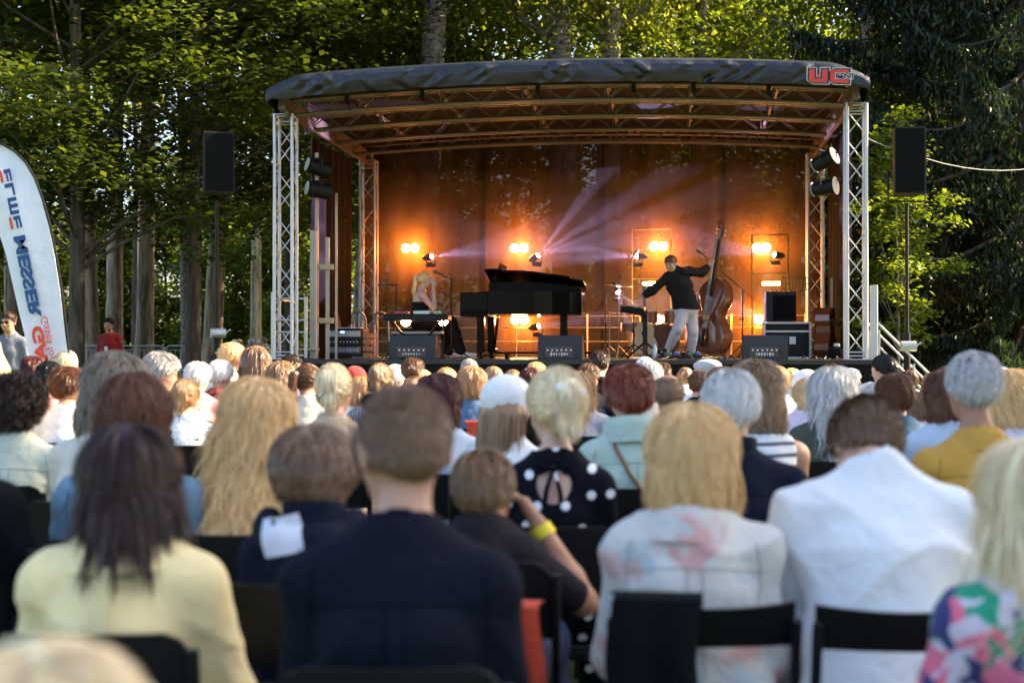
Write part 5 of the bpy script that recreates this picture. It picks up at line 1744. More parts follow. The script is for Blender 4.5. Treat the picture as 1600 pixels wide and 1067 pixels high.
def build_piano():
    v0 = 1.55
    u0 = su_of(722, v0 + .2); u1 = su_of(910, v0 + .4)
    L = u1 - u0
    o = at_stage("grand_piano", u0, v0, DK, "glossy black grand piano with its lid slightly raised in the middle of the stage", "grand piano")
    # outline: keyboard end at x=0, spine at y=1.45 (rear), curved side towards the audience
    W = 1.42
    k = 0.42
    out = [(0.42, 0.0), (0.62, 0.0), (0.85, 0.02), (1.1, 0.10), (1.35, 0.26), (1.6, 0.40), (L - .2, 0.50), (L - 0.03, 0.66), (L, 0.95), (L - 0.04, 1.22), (L - 0.22, W)]
    P = out + [(0.42, W)]
    b = MB(); b.prism(P, 0.66, 1.00); 
    b.box((0.21, W / 2, 0.68), (0.42, W, 0.10), bev=0.01)            # key bed
    b.box((0.21, 0.035, 0.82), (0.42, 0.07, 0.34), bev=0.012); b.box((0.21, W - 0.035, 0.82), (0.42, 0.07, 0.34), bev=0.012)
    b.box((0.38, W / 2, 0.88), (0.10, W - .14, 0.24), bev=0.01)
    part(b, "case", GLOSS, o)
    b = MB(); b.box((0.19, W / 2, 0.745), (0.30, W - 0.16, 0.03)); kb = part(b, "keyboard", pmat("ivory", (0.7, 0.66, 0.55), 0.3), o)
    b = MB()
    for i in range(36):
        if i % 7 in (2, 6): continue
        b.box((0.24, 0.10 + i * (W - 0.2) / 35, 0.768), (0.18, 0.018, 0.02))
    part(b, "black_keys", BLACKP, kb)
    # lid slab hinged on the spine
    hx = Matrix.Translation((0, W, 1.01)) @ Matrix.Rotation(R(-11), 4, 'X') @ Matrix.Translation((0, -W, 0))
    lid = [(0.62, -0.02), (0.85, -0.02), (1.1, 0.06), (1.35, 0.22), (1.6, 0.36), (L - .18, 0.46), (L, 0.64), (L + .03, 0.95), (L, 1.24), (L - 0.2, W), (0.62, W)]
    b = MB(); b.prism(lid, 0.0, 0.028, hx)
    b.prism([(x, y) for x, y in [(0.36, -0.02), (0.62, -0.02), (0.62, W), (0.36, W)]], 0.03, 0.052, hx)
    part(b, "lid", GLOSS, o)
    b = MB(); rim = [(x * .985 + .01, y + 0.03) for x, y in out]
    for i in range(len(rim) - 1):
        (x0, y0), (x1, y1) = rim[i], rim[i + 1]
        b.add([(x0, y0, 0.98), (x1, y1, 0.98), (x1, y1, 1.05 + 0.09 * (1 - y1 / W)), (x0, y0, 1.05 + 0.09 * (1 - y0 / W))], [(0, 1, 2, 3)])
    part(b, "inner_rim", BLACKF, o)
    b = MB(); b.tube([(0.95, 0.06, 1.0), (1.02, 0.30, 1.19)], 0.01, 6); part(b, "lid_prop", GLOSS, o)
    b = MB()
    Mx = Matrix.Translation((0.52, W / 2, 1.30)) @ Matrix.Rotation(R(-68), 4, 'Y')
    b.prism([(-0.14, -0.42), (0.14, -0.42), (0.14, 0.42), (-0.14, 0.42)], 0, 0.015, Mx); b.tube([(0.5, W / 2 - .3, 1.0), (0.5, W / 2 - .3, 1.24)], .01, 5)
    part(b, "music_desk", GLOSS, o)
    for (x, y) in ((0.30, 0.10), (0.30, W - 0.10), (L - 0.32, 0.95)):
        b = MB(); b.prism([(-.055, -.055), (.055, -.055), (.055, .055), (-.055, .055)], 0.09, 0.66, Matrix.Translation((x, y, 0)))
        b.lathe([(0.03, 0.0), (0.035, 0.03), (0.03, 0.06), (0.012, 0.1)], (x, y, 0), 10); part(b, "leg", GLOSS, o)
    b = MB(); b.tube([(0.48, W / 2 - .1, 0.66), (0.42, W / 2 - .06, 0.12)], 0.012, 6); b.tube([(0.48, W / 2 + .1, 0.66), (0.42, W / 2 + .06, 0.12)], 0.012, 6); b.box((0.40, W / 2, 0.12), (0.12, 0.26, 0.07), bev=.01)
    part(b, "pedal_lyre", GLOSS, o)
    b = MB()
    for q in (-.07, 0, .07): b.box((0.31, W / 2 + q, 0.09), (0.12, 0.025, 0.01))
    part(b, "pedals", pmat("brass", (0.7, 0.5, 0.2), 0.25, 1.0), o)
    # stand board in front under the piano
    f = at_stage("bench", su_of(768, 1.0), 1.25, DK, "long low black bench board lying under the piano", "bench board")
    b = MB(); b.box((0.75, 0, 0.09), (1.45, 0.25, 0.03), bev=.005); b.box((0.2, 0, .04), (.05, .2, .08)); b.box((1.3, 0, .04), (.05, .2, .08)); part(b, "board", GLOSS, f)

def wedge(px0, px1, py0, v, label, rz=0.0, face=1):
    u0, u1 = su_of(px0, v), su_of(px1, v)
    w_ = u1 - u0
    o = at_stage("floor_monitor", (u0 + u1) / 2, v, DK, label, "floor monitor", R(rz), "wedge shaped floor monitors along the stage edge")
    # rear (connector side) faces the audience; sloping grille faces upstage
    H = 0.33
    prof = [(-0.16, 0.0), (0.30, 0.0), (0.30, 0.10), (0.03, H), (-0.10, H), (-0.16, 0.20)]   # (y,z)
    M_ = Matrix(((0, 0, 1, -w_ / 2), (1, 0, 0, 0), (0, 1, 0, 0), (0, 0, 0, 1)))
    b = MB(); b.prism(prof, 0, w_, M_); part(b, "cabinet", pmat("cabinet_black", (0.018, 0.018, 0.022), 0.55, 0, 0.15, 20, 0.1, 120), o)
    b = MB(); b.box((-0.02, -0.163, 0.105), (w_ * 0.62, 0.008, 0.15), bev=0.002); pl = part(b, "connector_plate", pmat("plate", (0.05, 0.05, 0.055), 0.35, 0.4), o)
    b = MB(); rng = np.random.default_rng(int(px0))
    for i in range(6):
        x = -w_ * 0.28 + i * w_ * 0.105
        b.lathe([(0.014, 0.0), (0.014, 0.008), (0.009, 0.008)], (x, -0.168, 0.13), 10, 'y')
    for i in range(7):
        x = -w_ * 0.2 + i * w_ * 0.06
        b.box((x, -0.169, 0.075), (rng.uniform(.012, .03), 0.003, 0.05 * rng.uniform(.4, 1)))
    part(b, "connectors", pmat("printed_pale", (0.55, 0.55, 0.55), 0.5), pl)
    b = MB(); b.box((0, 0.02 + .135, .215), (w_ * .9, 0.01, .32), Matrix.Rotation(R(-50), 3, 'X')); part(b, "grille", BLACKM, o)
    b = MB(); b.box((w_ / 2 + .002, 0.0, 0.12), (0.006, 0.10, 0.05), bev=.002); part(b, "handle", BLACKM, o)

def build_bass():
    v = 1.9
    def body_outline(s=1.0):
        # half outline (x>0) from bottom to neck, metres, length 1.12
        h = [(0.0, 0.0), (0.14, 0.005), (0.26, 0.05), (0.325, 0.16), (0.335, 0.27), (0.30, 0.38), (0.235, 0.45), (0.18, 0.52), (0.165, 0.60), (0.19, 0.68), (0.235, 0.76), (0.25, 0.85), (0.23, 0.95), (0.17, 1.03), (0.09, 1.09), (0.04, 1.12)]
        r = [(x, y) for x, y in h] + [(-x, y) for x, y in h[::-1][:-1]]
        return r
    ub, wb = su_of(1104, v), DK + 0.05
    o = at_stage("double_bass", ub, v, wb, "brown varnished double bass leaning against the standing player", "double bass")
    # local: x across, z up the body, y depth (front plate at -y)
    lean = Matrix.Rotation(R(-3), 4, 'X') @ Matrix.Rotation(R(8), 4, 'Y')
    yaw = Matrix.Rotation(R(-40), 4, 'Z')
    M0 = Matrix.Translation((0.02, 0, 0.03)) @ lean @ yaw
    out = body_outline(); n = len(out)
    # rib + plates with arched belly
    S = []
    layers = [(-0.135, 0.0), (-0.125, 0.35), (-0.105, 0.93), (-0.095, 1.0), (0.085, 1.0), (0.095, 0.93), (0.11, 0.35), (0.112, 0.0)]
    cy = 0.5
    P = []
    for (y, f) in layers:
        for (x, z) in out:
            f2 = max(f, 0.02)
            P.append(M0 @ Vector((x * f2, y, cy + (z - cy) * f2 if f < 1 else z)))
    def ringmesh(a, b_):
        Fs = []
        for L_ in range(a, b_):
            for i in range(n):
                j = (i + 1) % n
                Fs.append((L_ * n + i, L_ * n + j, (L_ + 1) * n + j, (L_ + 1) * n + i))
        return Fs
    b = MB(); b.add(P, ringmesh(0, 7)); part(b, "body", VARN, o, True)
    # purfling edge
    b = MB(); b.tube([M0 @ Vector((x * 1.015, -0.10, z)) for x, z in out], 0.008, 5, closed=True); b.tube([M0 @ Vector((x * 1.015, 0.088, z)) for x, z in out], 0.008, 5, closed=True); part(b, "edging", VARND, o, True)
    # f holes
    b = MB()
    for sg in (-1, 1):
        pts = [(sg * 0.10, 0.45), (sg * 0.115, 0.47), (sg * 0.12, 0.52), (sg * 0.105, 0.58), (sg * 0.095, 0.64), (sg * 0.105, 0.665)]
        b.tube([M0 @ Vector((x, -0.128, z)) for x, z in pts], 0.007, 5)
    part(b, "sound_hole", BLACKP, o)
    b = MB()
    b.tube([M0 @ Vector((0, -0.10, 1.08)), M0 @ Vector((0, -0.10, 1.40)), M0 @ Vector((0, -0.09, 1.72))], [0.035, 0.026, 0.022], 8)
    sc = [(0, -0.09, 1.72), (0, -0.10, 1.80), (0, -0.085, 1.87)] + [(0, -0.10 - 0.045 + 0.045 * math.cos(a) * (1 - a / 12), 1.90 + 0.045 * math.sin(a) * (1 - a / 12)) for a in np.linspace(0, 8.5, 18)]
    b.tube([M0 @ Vector(q) for q in sc], [0.028, 0.034, 0.026] + [0.022] * 10 + [0.018] * 8, 8)
    part(b, "neck_and_scroll", VARND, o, True)
    b = MB()
    for z, sg in ((1.75, 1), (1.79, -1), (1.82, 1), (1.85, -1)): b.tube([M0 @ Vector((0, -0.09, z)), M0 @ Vector((sg * 0.08, -0.09, z))], 0.006, 5); b.box(M0 @ Vector((sg * 0.085, -0.09, z)), (0.015, 0.03, 0.03))
    part(b, "tuning_pegs", pmat("brass2", (0.5, 0.38, 0.18), 0.3, 1), o)
    b = MB(); b.box(M0 @ Vector((0, -0.155, 1.27)), (0.05, 0.02, 0.86), (M0 @ Matrix.Identity(4)).to_3x3()); part(b, "fingerboard", BLACKP, o)
    b = MB(); b.prism([(-0.035, 0.08), (0.035, 0.08), (0.025, 0.36), (-0.025, 0.36)], 0, 0.015, M0 @ Matrix.Translation((0, -0.16, 0)) @ Matrix.Rotation(R(90), 4, 'X')); part(b, "tailpiece", BLACKP, o)
    b = MB(); b.box(M0 @ Vector((0, -0.165, 0.52)), (0.12, 0.012, 0.08), M0.to_3x3()); part(b, "bridge", pmat("maple_wood", (0.55, 0.36, 0.15), 0.4), o)
    b = MB()
    for q in (-0.024, -0.008, 0.008, 0.024): b.tube([M0 @ Vector((q, -0.17, 0.34)), M0 @ Vector((q * 1.1, -0.205, 0.56)), M0 @ Vector((q * 0.6, -0.17, 1.70))], 0.002, 4)
    part(b, "string", pmat("steel_string", (0.7, 0.68, 0.62), 0.3, 1), o)
    b = MB(); b.tube([M0 @ Vector((0, 0, 0.02)), M0 @ Vector((0, -0.01, -0.07))], 0.008, 6); part(b, "endpin", SILVER, o)
    # bow in a quiver
    q = at_stage("bass_bow", su_of(1084, v - .35), v - 0.35, DK + 0.55, "bow held in the quiver on the front of the double bass", "bow")
    b = MB(); b.tube([(-0.06, 0, 0.33), (0.0, 0, 0.0), (0.05, 0, -0.22)], 0.007, 5); part(b, "stick", VARND, q); b = MB(); b.box((0.06, 0.01, -0.18), (0.06, 0.04, 0.28), Matrix.Rotation(R(-12), 3, 'Y'), bev=.01); part(b, "quiver", BLACKP, q)

def tripod(o, h, mat=BLACKM, r=0.28, yaw=0.3):
    b = MB(); b.tube([(0, 0, 0.12), (0, 0, h)], 0.011, 8); part(b, "pole", mat, o)
    for k in range(3):
        a = yaw + k * 2 * PI / 3
        b = MB(); b.tube([(0, 0, 0.22), (r * math.cos(a), r * math.sin(a), 0.01)], 0.009, 6); part(b, "leg", mat, o)
    b = MB(); b.lathe([(0.02, h * .55), (0.022, h * .55 + .04), (0.015, h * .55 + .05)], (0, 0, 0), 8); b.tube([(0, 0, h * .55 + .02), (-.05, 0, h * .55 + .02)], 0.008, 5); part(b, "clamp", mat, o)

def mic_stand(px, py_top, v, label, boom, h=None):
    u = su_of(px, v); H = h or sw_of(py_top, u, v) - DK
    o = at_stage("microphone_stand", u, v, DK, label, "microphone stand", 0, "microphone stands on the stage")
    tripod(o, H)
    b = MB(); e = np.array([0, 0, H]); p0 = e - np.array(boom) * 0.35; p1 = e + np.array(boom)
    b.tube([p0, p1], 0.007, 6); part(b, "boom", BLACKM, o)
    d = nrm(boom)
    b = MB(); b.tube([p1, p1 + d * 0.13], [0.012, 0.016], 8); b.tube([p1 + d * 0.13, p1 + d * 0.15, p1 + d * 0.185], [0.022, 0.026, 0.015], 10); part(b, "microphone", pmat("mic_grey", (0.12, 0.12, 0.12), 0.4, 0.6), o, True)
    return o

def build_things():
    build_piano(); build_bass()
    wedge(612, 683, 524, 0.22, "floor monitor in front of the seated singer")
    wedge(842, 911, 524, 0.22, "floor monitor in front of the grand piano's curved side")
    wedge(1160, 1230, 526, 0.22, "floor monitor beside the flight case", 0)
    mic_stand(705, 437, 1.45, "microphone stand facing the seated singer", (-0.10, -0.03, 0.05))
    mic_stand(619, 445, 1.9, "microphone stand behind the singer's back", (-0.10, 0, 0.0))
    mic_stand(946, 466, 3.4, "tall boom microphone stand beside the drum kit", (0.42, 0, 0.62))
    mic_stand(1160, 452, 3.2, "boom microphone stand reaching over the double bass", (-0.58, 0.0, 0.50))
    # keyboard on X stand in front of the singer
    o = at_stage("electronic_keyboard", su_of(652, 0.95), 0.95, DK, "electronic keyboard with white effect boxes on a black stand before the singer", "keyboard")
    b = MB(); b.box((0, 0, 0.60), (0.95, 0.33, 0.09), bev=.012); part(b, "keyboard_case", BLACKP, o)
    b = MB(); b.box((0, 0.05, 0.38), (0.75, 0.25, 0.04), bev=.01); part(b, "lower_shelf", pmat("shelf_pale", (0.35, 0.3, 0.24), .6), o)
    for i, (x, w_, c) in enumerate(((0.08, 0.24, (0.6, 0.62, 0.55)), (-0.22, 0.20, (0.35, 0.05, 0.04)), (0.30, 0.1, (0.35, 0.42, 0.2)))):
        b = MB(); b.box((x, -0.02, 0.67), (w_, 0.2, 0.05), bev=.008); bx = part(b, "effect_box", pmat("fx%d" % i, c, 0.5), o)
        b = MB()
        for k in range(4): b.lathe([(0.012, 0.695), (0.012, 0.715)], (x - w_ * .35 + k * w_ * .23, -0.02, 0), 8)
        part(b, "knobs", BLACKP, bx)
    b = MB()
    for sg in (-1, 1): b.tube([(sg * 0.36, -0.14, 0.56), (-sg * 0.36 * 0.2, 0.0, 0.02)], 0.018, 8); b.tube([(sg * 0.36, 0.14, 0.56), (sg * 0.36, 0.14, 0.0)], 0.016, 8)
    b.tube([(-0.4, -0.1, 0.02), (0.4, -0.1, 0.02)], 0.016, 8)
    part(b, "stand", BLACKM, o)
    # sampler on stand at the bass player's hand
    o = at_stage("sampler_keyboard", su_of(990, 1.5), 1.5, DK, "tilted black sampler on a stand under the bass player's hand", "sampler")
    H = sw_of(484, su_of(990, 1.5), 1.5) - DK
    b = MB(); b.box((0, 0, H), (0.37, 0.26, 0.09), Matrix.Rotation(R(11), 3, 'Y') @ Matrix.Rotation(R(12), 3, 'X'), bev=.012); part(b, "case", BLACKP, o)
    b = MB(); b.box((0.03, -0.02, H + 0.05), (0.25, 0.12, 0.01), Matrix.Rotation(R(11), 3, 'Y') @ Matrix.Rotation(R(12), 3, 'X')); part(b, "pads", pmat("pad_grey", (.2, .2, .22), .5), o)
    tripod(o, H - 0.03, r=0.3)
    o = at_stage("keyboard_stand", su_of(1008, 1.6), 1.6, DK, "thick black column stand beside the sampler", "stand")
    b = MB(); b.box((0, 0, 0.38), (0.07, 0.07, 0.70), bev=.008); part(b, "column", BLACKM, o)
    for k in range(3):
        a = .5 + k * 2 * PI / 3
        b = MB(); b.tube([(0, 0, 0.25), (0.32 * math.cos(a), .32 * math.sin(a), 0.01)], 0.014, 6); part(b, "leg", BLACKM, o)
    # pale acoustic guitar
    o = at_stage("acoustic_guitar", su_of(1007, 2.3), 2.3, DK + 0.04, "pale acoustic guitar standing behind the keyboard stand", "guitar")
    gout = [(0.0, 0.0), (0.13, 0.02), (0.195, 0.11), (0.20, 0.17), (0.17, 0.24), (0.135, 0.29), (0.145, 0.35), (0.15, 0.41), (0.10, 0.47), (0.03, 0.49)]
    gp = gout + [(-x, y) for x, y in gout[::-1][:-1]]
    Mg = Matrix.Translation((0, 0, 0)) @ Matrix.Rotation(R(82), 4, 'X')
    b = MB(); b.prism(gp, 0, 0.10, Mg); part(b, "body", pmat("spruce_top", (0.62, 0.42, 0.18), 0.35, 0, .15, 4), o)
    b = MB(); b.prism([(0.045 * math.cos(a), 0.33 + 0.045 * math.sin(a)) for a in np.linspace(0, 2 * PI, 17)[:-1]], 0.101, 0.104, Mg); part(b, "sound_hole", BLACKP, o)
    b = MB(); b.prism([(-0.025, 0.42), (0.025, 0.42), (0.022, 0.92), (0.035, 0.95), (0.03, 1.06), (-0.03, 1.06), (-0.035, 0.95), (-0.022, 0.92)], 0.09, 0.115, Mg); part(b, "neck", VARND, o)
    b = MB(); b.prism([(-0.08, 0.13), (0.08, 0.13), (0.08, 0.15), (-0.08, 0.15)], 0.10, 0.115, Mg); part(b, "bridge", VARND, o)
    # drum kit
    o = at_stage("drum_kit", su_of(1035, 3.4), 3.4, DK, "drum kit with brass cymbals lit from behind by an orange lamp", "drum kit")
    dr = pmat("drum_wrap", (0.30, 0.10, 0.04), 0.3, 0, .2, coat=.5); hd = pmat("drum_head", (0.75, 0.70, 0.6), 0.5); cyb = pmat("cymbal_brass", (0.75, 0.5, 0.16), 0.25, 1.0)
    b = MB(); b.lathe([(0.27, -0.2), (0.27, 0.2)], (0, 0, 0.28), 28, 'y'); bd_ = part(b, "bass_drum", dr, o, True)
    b = MB(); b.lathe([(0.001, 0.212), (0.25, 0.212), (0.28, 0.206), (0.28, 0.19)], (0, 0, 0.28), 28, 'y'); part(b, "drum_head", hd, bd_, True)
    for (x, y, z, r, h_) in ((-0.22, 0.02, 0.66, 0.15, 0.2), (0.18, 0.02, 0.66, 0.16, 0.22), (-0.5, 0.25, 0.5, 0.18, 0.14), (0.55, 0.25, 0.38, 0.20, 0.34)):
        b = MB(); b.lathe([(r, -h_ / 2), (r, h_ / 2)], (x, y, z), 22, 'z', None); dd = part(b, "tom_drum", dr, o, True)
        b = MB(); b.lathe([(0.001, h_ / 2 + .006), (r + .006, h_ / 2 + .004), (r + .006, h_ / 2 - .02)], (x, y, z), 22); part(b, "drum_head", hd, dd, True)
    for (x, y, z, r, t) in ((-0.70, 0.15, sw_of(447, su_of(968, 3.5), 3.5) - DK, 0.24, 6), (0.55, 0.35, 1.05, 0.22, -8), (-0.85, 0.2, 0.72, 0.18, 0)):
        b = MB(); b.lathe([(0.02, 0.02), (0.05, 0.012), (r, 0.0), (r, -0.003), (0.02, 0.0)], (x, y, z), 28, rot=Matrix.Rotation(R(t), 3, 'Y')); cy = part(b, "cymbal", cyb, o, True)
        b = MB(); b.tube([(x, y, 0.02), (x, y, z + .03)], 0.01, 6)
        for k in range(3): b.tube([(x, y, .2), (x + .2 * math.cos(k * 2.1 + .4), y + .2 * math.sin(k * 2.1 + .4), 0.01)], .008, 5)
        part(b, "cymbal_stand", SILVER, o)
    b = MB()
    for (x, z) in ((-0.22, .5), (0.18, .5)): b.tube([(x * .3, 0, .5), (x, 0.02, 0.62)], .012, 6)
    for k in range(8):
        a = k * PI / 4; b.tube([(0.275 * math.cos(a), -0.2, .28 + .275 * math.sin(a)), (0.275 * math.cos(a), 0.2, .28 + .275 * math.sin(a))], .006, 4)
    part(b, "hardware", SILVER, o)
    # bottle
    o = at_stage("water_bottle", su_of(1023, 0.7), 0.7, DK, "clear plastic water bottle at the bass player's foot", "bottle")
    b = MB(); b.lathe([(0.03, 0), (0.032, 0.01), (0.032, 0.14), (0.026, 0.17), (0.012, 0.20), (0.012, 0.215)], (0, 0, 0), 14); part(b, "bottle_body", pmat("pet_plastic", (0.45, 0.52, 0.58), 0.12), o, True)
    b = MB(); b.lathe([(0.014, 0.215), (0.014, 0.235)], (0, 0, 0), 12); part(b, "cap", pmat("blue_cap", (0.05, 0.15, 0.5), 0.4), o)
    # pedalboard
    o = at_stage("pedal_board", su_of(1062, 0.75), 0.75, DK, "row of black effect pedals on a board by the bass player's feet", "pedal board")
    b = MB(); b.box((0, 0, 0.03), (0.62, 0.26, 0.04), bev=.006); part(b, "board", BLACKM, o)
    for i in range(6):
        b = MB(); b.box((-0.25 + i * 0.10, 0, 0.075), (0.075, 0.13, 0.05), bev=.008); pd = part(b, "effect_pedal", [BLACKP, pmat("pedal_green", (.05, .2, .1), .4), pmat("pedal_blue", (.04, .08, .3), .4)][i % 3], o)
        b = MB(); b.lathe([(0.008, 0.10), (0.008, 0.112)], (-0.25 + i * 0.10, -0.03, 0), 8); part(b, "switch", SILVER, pd)
    # amplifier on flight case with the music stand
    o = at_stage("flight_case", su_of(1228, 3.2), 3.2, DK, "black flight case with silver edges beneath the amplifier", "flight case")
    b = MB(); b.box((0, 0, 0.28), (0.70, 0.5, 0.56), bev=.01); part(b, "case", BLACKP, o)
    b = MB()
    for x in (-0.35, 0.35):
        for z in (0.01, 0.55): b.box((x, 0, z), (0.03, 0.52, 0.03))
        b.box((x, -0.25, 0.28), (0.035, 0.03, 0.56))
    for z in (0.012, 0.42, 0.55): b.box((0, -0.252, z), (0.70, 0.02, 0.028))
    part(b, "edging", SILVER, o)
    b = MB(); b.box((0.08, -0.262, 0.28), (0.1, 0.01, 0.12), bev=.002); part(b, "handle", SILVER, o)
    o = at_stage("bass_amplifier", su_of(1218, 3.2), 3.2, DK + 0.566, "black bass amplifier cabinet standing on the flight case", "amplifier")
    b = MB(); b.box((0, 0, 0.24), (0.46, 0.4, 0.46), bev=.012); part(b, "cabinet", pmat("tolex", (.02, .018, .018), .7), o)
    b = MB(); b.box((0.05, -0.205, 0.22), (0.33, 0.012, 0.38)); part(b, "grille", BLACKF, o)
    b = MB(); 
    for k in range(5): b.lathe([(.012, .47), (.012, .485)], (-.15 + .07 * k, -.12, 0), 8)
    part(b, "knobs", pmat("brass3", (.6, .45, .2), .4, .8), o)
    o = at_stage("music_stand", su_of(1243, 4.0), 4.0, DK, "perforated music stand behind the amplifier", "music stand")
    tripod(o, 1.12); 
    b = MB()
    for i in range(9): b.box((-0.22 + i * .055, 0, 1.2), (0.012, 0.012, 0.22), Matrix.Rotation(R(-25), 3, 'X'))
    for z in (1.10, 1.2, 1.3): b.box((0, 0 - (z - 1.2) * -.45, z), (0.46, 0.012, 0.012))
    part(b, "desk", BLACKM, o)
    # cello lying on its side near the right tower
    o = at_stage("cello", su_of(1289, 2.6), 2.6, DK + 0.02, "brown cello standing side on beside the rear tower", "cello")
    out = [(0.0, 0.0), (0.13, 0.02), (0.21, 0.11), (0.215, 0.2), (0.16, 0.30), (0.115, 0.38), (0.125, 0.47), (0.165, 0.55), (0.155, 0.64), (0.10, 0.71), (0.03, 0.75)]
    gp = out + [(-x, y) for x, y in out[::-1][:-1]]
    Mc = Matrix.Rotation(R(68), 4, 'Z') @ Matrix.Rotation(R(90), 4, 'X')
    b = MB(); b.prism(gp, -0.11, 0.11, Mc); part(b, "body", VARN, o)
    b = MB(); b.tube([Mc @ Vector((x, y, z)) for x, y in gp for z in (0.115,)], 0.008, 5, closed=True); b.tube([Mc @ Vector((x, y, -0.115)) for x, y in gp], 0.008, 5, closed=True); part(b, "edging", VARND, o)
    b = MB(); b.prism([(-.02, .72), (.02, .72), (.018, 1.2), (-.018, 1.2)], .09, .13, Mc); part(b, "neck", VARND, o)
    # brass horn shape beside it
    o = at_stage("trumpet_case", su_of(1305, 1.9), 1.9, DK, "small dark bag with a pale cloth beside the brown cello", "bag")
    b = MB(); b.box((0, 0, .09), (.2, .25, .18), bev=.04); part(b, "bag", BLACKF, o, True)
    b = MB(); b.box((0.02, -.02, .20), (.09, .12, .06), bev=.02); part(b, "cloth", pmat("pale_rag", (.6, .58, .5), .8), o, True)
    # equipment rack on the left
    o = at_stage("equipment_rack", su_of(543, 1.4), 1.4, DK, "black equipment rack with a blue light and silver knobs", "equipment rack")
    b = MB(); b.box((0, 0, 0.24), (0.56, 0.45, 0.42), bev=.01); part(b, "case", BLACKP, o)
    for k, z in enumerate((0.13, 0.25, 0.37)):
        b = MB(); b.box((0, -0.23, z), (0.5, 0.02, 0.09), bev=.003); un = part(b, "rack_unit", [pmat("unit_grey", (.12, .12, .13), .4, .5), BLACKM, pmat("unit_pale", (.3, .3, .3), .4, .6)][k], o)
        b = MB()
        for i in range(9): b.lathe([(0.010, 0), (0.010, 0.012)], (-0.2 + i * 0.05, -0.242, z), 8, 'y')
        part(b, "knobs", SILVER, un)
    b = MB(); b.box((-0.02, -0.242, 0.395), (0.05, 0.006, 0.012)); part(b, "status_light", emit("blue_led", (0.1, 0.3, 1.0), 12), o)
    o2 = at_stage("laptop", su_of(545, 1.4), 1.4, DK + 0.455, "open laptop on top of the equipment rack", "laptop")
    b = MB(); b.box((0.02, 0, 0.0), (0.34, 0.24, 0.018), bev=.003); part(b, "base", SILVER, o2)
    b = MB(); b.box((-0.17, 0, 0.12), (0.012, 0.24, 0.24), Matrix.Rotation(R(-15), 3, 'Y')); part(b, "screen", BLACKP, o2)
    o = at_stage("wooden_crate", su_of(572, 1.3), 1.3, DK, "small wooden crate beside the equipment rack", "crate")
    b = MB()
    for z in (.05, .15, .25, .34): b.box((0, -.1, z), (.16, .02, .07), bev=.004); b.box((0, .1, z), (.16, .02, .07), bev=.004); b.box((-.08, 0, z), (.02, .2, .07)); b.box((.08, 0, z), (.02, .2, .07))
    part(b, "boards", pmat("crate_wood", (.35, .17, .07), .6), o)
    # plank on X trestle at left
    o = at_stage("folding_trestle", su_of(483, 0.5), 0.5, DK, "small folding trestle with a pale top board near the gate", "trestle")
    b = MB(); b.box((0, 0, .14), (.26, .2, .03), bev=.004); part(b, "top_board", pmat("pale_timber", (0.66, 0.52, 0.32), 0.6), o)
    b = MB(); b.tube([(-.12, 0, .0), (.12, 0, .13)], .012, 6); b.tube([(.12, 0, .0), (-.12, 0, .13)], .012, 6); part(b, "legs", BLACKM, o)
    # cables on the floor
    rng = np.random.default_rng(9)
    for i, (pa, pb, v_, c, lab) in enumerate(((590, 700, 0.1, BLACKM, "black cable curling along the stage edge by the singer's monitor"), (1000, 1150, 0.35, BLACKM, "black cable tangle by the pedal board"), (1120, 1165, 0.3, pmat("blue_cable", (.02, .05, .4), .5), "blue cable end beside the double bass"), (1250, 1330, 0.5, BLACKM, "black cable near the brown cello"))):
        pts = []
        n_ = 24
        for k in range(n_):
            u = su_of(pa + (pb - pa) * k / (n_ - 1), v_)
            pts.append(SW(u, v_ + rng.uniform(-.12, .15), DK + 0.012 + (0.03 if k % 5 == 2 else 0)))
        b = MB(); b.tube(pts, 0.008, 5); tag(b.build("cable", c, None, True), lab, "cable")
build_things()

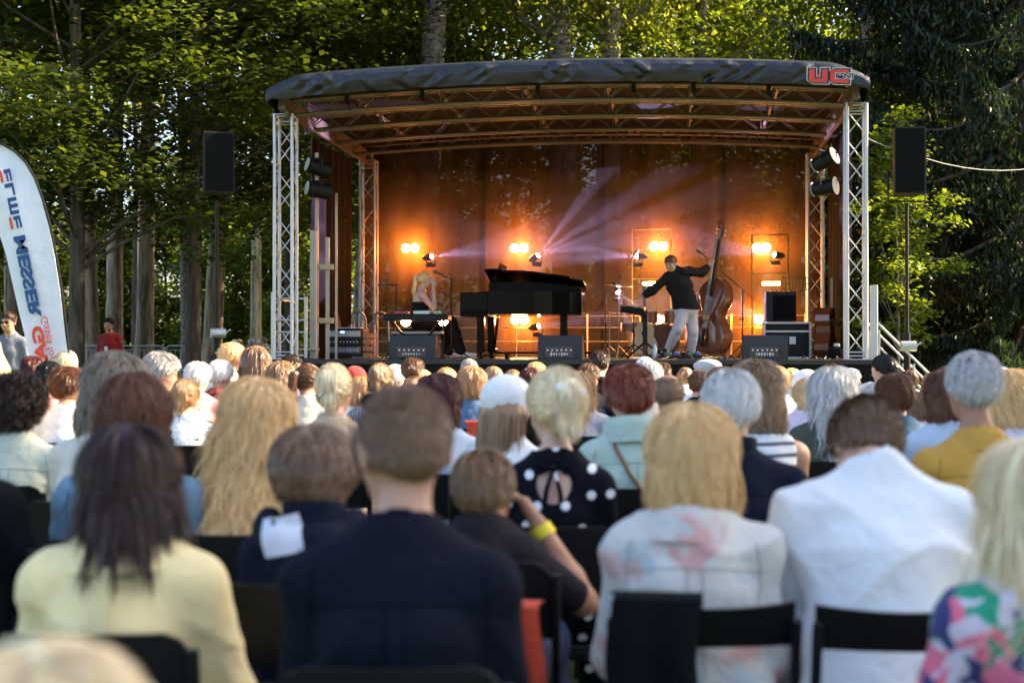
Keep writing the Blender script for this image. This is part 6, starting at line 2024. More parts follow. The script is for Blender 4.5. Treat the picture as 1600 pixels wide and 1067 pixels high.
# ---------------------------------------------------------------- loudspeakers on stands, string, flag, fence
def speaker_stand(px, d, py0, py1, pxw, label1, label2, rz, winch_py):
    X = px2x(px, d); z0 = px2z(py1, d); z1 = px2z(py0, d); W = pxw / F * d
    o = empty("loudspeaker", (X, d, z0), R(rz), label1, "loudspeaker", "tall loudspeakers beside the stage")
    H = z1 - z0; Dp = 0.42
    b = MB(); b.prism([(-W / 2, -Dp / 2), (W / 2, -Dp / 2), (W / 2 * .75, Dp / 2), (-W / 2 * .75, Dp / 2)], 0.0, H); part(b, "cabinet", pmat("speaker_black", (.008, .008, .009), .8, 0, .1, 20, .08, 150), o)
    b = MB(); b.box((0, -Dp / 2 - .008, H / 2), (W * .92, .012, H * .95), bev=.004); part(b, "grille", pmat("speaker_grille", (.004, .0045, .005), .9, 0, .3, 200, spec=.15), o)
    s = empty("speaker_stand", (X, d + .03, float(ground(X, d))), R(rz), label2, "speaker stand", "tall stands carrying the loudspeakers")
    g = float(ground(X, d)); zz = z0 - g
    b = MB(); b.tube([(0, 0, 0.1), (0, 0, zz * .45)], 0.045, 10); b.tube([(0, 0, zz * .45), (0, 0, zz - .1)], 0.026, 10); part(b, "pole", BLACKM, s, True)
    b = MB(); y2 = 0.06
    b.tube([(-W / 2 - .04, 0, zz + .35), (-W / 2 - .04, 0, zz - .08), (W / 2 + .04, 0, zz - .08), (W / 2 + .04, 0, zz + .35)], 0.016, 6); part(b, "yoke", BLACKM, s)
    wz = px2z(winch_py, d) - g
    b = MB(); b.box((0, -.06, wz), (.16, .12, .14), bev=.01); b.lathe([(0.07, -.10), (0.07, .10)], (0.0, -.10, wz), 14, 'x'); b.tube([(.1, -.1, wz), (.16, -.1, wz + .05), (.16, -.14, wz + .05)], .012, 6); part(b, "winch", pmat("winch_zinc", (.5, .5, .5), .4, .7), s)
    for k in range(4):
        a = R(45) + k * PI / 2
        b = MB(); b.tube([(0, 0, .45), (.75 * math.cos(a), .75 * math.sin(a), .02)], 0.022, 8); part(b, "leg", BLACKM, s)
speaker_stand(338, 19.8, 209, 303, 46, "tall black loudspeaker above the lawn beside the roped barrier and pines", "black winch stand carrying the loudspeaker near the sunlit pine", 22, 521)
speaker_stand(1418, 19.0, 201, 305, 48, "tall black loudspeaker in front of the dark spruces", "black winch stand carrying the loudspeaker beside the stage stairs", -4, 541)
b = MB()
pA = np.array([px2x(1352, 19.1), 19.1, px2z(215, 19.1)]); pB = np.array([px2x(1418, 19.0), 19.25, px2z(232, 19.1)]); pC = np.array([px2x(1700, 22), 22, px2z(238, 22)])
b.tube([pA, (pA + pB) / 2 - [0, 0, .02], pB] + [pB + (pC - pB) * t - np.array([0, 0, .28 * 4 * t * (1 - t)]) for t in np.linspace(.1, 1, 10)], 0.0045, 5)
tag(b.build("rope", pmat("white_rope", (.6, .6, .6), .8), None, True), "thin white rope sagging from the stage tower past the loudspeaker", "rope")

def build_flag():
    d = 14.0
    def W(px, py): return Vector((px2x(px, d), d, px2z(py, d)))
    g = float(ground(-4.6, d))
    o = empty("feather_flag", (px2x(112, d), d, g), 0, "white feather flag with mirrored blue and red lettering beside the standing man", "flag")
    base = Vector(o.location)
    outer = [(-62, 232), (-40, 226), (-20, 223), (0, 225), (20, 236), (38, 254), (52, 278), (64, 310), (76, 352), (86, 400), (94, 450), (101, 510), (107, 560), (112, 620), (116, 660)]
    inner = [(-66, 240), (-50, 262), (-36, 285), (-22, 310), (-10, 340), (0, 372), (8, 398), (15, 430), (22, 460), (29, 490), (37, 520), (45, 552), (52, 580), (60, 620), (66, 660)]
    G = np.zeros((len(outer) * 3 - 2, 12, 3))
    to = np.linspace(0, len(outer) - 1, G.shape[0])
    for i, t in enumerate(to):
        a = np.array([np.interp(t, range(len(outer)), [q[c] for q in outer]) for c in (0, 1)])
        c_ = np.array([np.interp(t, range(len(inner)), [q[c] for q in inner]) for c in (0, 1)])
        for j in range(12):
            f = j / 11; q = a + (c_ - a) * f
            p_ = W(*q); p_.y += 0.02 * math.sin(f * 4 + t * .5) + 0.012 * math.sin(f * 9)
            G[i, j] = p_ - base
    b = MB(); b.grid(G, thick=(0, 0.004, 0))
    m = cloth("flag", (0.80, 0.84, 0.90)); 
    part(b, "flag_cloth", m, o, True)
    b = MB(); b.tube([W(q[0] + 2, q[1]) - base for q in outer] + [Vector((.02, 0, .35)), Vector((.02, 0, 0))], 0.012, 6); part(b, "pole", BLACKM, o)
    blue = pmat("flag_blue", (0.012, 0.075, 0.23), .6); red = pmat("flag_red", (0.75, 0.07, 0.035), .6)
    # glyph frame: reading runs down the flag, letters' up points to the left, seen mirrored
    def frame(px, py, dx, dy, s):
        rd = (W(px + dx, py + dy) - W(px, py)).normalized()
        up = Vector((-1, 0, 0)); up = (up - rd * up.dot(rd)).normalized()
        Mx = Matrix.Identity(4)
        for i in range(3): Mx[i][0] = rd[i] * s; Mx[i][1] = up[i] * s; Mx[i][2] = (0, -1, 0)[i] * s; Mx[i][3] = (W(px, py) - base)[i]
        Mx[1][3] -= 0.034
        return Mx
    LET = {'E': ['###', '#..', '##.', '#..', '###'], }
    M1 = frame(17.0, 264, 50, 236, 1.0)
    pxm = d / F                      # metres per pixel
    hgt = 14 * pxm
    def block(polys, x0, wd, mat):
        b = MB()
        for (xa, ya, xb, yb) in polys:
            b.prism([(x0 + xa * wd, ya * hgt), (x0 + xb * wd, ya * hgt), (x0 + xb * wd, yb * hgt), (x0 + xa * wd, yb * hgt)], 0, 0.002, M1)
        return b
    x = 0.0
    for ch in "ELME":
        wd = (24 if ch != 'M' else 33) * pxm * .8
        if ch == 'E':
            part(block([(0, 0, .30, .78), (.30, 0, 1, .22), (.30, .40, 1, .60)], x, wd, blue), "lettering", blue, o); part(block([(0, 1.0, 1, 1.28)], x, wd, red), "lettering", red, o)
        elif ch == 'L': part(block([(0, 0, .30, 1.0), (.30, 0, 1, .24)], x, wd, blue), "lettering", blue, o)
        else: part(block([(0, 0, .22, 1.0), (.39, 0, .61, 1.0), (.78, 0, 1, 1.0), (.22, .76, .39, 1.0), (.61, .76, .78, 1.0)], x, wd, blue), "lettering", blue, o)
        x += wd + 3.2 * pxm
    x += 8 * pxm
    me = text_mesh("lettering", "MESSER", hgt * 1.42, 0.001, 0.006, M=M1 @ Matrix.Translation((x, 0, 0)) @ Matrix.Diagonal((1.95, 1.2, 1, 1)))
    link("lettering", me, blue, o)
    M2 = frame(67, 508, 12, 75, 1.0)
    me = text_mesh("lettering", "GAAS", hgt * 1.42, 0.001, 0.006, M=M2 @ Matrix.Diagonal((1.9, 1.2, 1, 1))); link("lettering", me, red, o)
    M3 = frame(75, 493, 14, 75, 1.0)
    me = text_mesh("lettering", "Gases for life", hgt * 1.0, 0.001, 0.0, M=M3 @ Matrix.Diagonal((1.3, 1.15, 1, 1))); link("lettering", me, red, o)
build_flag()

def build_fence():
    # crowd barriers standing on the lawn
    d = 35.0; x = px2x(60, d); i = 0
    proto = None
    xs = np.arange(px2x(-40, d), px2x(640, d), 2.35)
    labs = ["crowd barrier panel beyond the feather flag", "crowd barrier panel behind the flag's lower edge", "crowd barrier panel behind the man in the red polo", "crowd barrier panel between the thick pine and the speckled birch",
            "crowd barrier panel by the tall speaker stand", "crowd barrier panel in front of the people at the orange table", "crowd barrier panel ending behind the stage tower"]
    for i, x in enumerate(xs[:7]):
        if proto is None:
            proto = empty("crowd_barrier", (0, 0, 0), 0)
            b = MB(); b.tube([(0.03, 0, .12), (0.03, 0, 1.02), (.1, 0, 1.1), (2.2, 0, 1.1), (2.27, 0, 1.02), (2.27, 0, .12)], .02, 7); b.tube([(.03, 0, .2), (2.27, 0, .2)], .016, 6); b.tube([(.03, 0, 1.0), (2.27, 0, 1.0)], .012, 6); link("frame", b.mesh("frame", True), pmat("barrier_zinc", (.45, .47, .47), .5, .4), proto)
            b = MB()
            for k in range(1, 19): b.tube([(.03 + k * .118, 0, .2), (.03 + k * .118, 0, 1.0)], .008, 5)
            link("bars", b.mesh("bars"), pmat("barrier_zinc", (.45, .47, .47), .5, .4), proto)
            for s_ in (.3, 2.0):
                b = MB(); b.tube([(s_, -.3, 0), (s_, -.25, .04), (s_, 0, .16), (s_, .25, .04), (s_, .3, 0)], .016, 6); link("foot", b.mesh("foot"), pmat("barrier_zinc", (.45, .47, .47), .5, .4), proto)
            r = proto
        else:
            r = proto.copy(); COL.objects.link(r)
            for ch in list(proto.children): c = ch.copy(); COL.objects.link(c); c.parent = r
        r.location = (x, d + .1 * math.sin(i * 2), float(ground(x, d)) + .08); r.rotation_euler = (0, 0, R(1.5 * math.sin(i * 3)))
        tag(r, labs[i], "crowd barrier", "crowd barriers across the lawn")
    # beer table far behind
    d = 41.0; X = px2x(400, d)
    t = empty("picnic_table", (X, d, float(ground(X, d))), 0, "long orange folding table on the lawn beside the stage", "table")
    b = MB(); b.box((0, 0, 1.02), (2.0, .6, .05)); part(b, "table_top", pmat("orange_wood", (.6, .17, .03), .5), t)
    for sx in (-.8, .8): b = MB(); b.tube([(sx, -.2, 0), (sx, -.2, 1.0)], .02, 6); b.tube([(sx, .2, 0), (sx, .2, 1.0)], .02, 6); part(b, "leg", BLACKM, t)
build_fence()
# ---------------------------------------------------------------- the audience
C = cloth
YEL = C("pale_yellow", (0.90, 0.73, 0.38)); SAGE = C("sage", (0.52, 0.56, 0.46)); CREAM = C("cream", (0.66, 0.60, 0.50)); DENIMB = C("light_denim", (0.16, 0.27, 0.38))
NAVY = C("navy_shirt", (0.0055, 0.0075, 0.016), 'dots', (0.0015, 0.002, 0.006), scale=7); NAVYP = C("navy_jacket", (0.007, 0.010, 0.022)); WHITE = C("white_tee", (0.80, 0.81, 0.83)); BLACKT = C("black_tee", (0.022, 0.018, 0.022))
POLKA = C("polka", (0.004, 0.005, 0.010), 'dots', (0.80, 0.82, 0.85), scale=1.0); MINT = C("mint", (0.42, 0.54, 0.46)); MUST = C("mustard", (0.56, 0.30, 0.055)); TAN = C("tan", (0.55, 0.40, 0.27))
PINK = C("pink", (0.75, 0.32, 0.32)); DENIM = C("denim", (0.07, 0.15, 0.26)); FADE = C("faded_floral", (0.62, 0.60, 0.55), 'fade', (0.60, 0.34, 0.32), (0.45, 0.52, 0.55), scale=0.7)
FLORAL = C("bright_floral", (0.62, 0.55, 0.66), 'floral', (0.75, 0.16, 0.26), (0.02, 0.30, 0.17), scale=0.98); PRINT = C("sketch_print", (0.72, 0.73, 0.74), 'print', (0.06, 0.08, 0.09), scale=2.2)
REDPR = C("red_print", (0.42, 0.08, 0.06), 'floral', (0.02, 0.01, 0.02), (0.5, 0.2, 0.1), scale=3.0); PLAID = C("blue_plaid", (0.12, 0.17, 0.28), 'plaid', (0.35, 0.40, 0.50)); STRW = C("white_striped", (0.78, 0.79, 0.80), 'stripes', (0.10, 0.11, 0.15), scale=0.55)
STRN = C("navy_striped", (0.10, 0.09, 0.13), 'vstripes', (0.5, 0.5, 0.55), scale=1.6); OLIVE = C("dark_olive", (0.07, 0.085, 0.065)); GOLD = C("gold_floral", (0.66, 0.58, 0.40), 'floral', (0.30, 0.24, 0.10), (0.75, 0.70, 0.6), scale=1.6)
BFLOR = C("blue_floral", (0.42, 0.52, 0.62), 'floral', (0.10, 0.14, 0.22), (0.7, 0.7, 0.7), scale=2.0); LTBLUE = C("light_blue", (0.50, 0.60, 0.72)); GREYT = C("grey_top", (0.35, 0.35, 0.40)); REDP = C("red_polo", (0.28, 0.022, 0.025)); BLUE = C("blue", (0.05, 0.14, 0.40))
LILAC = C("pale_print", (0.72, 0.62, 0.72), 'floral', (0.75, 0.5, 0.6), (0.6, 0.6, 0.7), scale=2.0); BEIGE = C("beige_jacket", (0.66, 0.60, 0.50)); DKCLOTH = C("dark_jacket", (0.006, 0.007, 0.009)); CAPW = C("white_cap", (0.78, 0.78, 0.78)); CAPG = C("grey_cap", (0.42, 0.47, 0.50)); CAPB = C("blue_cap", (0.55, 0.66, 0.78)); CAPR = C("red_cap", (0.4, 0.03, 0.03)); SCARF = C("navy_scarf", (0.006, 0.009, 0.022)); SCAR = C("scarlet", (0.62, 0.07, 0.03))

def clip_extra(col, kind='claw', z=0.0):
    def f(o, p):
        b = MB()
        if kind == 'claw':
            for k in range(5):
                b.box(hpt(p, -0.040 + k * 0.020, -0.128 - 0.012 * math.cos((k - 2) * .7), 0.030 + z - 0.004 * k), (0.026, 0.020, 0.026), bev=0.007)
        elif kind == 'bar':
            b.tube([hpt(p, -0.045, -0.118, -0.045 + z), hpt(p, -0.02, -0.135, -0.035 + z), hpt(p, 0.02, -0.13, -0.025 + z)], [0.006, 0.010, 0.006], 7)
        else: b.box(hpt(p, 0.0, -0.112, -0.02 + z), (0.035, 0.014, 0.018), bev=0.005)
        b.build("hair_clip", col, o, True)
    return f
PEARL = pmat("pearl_clip", (0.75, 0.78, 0.82), 0.2); SILV = pmat("silver_clip", (0.7, 0.7, 0.7), 0.25, 1.0); GOLDC = pmat("gold_clip", (0.5, 0.36, 0.15), 0.35, .7)

def band(col, w_=0.006):
    def f(o, p):
        b = MB(); pts = [hpt(p, 0.088 * math.cos(a), 0.01 - 0.03 * math.sin(a) * 0, 0.02 + 0.092 * math.sin(a)) for a in np.linspace(-0.2, PI + .2, 20)]
        b.tube(pts, w_, 6); b.build("headband", col, o, True)
    return f

def lady_yellow_extra(o, p):
    clip_extra(GOLDC, 'small')(o, p)
    # centre back pleat sewn into the shirt
    b = MB()
    zs = np.linspace(p.nb[2] - 0.03, p.hip[2] + 0.12, 12)
    G = np.zeros((12, 4, 3))
    for i, z in enumerate(zs):
        t = i / 11
        y = np.interp(z, [p.hip[2], p.waist[2], p.chest[2], p.sh[2], p.nb[2]], [-0.172, -0.150, -0.165, -0.135, -0.085])
        for j in range(4): G[i, j] = (-0.02 + j * 0.012 - 0.01 * t, y - 0.006 - 0.004 * (j % 2), z)
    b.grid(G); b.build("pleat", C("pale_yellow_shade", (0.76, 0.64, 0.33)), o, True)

def navy_man_extra(o, p):
    g = glasses(p, BLACKP, o, GLASSM, up=True)
    # sunglasses' strap running over the temple
    b = MB(); b.tube([hpt(p, -0.084, 0.03, 0.06), hpt(p, -0.090, -0.005, 0.0), hpt(p, -0.088, -0.02, -0.05)], 0.0032, 6); b.build("strap", BLACKP, g, True)

def hoodie_extra(o, p):
    # hood lying on the back with its pale lining showing
    b = MB(); s = SDF((-0.2, -0.30, p.nb[2] - 0.22), (0.2, 0.1, p.nb[2] + 0.08), 0.009)
    for k in range(9):
        a0, a1 = PI + PI * k / 9, PI + PI * (k + 1) / 9
        q = lambda a: np.array([0.112 * math.cos(a), 0.01 + 0.115 * math.sin(a), p.nb[2] + 0.02 + 0.05 * math.sin(a)])
        s.cap(q(a0), q(a1), 0.034, None, 0.03)
    s.cap((-.05, -0.12, p.nb[2] - .03), (0, -0.165, p.nb[2] - .13), 0.045, .03, .05); s.cap((.05, -0.12, p.nb[2] - .03), (0, -0.165, p.nb[2] - .13), 0.045, .03, .05)
    V, Q = s.extract(); link("hood", fast_mesh("hood", V, [Q], True), NAVYP, o)
    t_ = BVHTree.FromPolygons(V.tolist(), Q.tolist())
    G = np.zeros((10, 10, 3))
    for i in range(10):
        for j in range(10):
            f, g_ = i / 9, j / 9
            x = -0.105 + 0.10 * f + 0.030 * g_; z = p.nb[2] + 0.030 - 0.085 * g_ + 0.022 * f
            h_ = t_.ray_cast(Vector((x, -0.8, z)), Vector((0, 1, 0)))
            G[i, j] = (h_[0] + Vector((0, -0.005, 0))) if h_[0] is not None else (x, -0.12, z)
    b = MB(); b.grid(G, thick=(0, 0.004, 0)); b.build("hood_lining", C("hood_white", (0.60, 0.64, 0.74)), o, True)

def boy_extra(o, p):
    a = p.arms['R']; W = a['wr']; d = nrm(np.array(a['wr']) - np.array(a['el']))
    b = MB(); b.tube([W - d * 0.035, W + d * 0.0], [0.036, 0.034], 14); b.build("wristband", pmat("yellow_band", (0.85, 0.62, 0.02), 0.5), o, True)

def polka_extra(o, p):
    clip_extra(PEARL, 'claw', 0.02)(o, p)
    n = p.nb
    b = MB(); b.tube([(-0.085, n[1] - 0.055, n[2] - 0.008), (-.03, n[1] - 0.093, n[2] - 0.018), (0, n[1] - 0.10, n[2] - 0.02), (.03, n[1] - 0.093, n[2] - 0.018), (0.085, n[1] - 0.055, n[2] - 0.008)], 0.006, 6)
    for sg in (-1, 1):
        b.tube([(0, n[1] - 0.105, n[2] - 0.02), (sg * 0.035, n[1] - 0.118, n[2] - 0.012), (sg * 0.045, n[1] - 0.118, n[2] - 0.035), (0, n[1] - 0.107, n[2] - 0.022)], [0.005, .011, .011, .005], 6)
        b.tube([(0, n[1] - 0.107, n[2] - 0.02), (sg * 0.022, n[1] - 0.135, n[2] - 0.09), (sg * 0.03, n[1] - 0.150, n[2] - 0.15)], [0.005, .009, .010], 6)
    b.build("ribbon_bow", POLKA, o, True)
    # earrings
def strap_extra(o, p):
    b = MB(); n = p.nb; c = p.chest
    pts = [(-0.085, n[1] - 0.03, n[2] + 0.005), (-0.07, n[1] - 0.10, n[2] - 0.05), (-0.02, c[1] - 0.155, c[2] + 0.04), (0.05, c[1] - 0.165, c[2] - 0.06), (0.10, c[1] - 0.16, c[2] - .14)]
    b.tube(pts, 0.0085, 6); b.build("bag_strap", pmat("brown_leather", (0.22, 0.08, 0.03), 0.5), o, True)
def lanyard(o, p):
    b = MB(); n = p.nb
    b.tube([(-0.06, n[1], n[2] + .02), (-.03, n[1] + .12, n[2] - .12), (0.01, n[1] + .16, n[2] - .24)], .004, 5); b.tube([(0.06, n[1], n[2] + .02), (.04, n[1] + .12, n[2] - .12), (0.01, n[1] + .16, n[2] - .24)], .004, 5); b.build("lanyard", pmat("lanyard_blue", (.05, .05, .1), .6), o)
    b = MB(); b.box((0.01, n[1] + .165, n[2] - .28), (.06, .006, .085)); b.build("name_badge", WHITEP, o)

def J_up(side, el, wr, palm=(0, 0, 1)):
    def f(p):
        a = p.arms[side]; a['el'] = a['sh'] + np.array(el); a['wr'] = a['el'] + np.array(wr); a['palm'] = palm
    return f

P = person
SEAMD = C('seam_dark', (.003, .004, .008)); SEAMM = C('seam_mustard', (.36, .18, .03)); SEAMG = C('seam_mint', (.28, .38, .31)); SEAMW = C('seam_white', (.55, .56, .6)); SEAMB = C('seam_denim', (.05, .10, .17))
def bow_head(p): p.hc = p.nb + np.array([0, 0.13, 0.060])
# --- nearest rows
P("person with pale hair close to the camera, only the crown showing", 72, 1044, 1.15, ('short', 'platinum'), C("peach", (0.75, 0.55, 0.42)), vol=1.05, chair=None, su=0.98, base=-0.13, label="person with pale hair, hugely blurred, at the bottom edge by the flag side")
P("woman in pale yellow shirt with dark auburn hair", 205, 655, 3.05, ('long', 'winebrown'), YEL, 1.0, sw=0.185, bulk=1.08, arms='out', collar='wide', L=0.165, vol=0.87, extra=lady_yellow_extra, amp=0.008, label="woman in loose pale yellow shirt with long dark auburn hair held by a small clip", hp=4, chair='panel', hr=-3, flare=0.02)
P("man in navy patterned shirt", 630, 610, 2.75, ('buzz', 'longbrown'), NAVY, 0.42, sw=0.195, bulk=1.05, female=False, skin=SKIN, collar='shirt', arms='lap', hy=24, hp=4, hs=1.13, extra=yoke(SEAMD, navy_man_extra), label="thinning haired man in navy patterned short sleeve shirt with sunglasses on his head", strands=9000, amp=0.006, flare=0.014, chair='panel', hr=-3)
P("long blonde haired man or woman in bright floral blouse", 1616, 676, 2.6, ('long', 'platinum'), FLORAL, 1.0, sw=0.17, bulk=0.98, collar='crew', arms='out', L=0.22, vol=.86, amp=0.006, label="woman with pale straight hair in a pink, green and lilac floral blouse", hp=10, lean=3)
P("man in plain white T-shirt", 1352, 650, 3.45, ('mens', 'longbrown'), WHITE, 0.42, sw=0.225, bulk=1.14, lean=16, su=1.2, joints=bow_head, hp=46, hy=0, female=False, arms=('out', 'out'), collar='crew', vol=1.08, label="broad backed man in plain white T-shirt bending his brown haired head", amp=0.010, trousers=TROUS[1], chair='barhole', flare=0.018, hs=1.02, L=0.1)
P("woman in faded floral shirt", 1078, 640, 3.5, ('bob', 'blond'), FADE, 0.95, sw=0.185, bulk=1.12, collar='wide', L=0.155, vol=1.10, extra=yoke(C('seam_grey', (.42, .40, .37))), label="woman with wavy cream blonde hair in a faded grey floral shirt", amp=0.010, strands=12000, trousers=TROUS[3], chair='bar', flare=0.018)
P("boy in navy hooded top", 495, 668, 3.65, ('boy', 'longbrown'), NAVYP, 1.0, sw=0.150, bulk=0.95, female=False, hy=-38, hp=6, collar='roll', extra=hoodie_extra, vol=1.02, hs=1.02, label="boy with bowl cut brown hair in a navy hooded top with white hood lining", strands=9000, skin=SKIN)
P("boy in black T-shirt", 757, 702, 4.0, ('mens', 'ltbrown'), BLACKT, 0.4, sw=0.135, bulk=0.9, female=False, hy=-5, hp=8, collar='crew', extra=boy_extra, vol=1.03, hs=0.98, joints=J_up('R', (0.17, 0.08, -0.13), (-0.13, 0.02, 0.21), (-1, 0, 0)), label="short haired boy in black T-shirt raising an arm with a yellow wristband", skin=SKINT, strands=9000)
P("woman in polka dot dress", 868, 582, 4.75, ('updo', 'platinum'), POLKA, 0.45, sw=0.165, bulk=0.95, collar=None, back_cut=True, extra=polka_extra, label="woman with blonde updo and pearl clip in a black polka dot dress", vol=1.03, trousers=POLKA, hp=2)
P("man in dark jacket at the edge", -72, 600, 4.3, ('short', 'brown'), DKCLOTH, 1.0, sw=0.21, bulk=1.1, female=False, arms='out', label="dark haired man in black jacket cut off by the flag side edge of the picture", collar='crew', hy=-20)
P("woman in light denim shirt", 210, 596, 4.45, ('bob', 'auburn'), DENIMB, 1.0, sw=0.20, bulk=1.1, collar='shirt', L=0.16, vol=1.03, extra=yoke(SEAMB), label="woman with auburn brown bob in a light denim shirt, in front of the cream sweater", amp=0.008, arms='out')
P("woman in cream sweater", 182, 565, 5.5, ('bob', 'greybrown'), CREAM, 1.0, sw=0.205, bulk=1.1, collar='crew', L=0.17, vol=1.05, label="woman with grey brown bob in a cream sweater", hy=8)
P("woman with very long blonde hair", 403, 594, 4.55, ('wavylong', 'blond'), YEL, 1.0, sw=0.175, bulk=0.98, L=0.44, vol=0.95, label="woman with very long wavy blonde hair over a pale yellow top", strands=12000)
P("curly dark haired person in sage jacket", 30, 583, 6.1, ('curly', 'darkbrown'), SAGE, 1.0, sw=0.185, bulk=1.05, collar='shirt', vol=0.93, arms='out', label="person with round curly dark hair in a pale sage jacket", extra=yoke(SEAMG))
P("woman in white cap", 795, 590, 6.1, ('long', 'ltbrown'), WHITE, 0.9, sw=0.155, bulk=0.9, hy=-42, hp=4, L=0.30, capk='baseball', capmat=CAPW, label="girl in white baseball cap with long light brown hair turning her face", hs=1.0, skin=SKINP)
P("red haired woman in mint jacket", 983, 576, 6.0, ('short', 'red'), MINT, 1.0, sw=0.185, bulk=1.05, hy=14, collar='scarf', extra=yoke(SEAMG, strap_extra), vol=1.10, label="woman with short bright red hair, navy scarf and mint jacket with a brown strap")
P("white haired man in navy jacket", 1142, 586, 4.75, ('mens', 'white'), NAVYP, 1.0, sw=0.215, bulk=1.15, female=False, collar='roll', vol=1.06, extra=yoke(SEAMD, None, False), label="white haired man in a navy jacket behind the cream blonde woman", hy=-6, arms='out', skin=SKIN)
P("woman in striped sleeveless top", 1182, 577, 6.1, ('bob', 'ltbrown'), STRW, 0.0, sw=0.18, bulk=1.05, L=0.18, vol=0.98, collar='crew', hy=-8, label="woman with light brown bob in a white sleeveless top with dark stripes")
P("grey haired man in mustard shirt", 1520, 556, 5.0, ('mens', 'silver'), MUST, 1.0, sw=0.205, bulk=1.15, female=False, collar='shirt', hy=-8, hp=4, vol=1.02, extra=yoke(SEAMM), label="grey haired man in a mustard yellow shirt", skin=SKINT, strands=8000)
P("blonde woman beside the mustard shirt", 1580, 586, 6.6, ('bob', 'blond'), LILAC, 0.9, sw=0.17, L=0.17, label="woman with straight blonde bob seen past the mustard shirt")
P("woman with long grey hair", 1298, 577, 7.2, ('wavylong', 'silver'), OLIVE, 1.0, sw=0.185, bulk=1.05, hy=22, L=0.42, vol=1.0, label="woman with very long silver grey hair over a dark olive top", strands=9000)
P("auburn haired woman in denim shirt", 1397, 586, 7.6, ('short', 'auburn'), DENIM, 1.0, sw=0.185, bulk=1.08, hy=18, collar='shirt', vol=1.10, extra=yoke(SEAMB), label="woman with short wavy auburn hair in a mid blue denim shirt")
P("woman with tan collar", 523, 571, 7.0, ('updo', 'platinum'), TAN, 1.0, sw=0.18, bulk=1.05, collar='shirt', extra=clip_extra(SILV, 'bar'), hy=-8, vol=0.96, label="woman with sleek platinum hair and silver clip in a tan collared coat")
P("maroon haired woman in pale blue shirt", 688, 588, 6.6, ('bob', 'maroon'), LTBLUE, 1.0, sw=0.18, hy=-50, L=0.15, label="woman with dark maroon bob in a pale blue shirt half hidden by the navy shirt", arms='clap')
P("bald man in glasses", 1045, 583, 7.3, ('bald', 'longbrown'), LTBLUE, 0.45, sw=0.20, bulk=1.05, female=False, hy=-30, glass=(BLACKP,), label="balding man in dark glasses between the red haired woman and the white haired man", skin=SKINT, collar='shirt')
P("woman in sketch print blouse", 291, 590, 8.2, ('updo', 'darkblond'), PRINT, 0.9, sw=0.19, bulk=1.12, hy=-16, vol=0.92, label="woman with honey brown bun in a white blouse printed with black sketches", amp=0.007, hp=14, arms='out')
P("woman in white shirt with auburn curls", 108, 574, 8.4, ('short', 'auburn'), WHITE, 0.9, sw=0.185, bulk=1.05, hy=-72, glass=(pmat("red_frame", (.4, .05, .05), .4),), vol=1.06, label="woman with short auburn curls and glasses in a white shirt, seen in profile")
P("dark haired man in glasses and plaid", 252, 554, 8.8, ('mens', 'grey'), PLAID, 1.0, sw=0.195, female=False, hy=-66, hp=12, glass=(BLACKP,), collar='shirt', label="man with dark grey hair and black glasses in a blue plaid shirt", skin=SKIN, vol=1.05)
# --- middle rows
P("brown haired person in pink", 52, 558, 12, ('short', 'maroon'), PINK, 0.9, label="auburn haired person in a pink top beside the flag's foot", vol=1.1)
P("black haired person in pink", 77, 566, 10.2, ('short', 'black'), PINK, 0.9, hy=10, label="black haired person in a salmon pink top behind the auburn curls", bulk=1.1, vol=1.08)
P("pale blonde person by the flag", 103, 549, 14, ('bob', 'platinum'), CREAM, 0.9, label="pale blonde person in front of the flag's lower edge")
P("maroon haired woman in blue floral", 168, 556, 12, ('bob', 'maroon'), BFLOR, 1.0, hy=-45, label="maroon haired woman in a pale blue floral top")
P("white haired woman clapping in pink", 309, 566, 10.4, ('short', 'white'), PINK, 1.0, hy=-25, arms='clap', bulk=1.15, label="white haired woman in a pink top clapping beside the sketch print blouse", vol=1.05)
P("silver haired woman in red print", 345, 565, 11.5, ('short', 'white'), REDPR, 1.0, hy=-35, bulk=1.15, label="silver haired woman in a dark red printed shirt", vol=1.12)
P("dark haired person behind white hair", 343, 549, 14, ('short', 'darkbrown'), DKCLOTH, 1.0, label="dark haired person just behind the silver haired woman in red")
P("blonde person in beige jacket", 363, 538, 12.6, ('mens', 'blond'), BEIGE, 1.0, hy=-60, collar='shirt', label="short blonde haired person in a beige jacket looking aside", vol=1.08, skin=SKINT)
P("woman with straight dark hair", 400, 543, 11.6, ('long', 'longbrown'), LTBLUE, 1.0, L=0.42, label="woman with very straight long dark brown hair and pale blue top", hs=1.05, hy=-6, vol=1.02)
P("woman with brown waves", 438, 565, 10.6, ('wavylong', 'ltbrown'), GREYT, 1.0, L=0.2, label="woman with brown and gold waves before the stage's lattice tower")
P("man with sunglasses on his head", 456, 554, 14, ('mens', 'darkbrown'), BLUE, 0.4, hy=-55, female=False, glass=(BLACKP, GLASSM, 1), label="man in blue with sunglasses pushed up on dark hair", skin=SKIN)
P("woman with brown ponytail", 483, 570, 9.8, ('ponytail', 'brown'), CREAM, 0.9, L=0.24, label="woman with brown ponytail tied with a black band", vol=1.05, extra=lambda o, p: link("hair_band", (lambda b: b.tube([hpt(p, 0, -0.118, 0.02), hpt(p, 0, -0.15, 0.0)], .03, 10) and b.mesh("hair_band", True))(MB()), BLACKP, o))
P("child in red cap", 556, 572, 12.5, ('short', 'brown'), BLUE, 0.9, capk='baseball', capmat=CAPR, hy=-40, label="child in a red cap and blue top with grey headphones", hs=0.92, sw=0.14, extra=band(pmat("headphone", (.03, .03, .05), .4), .010))
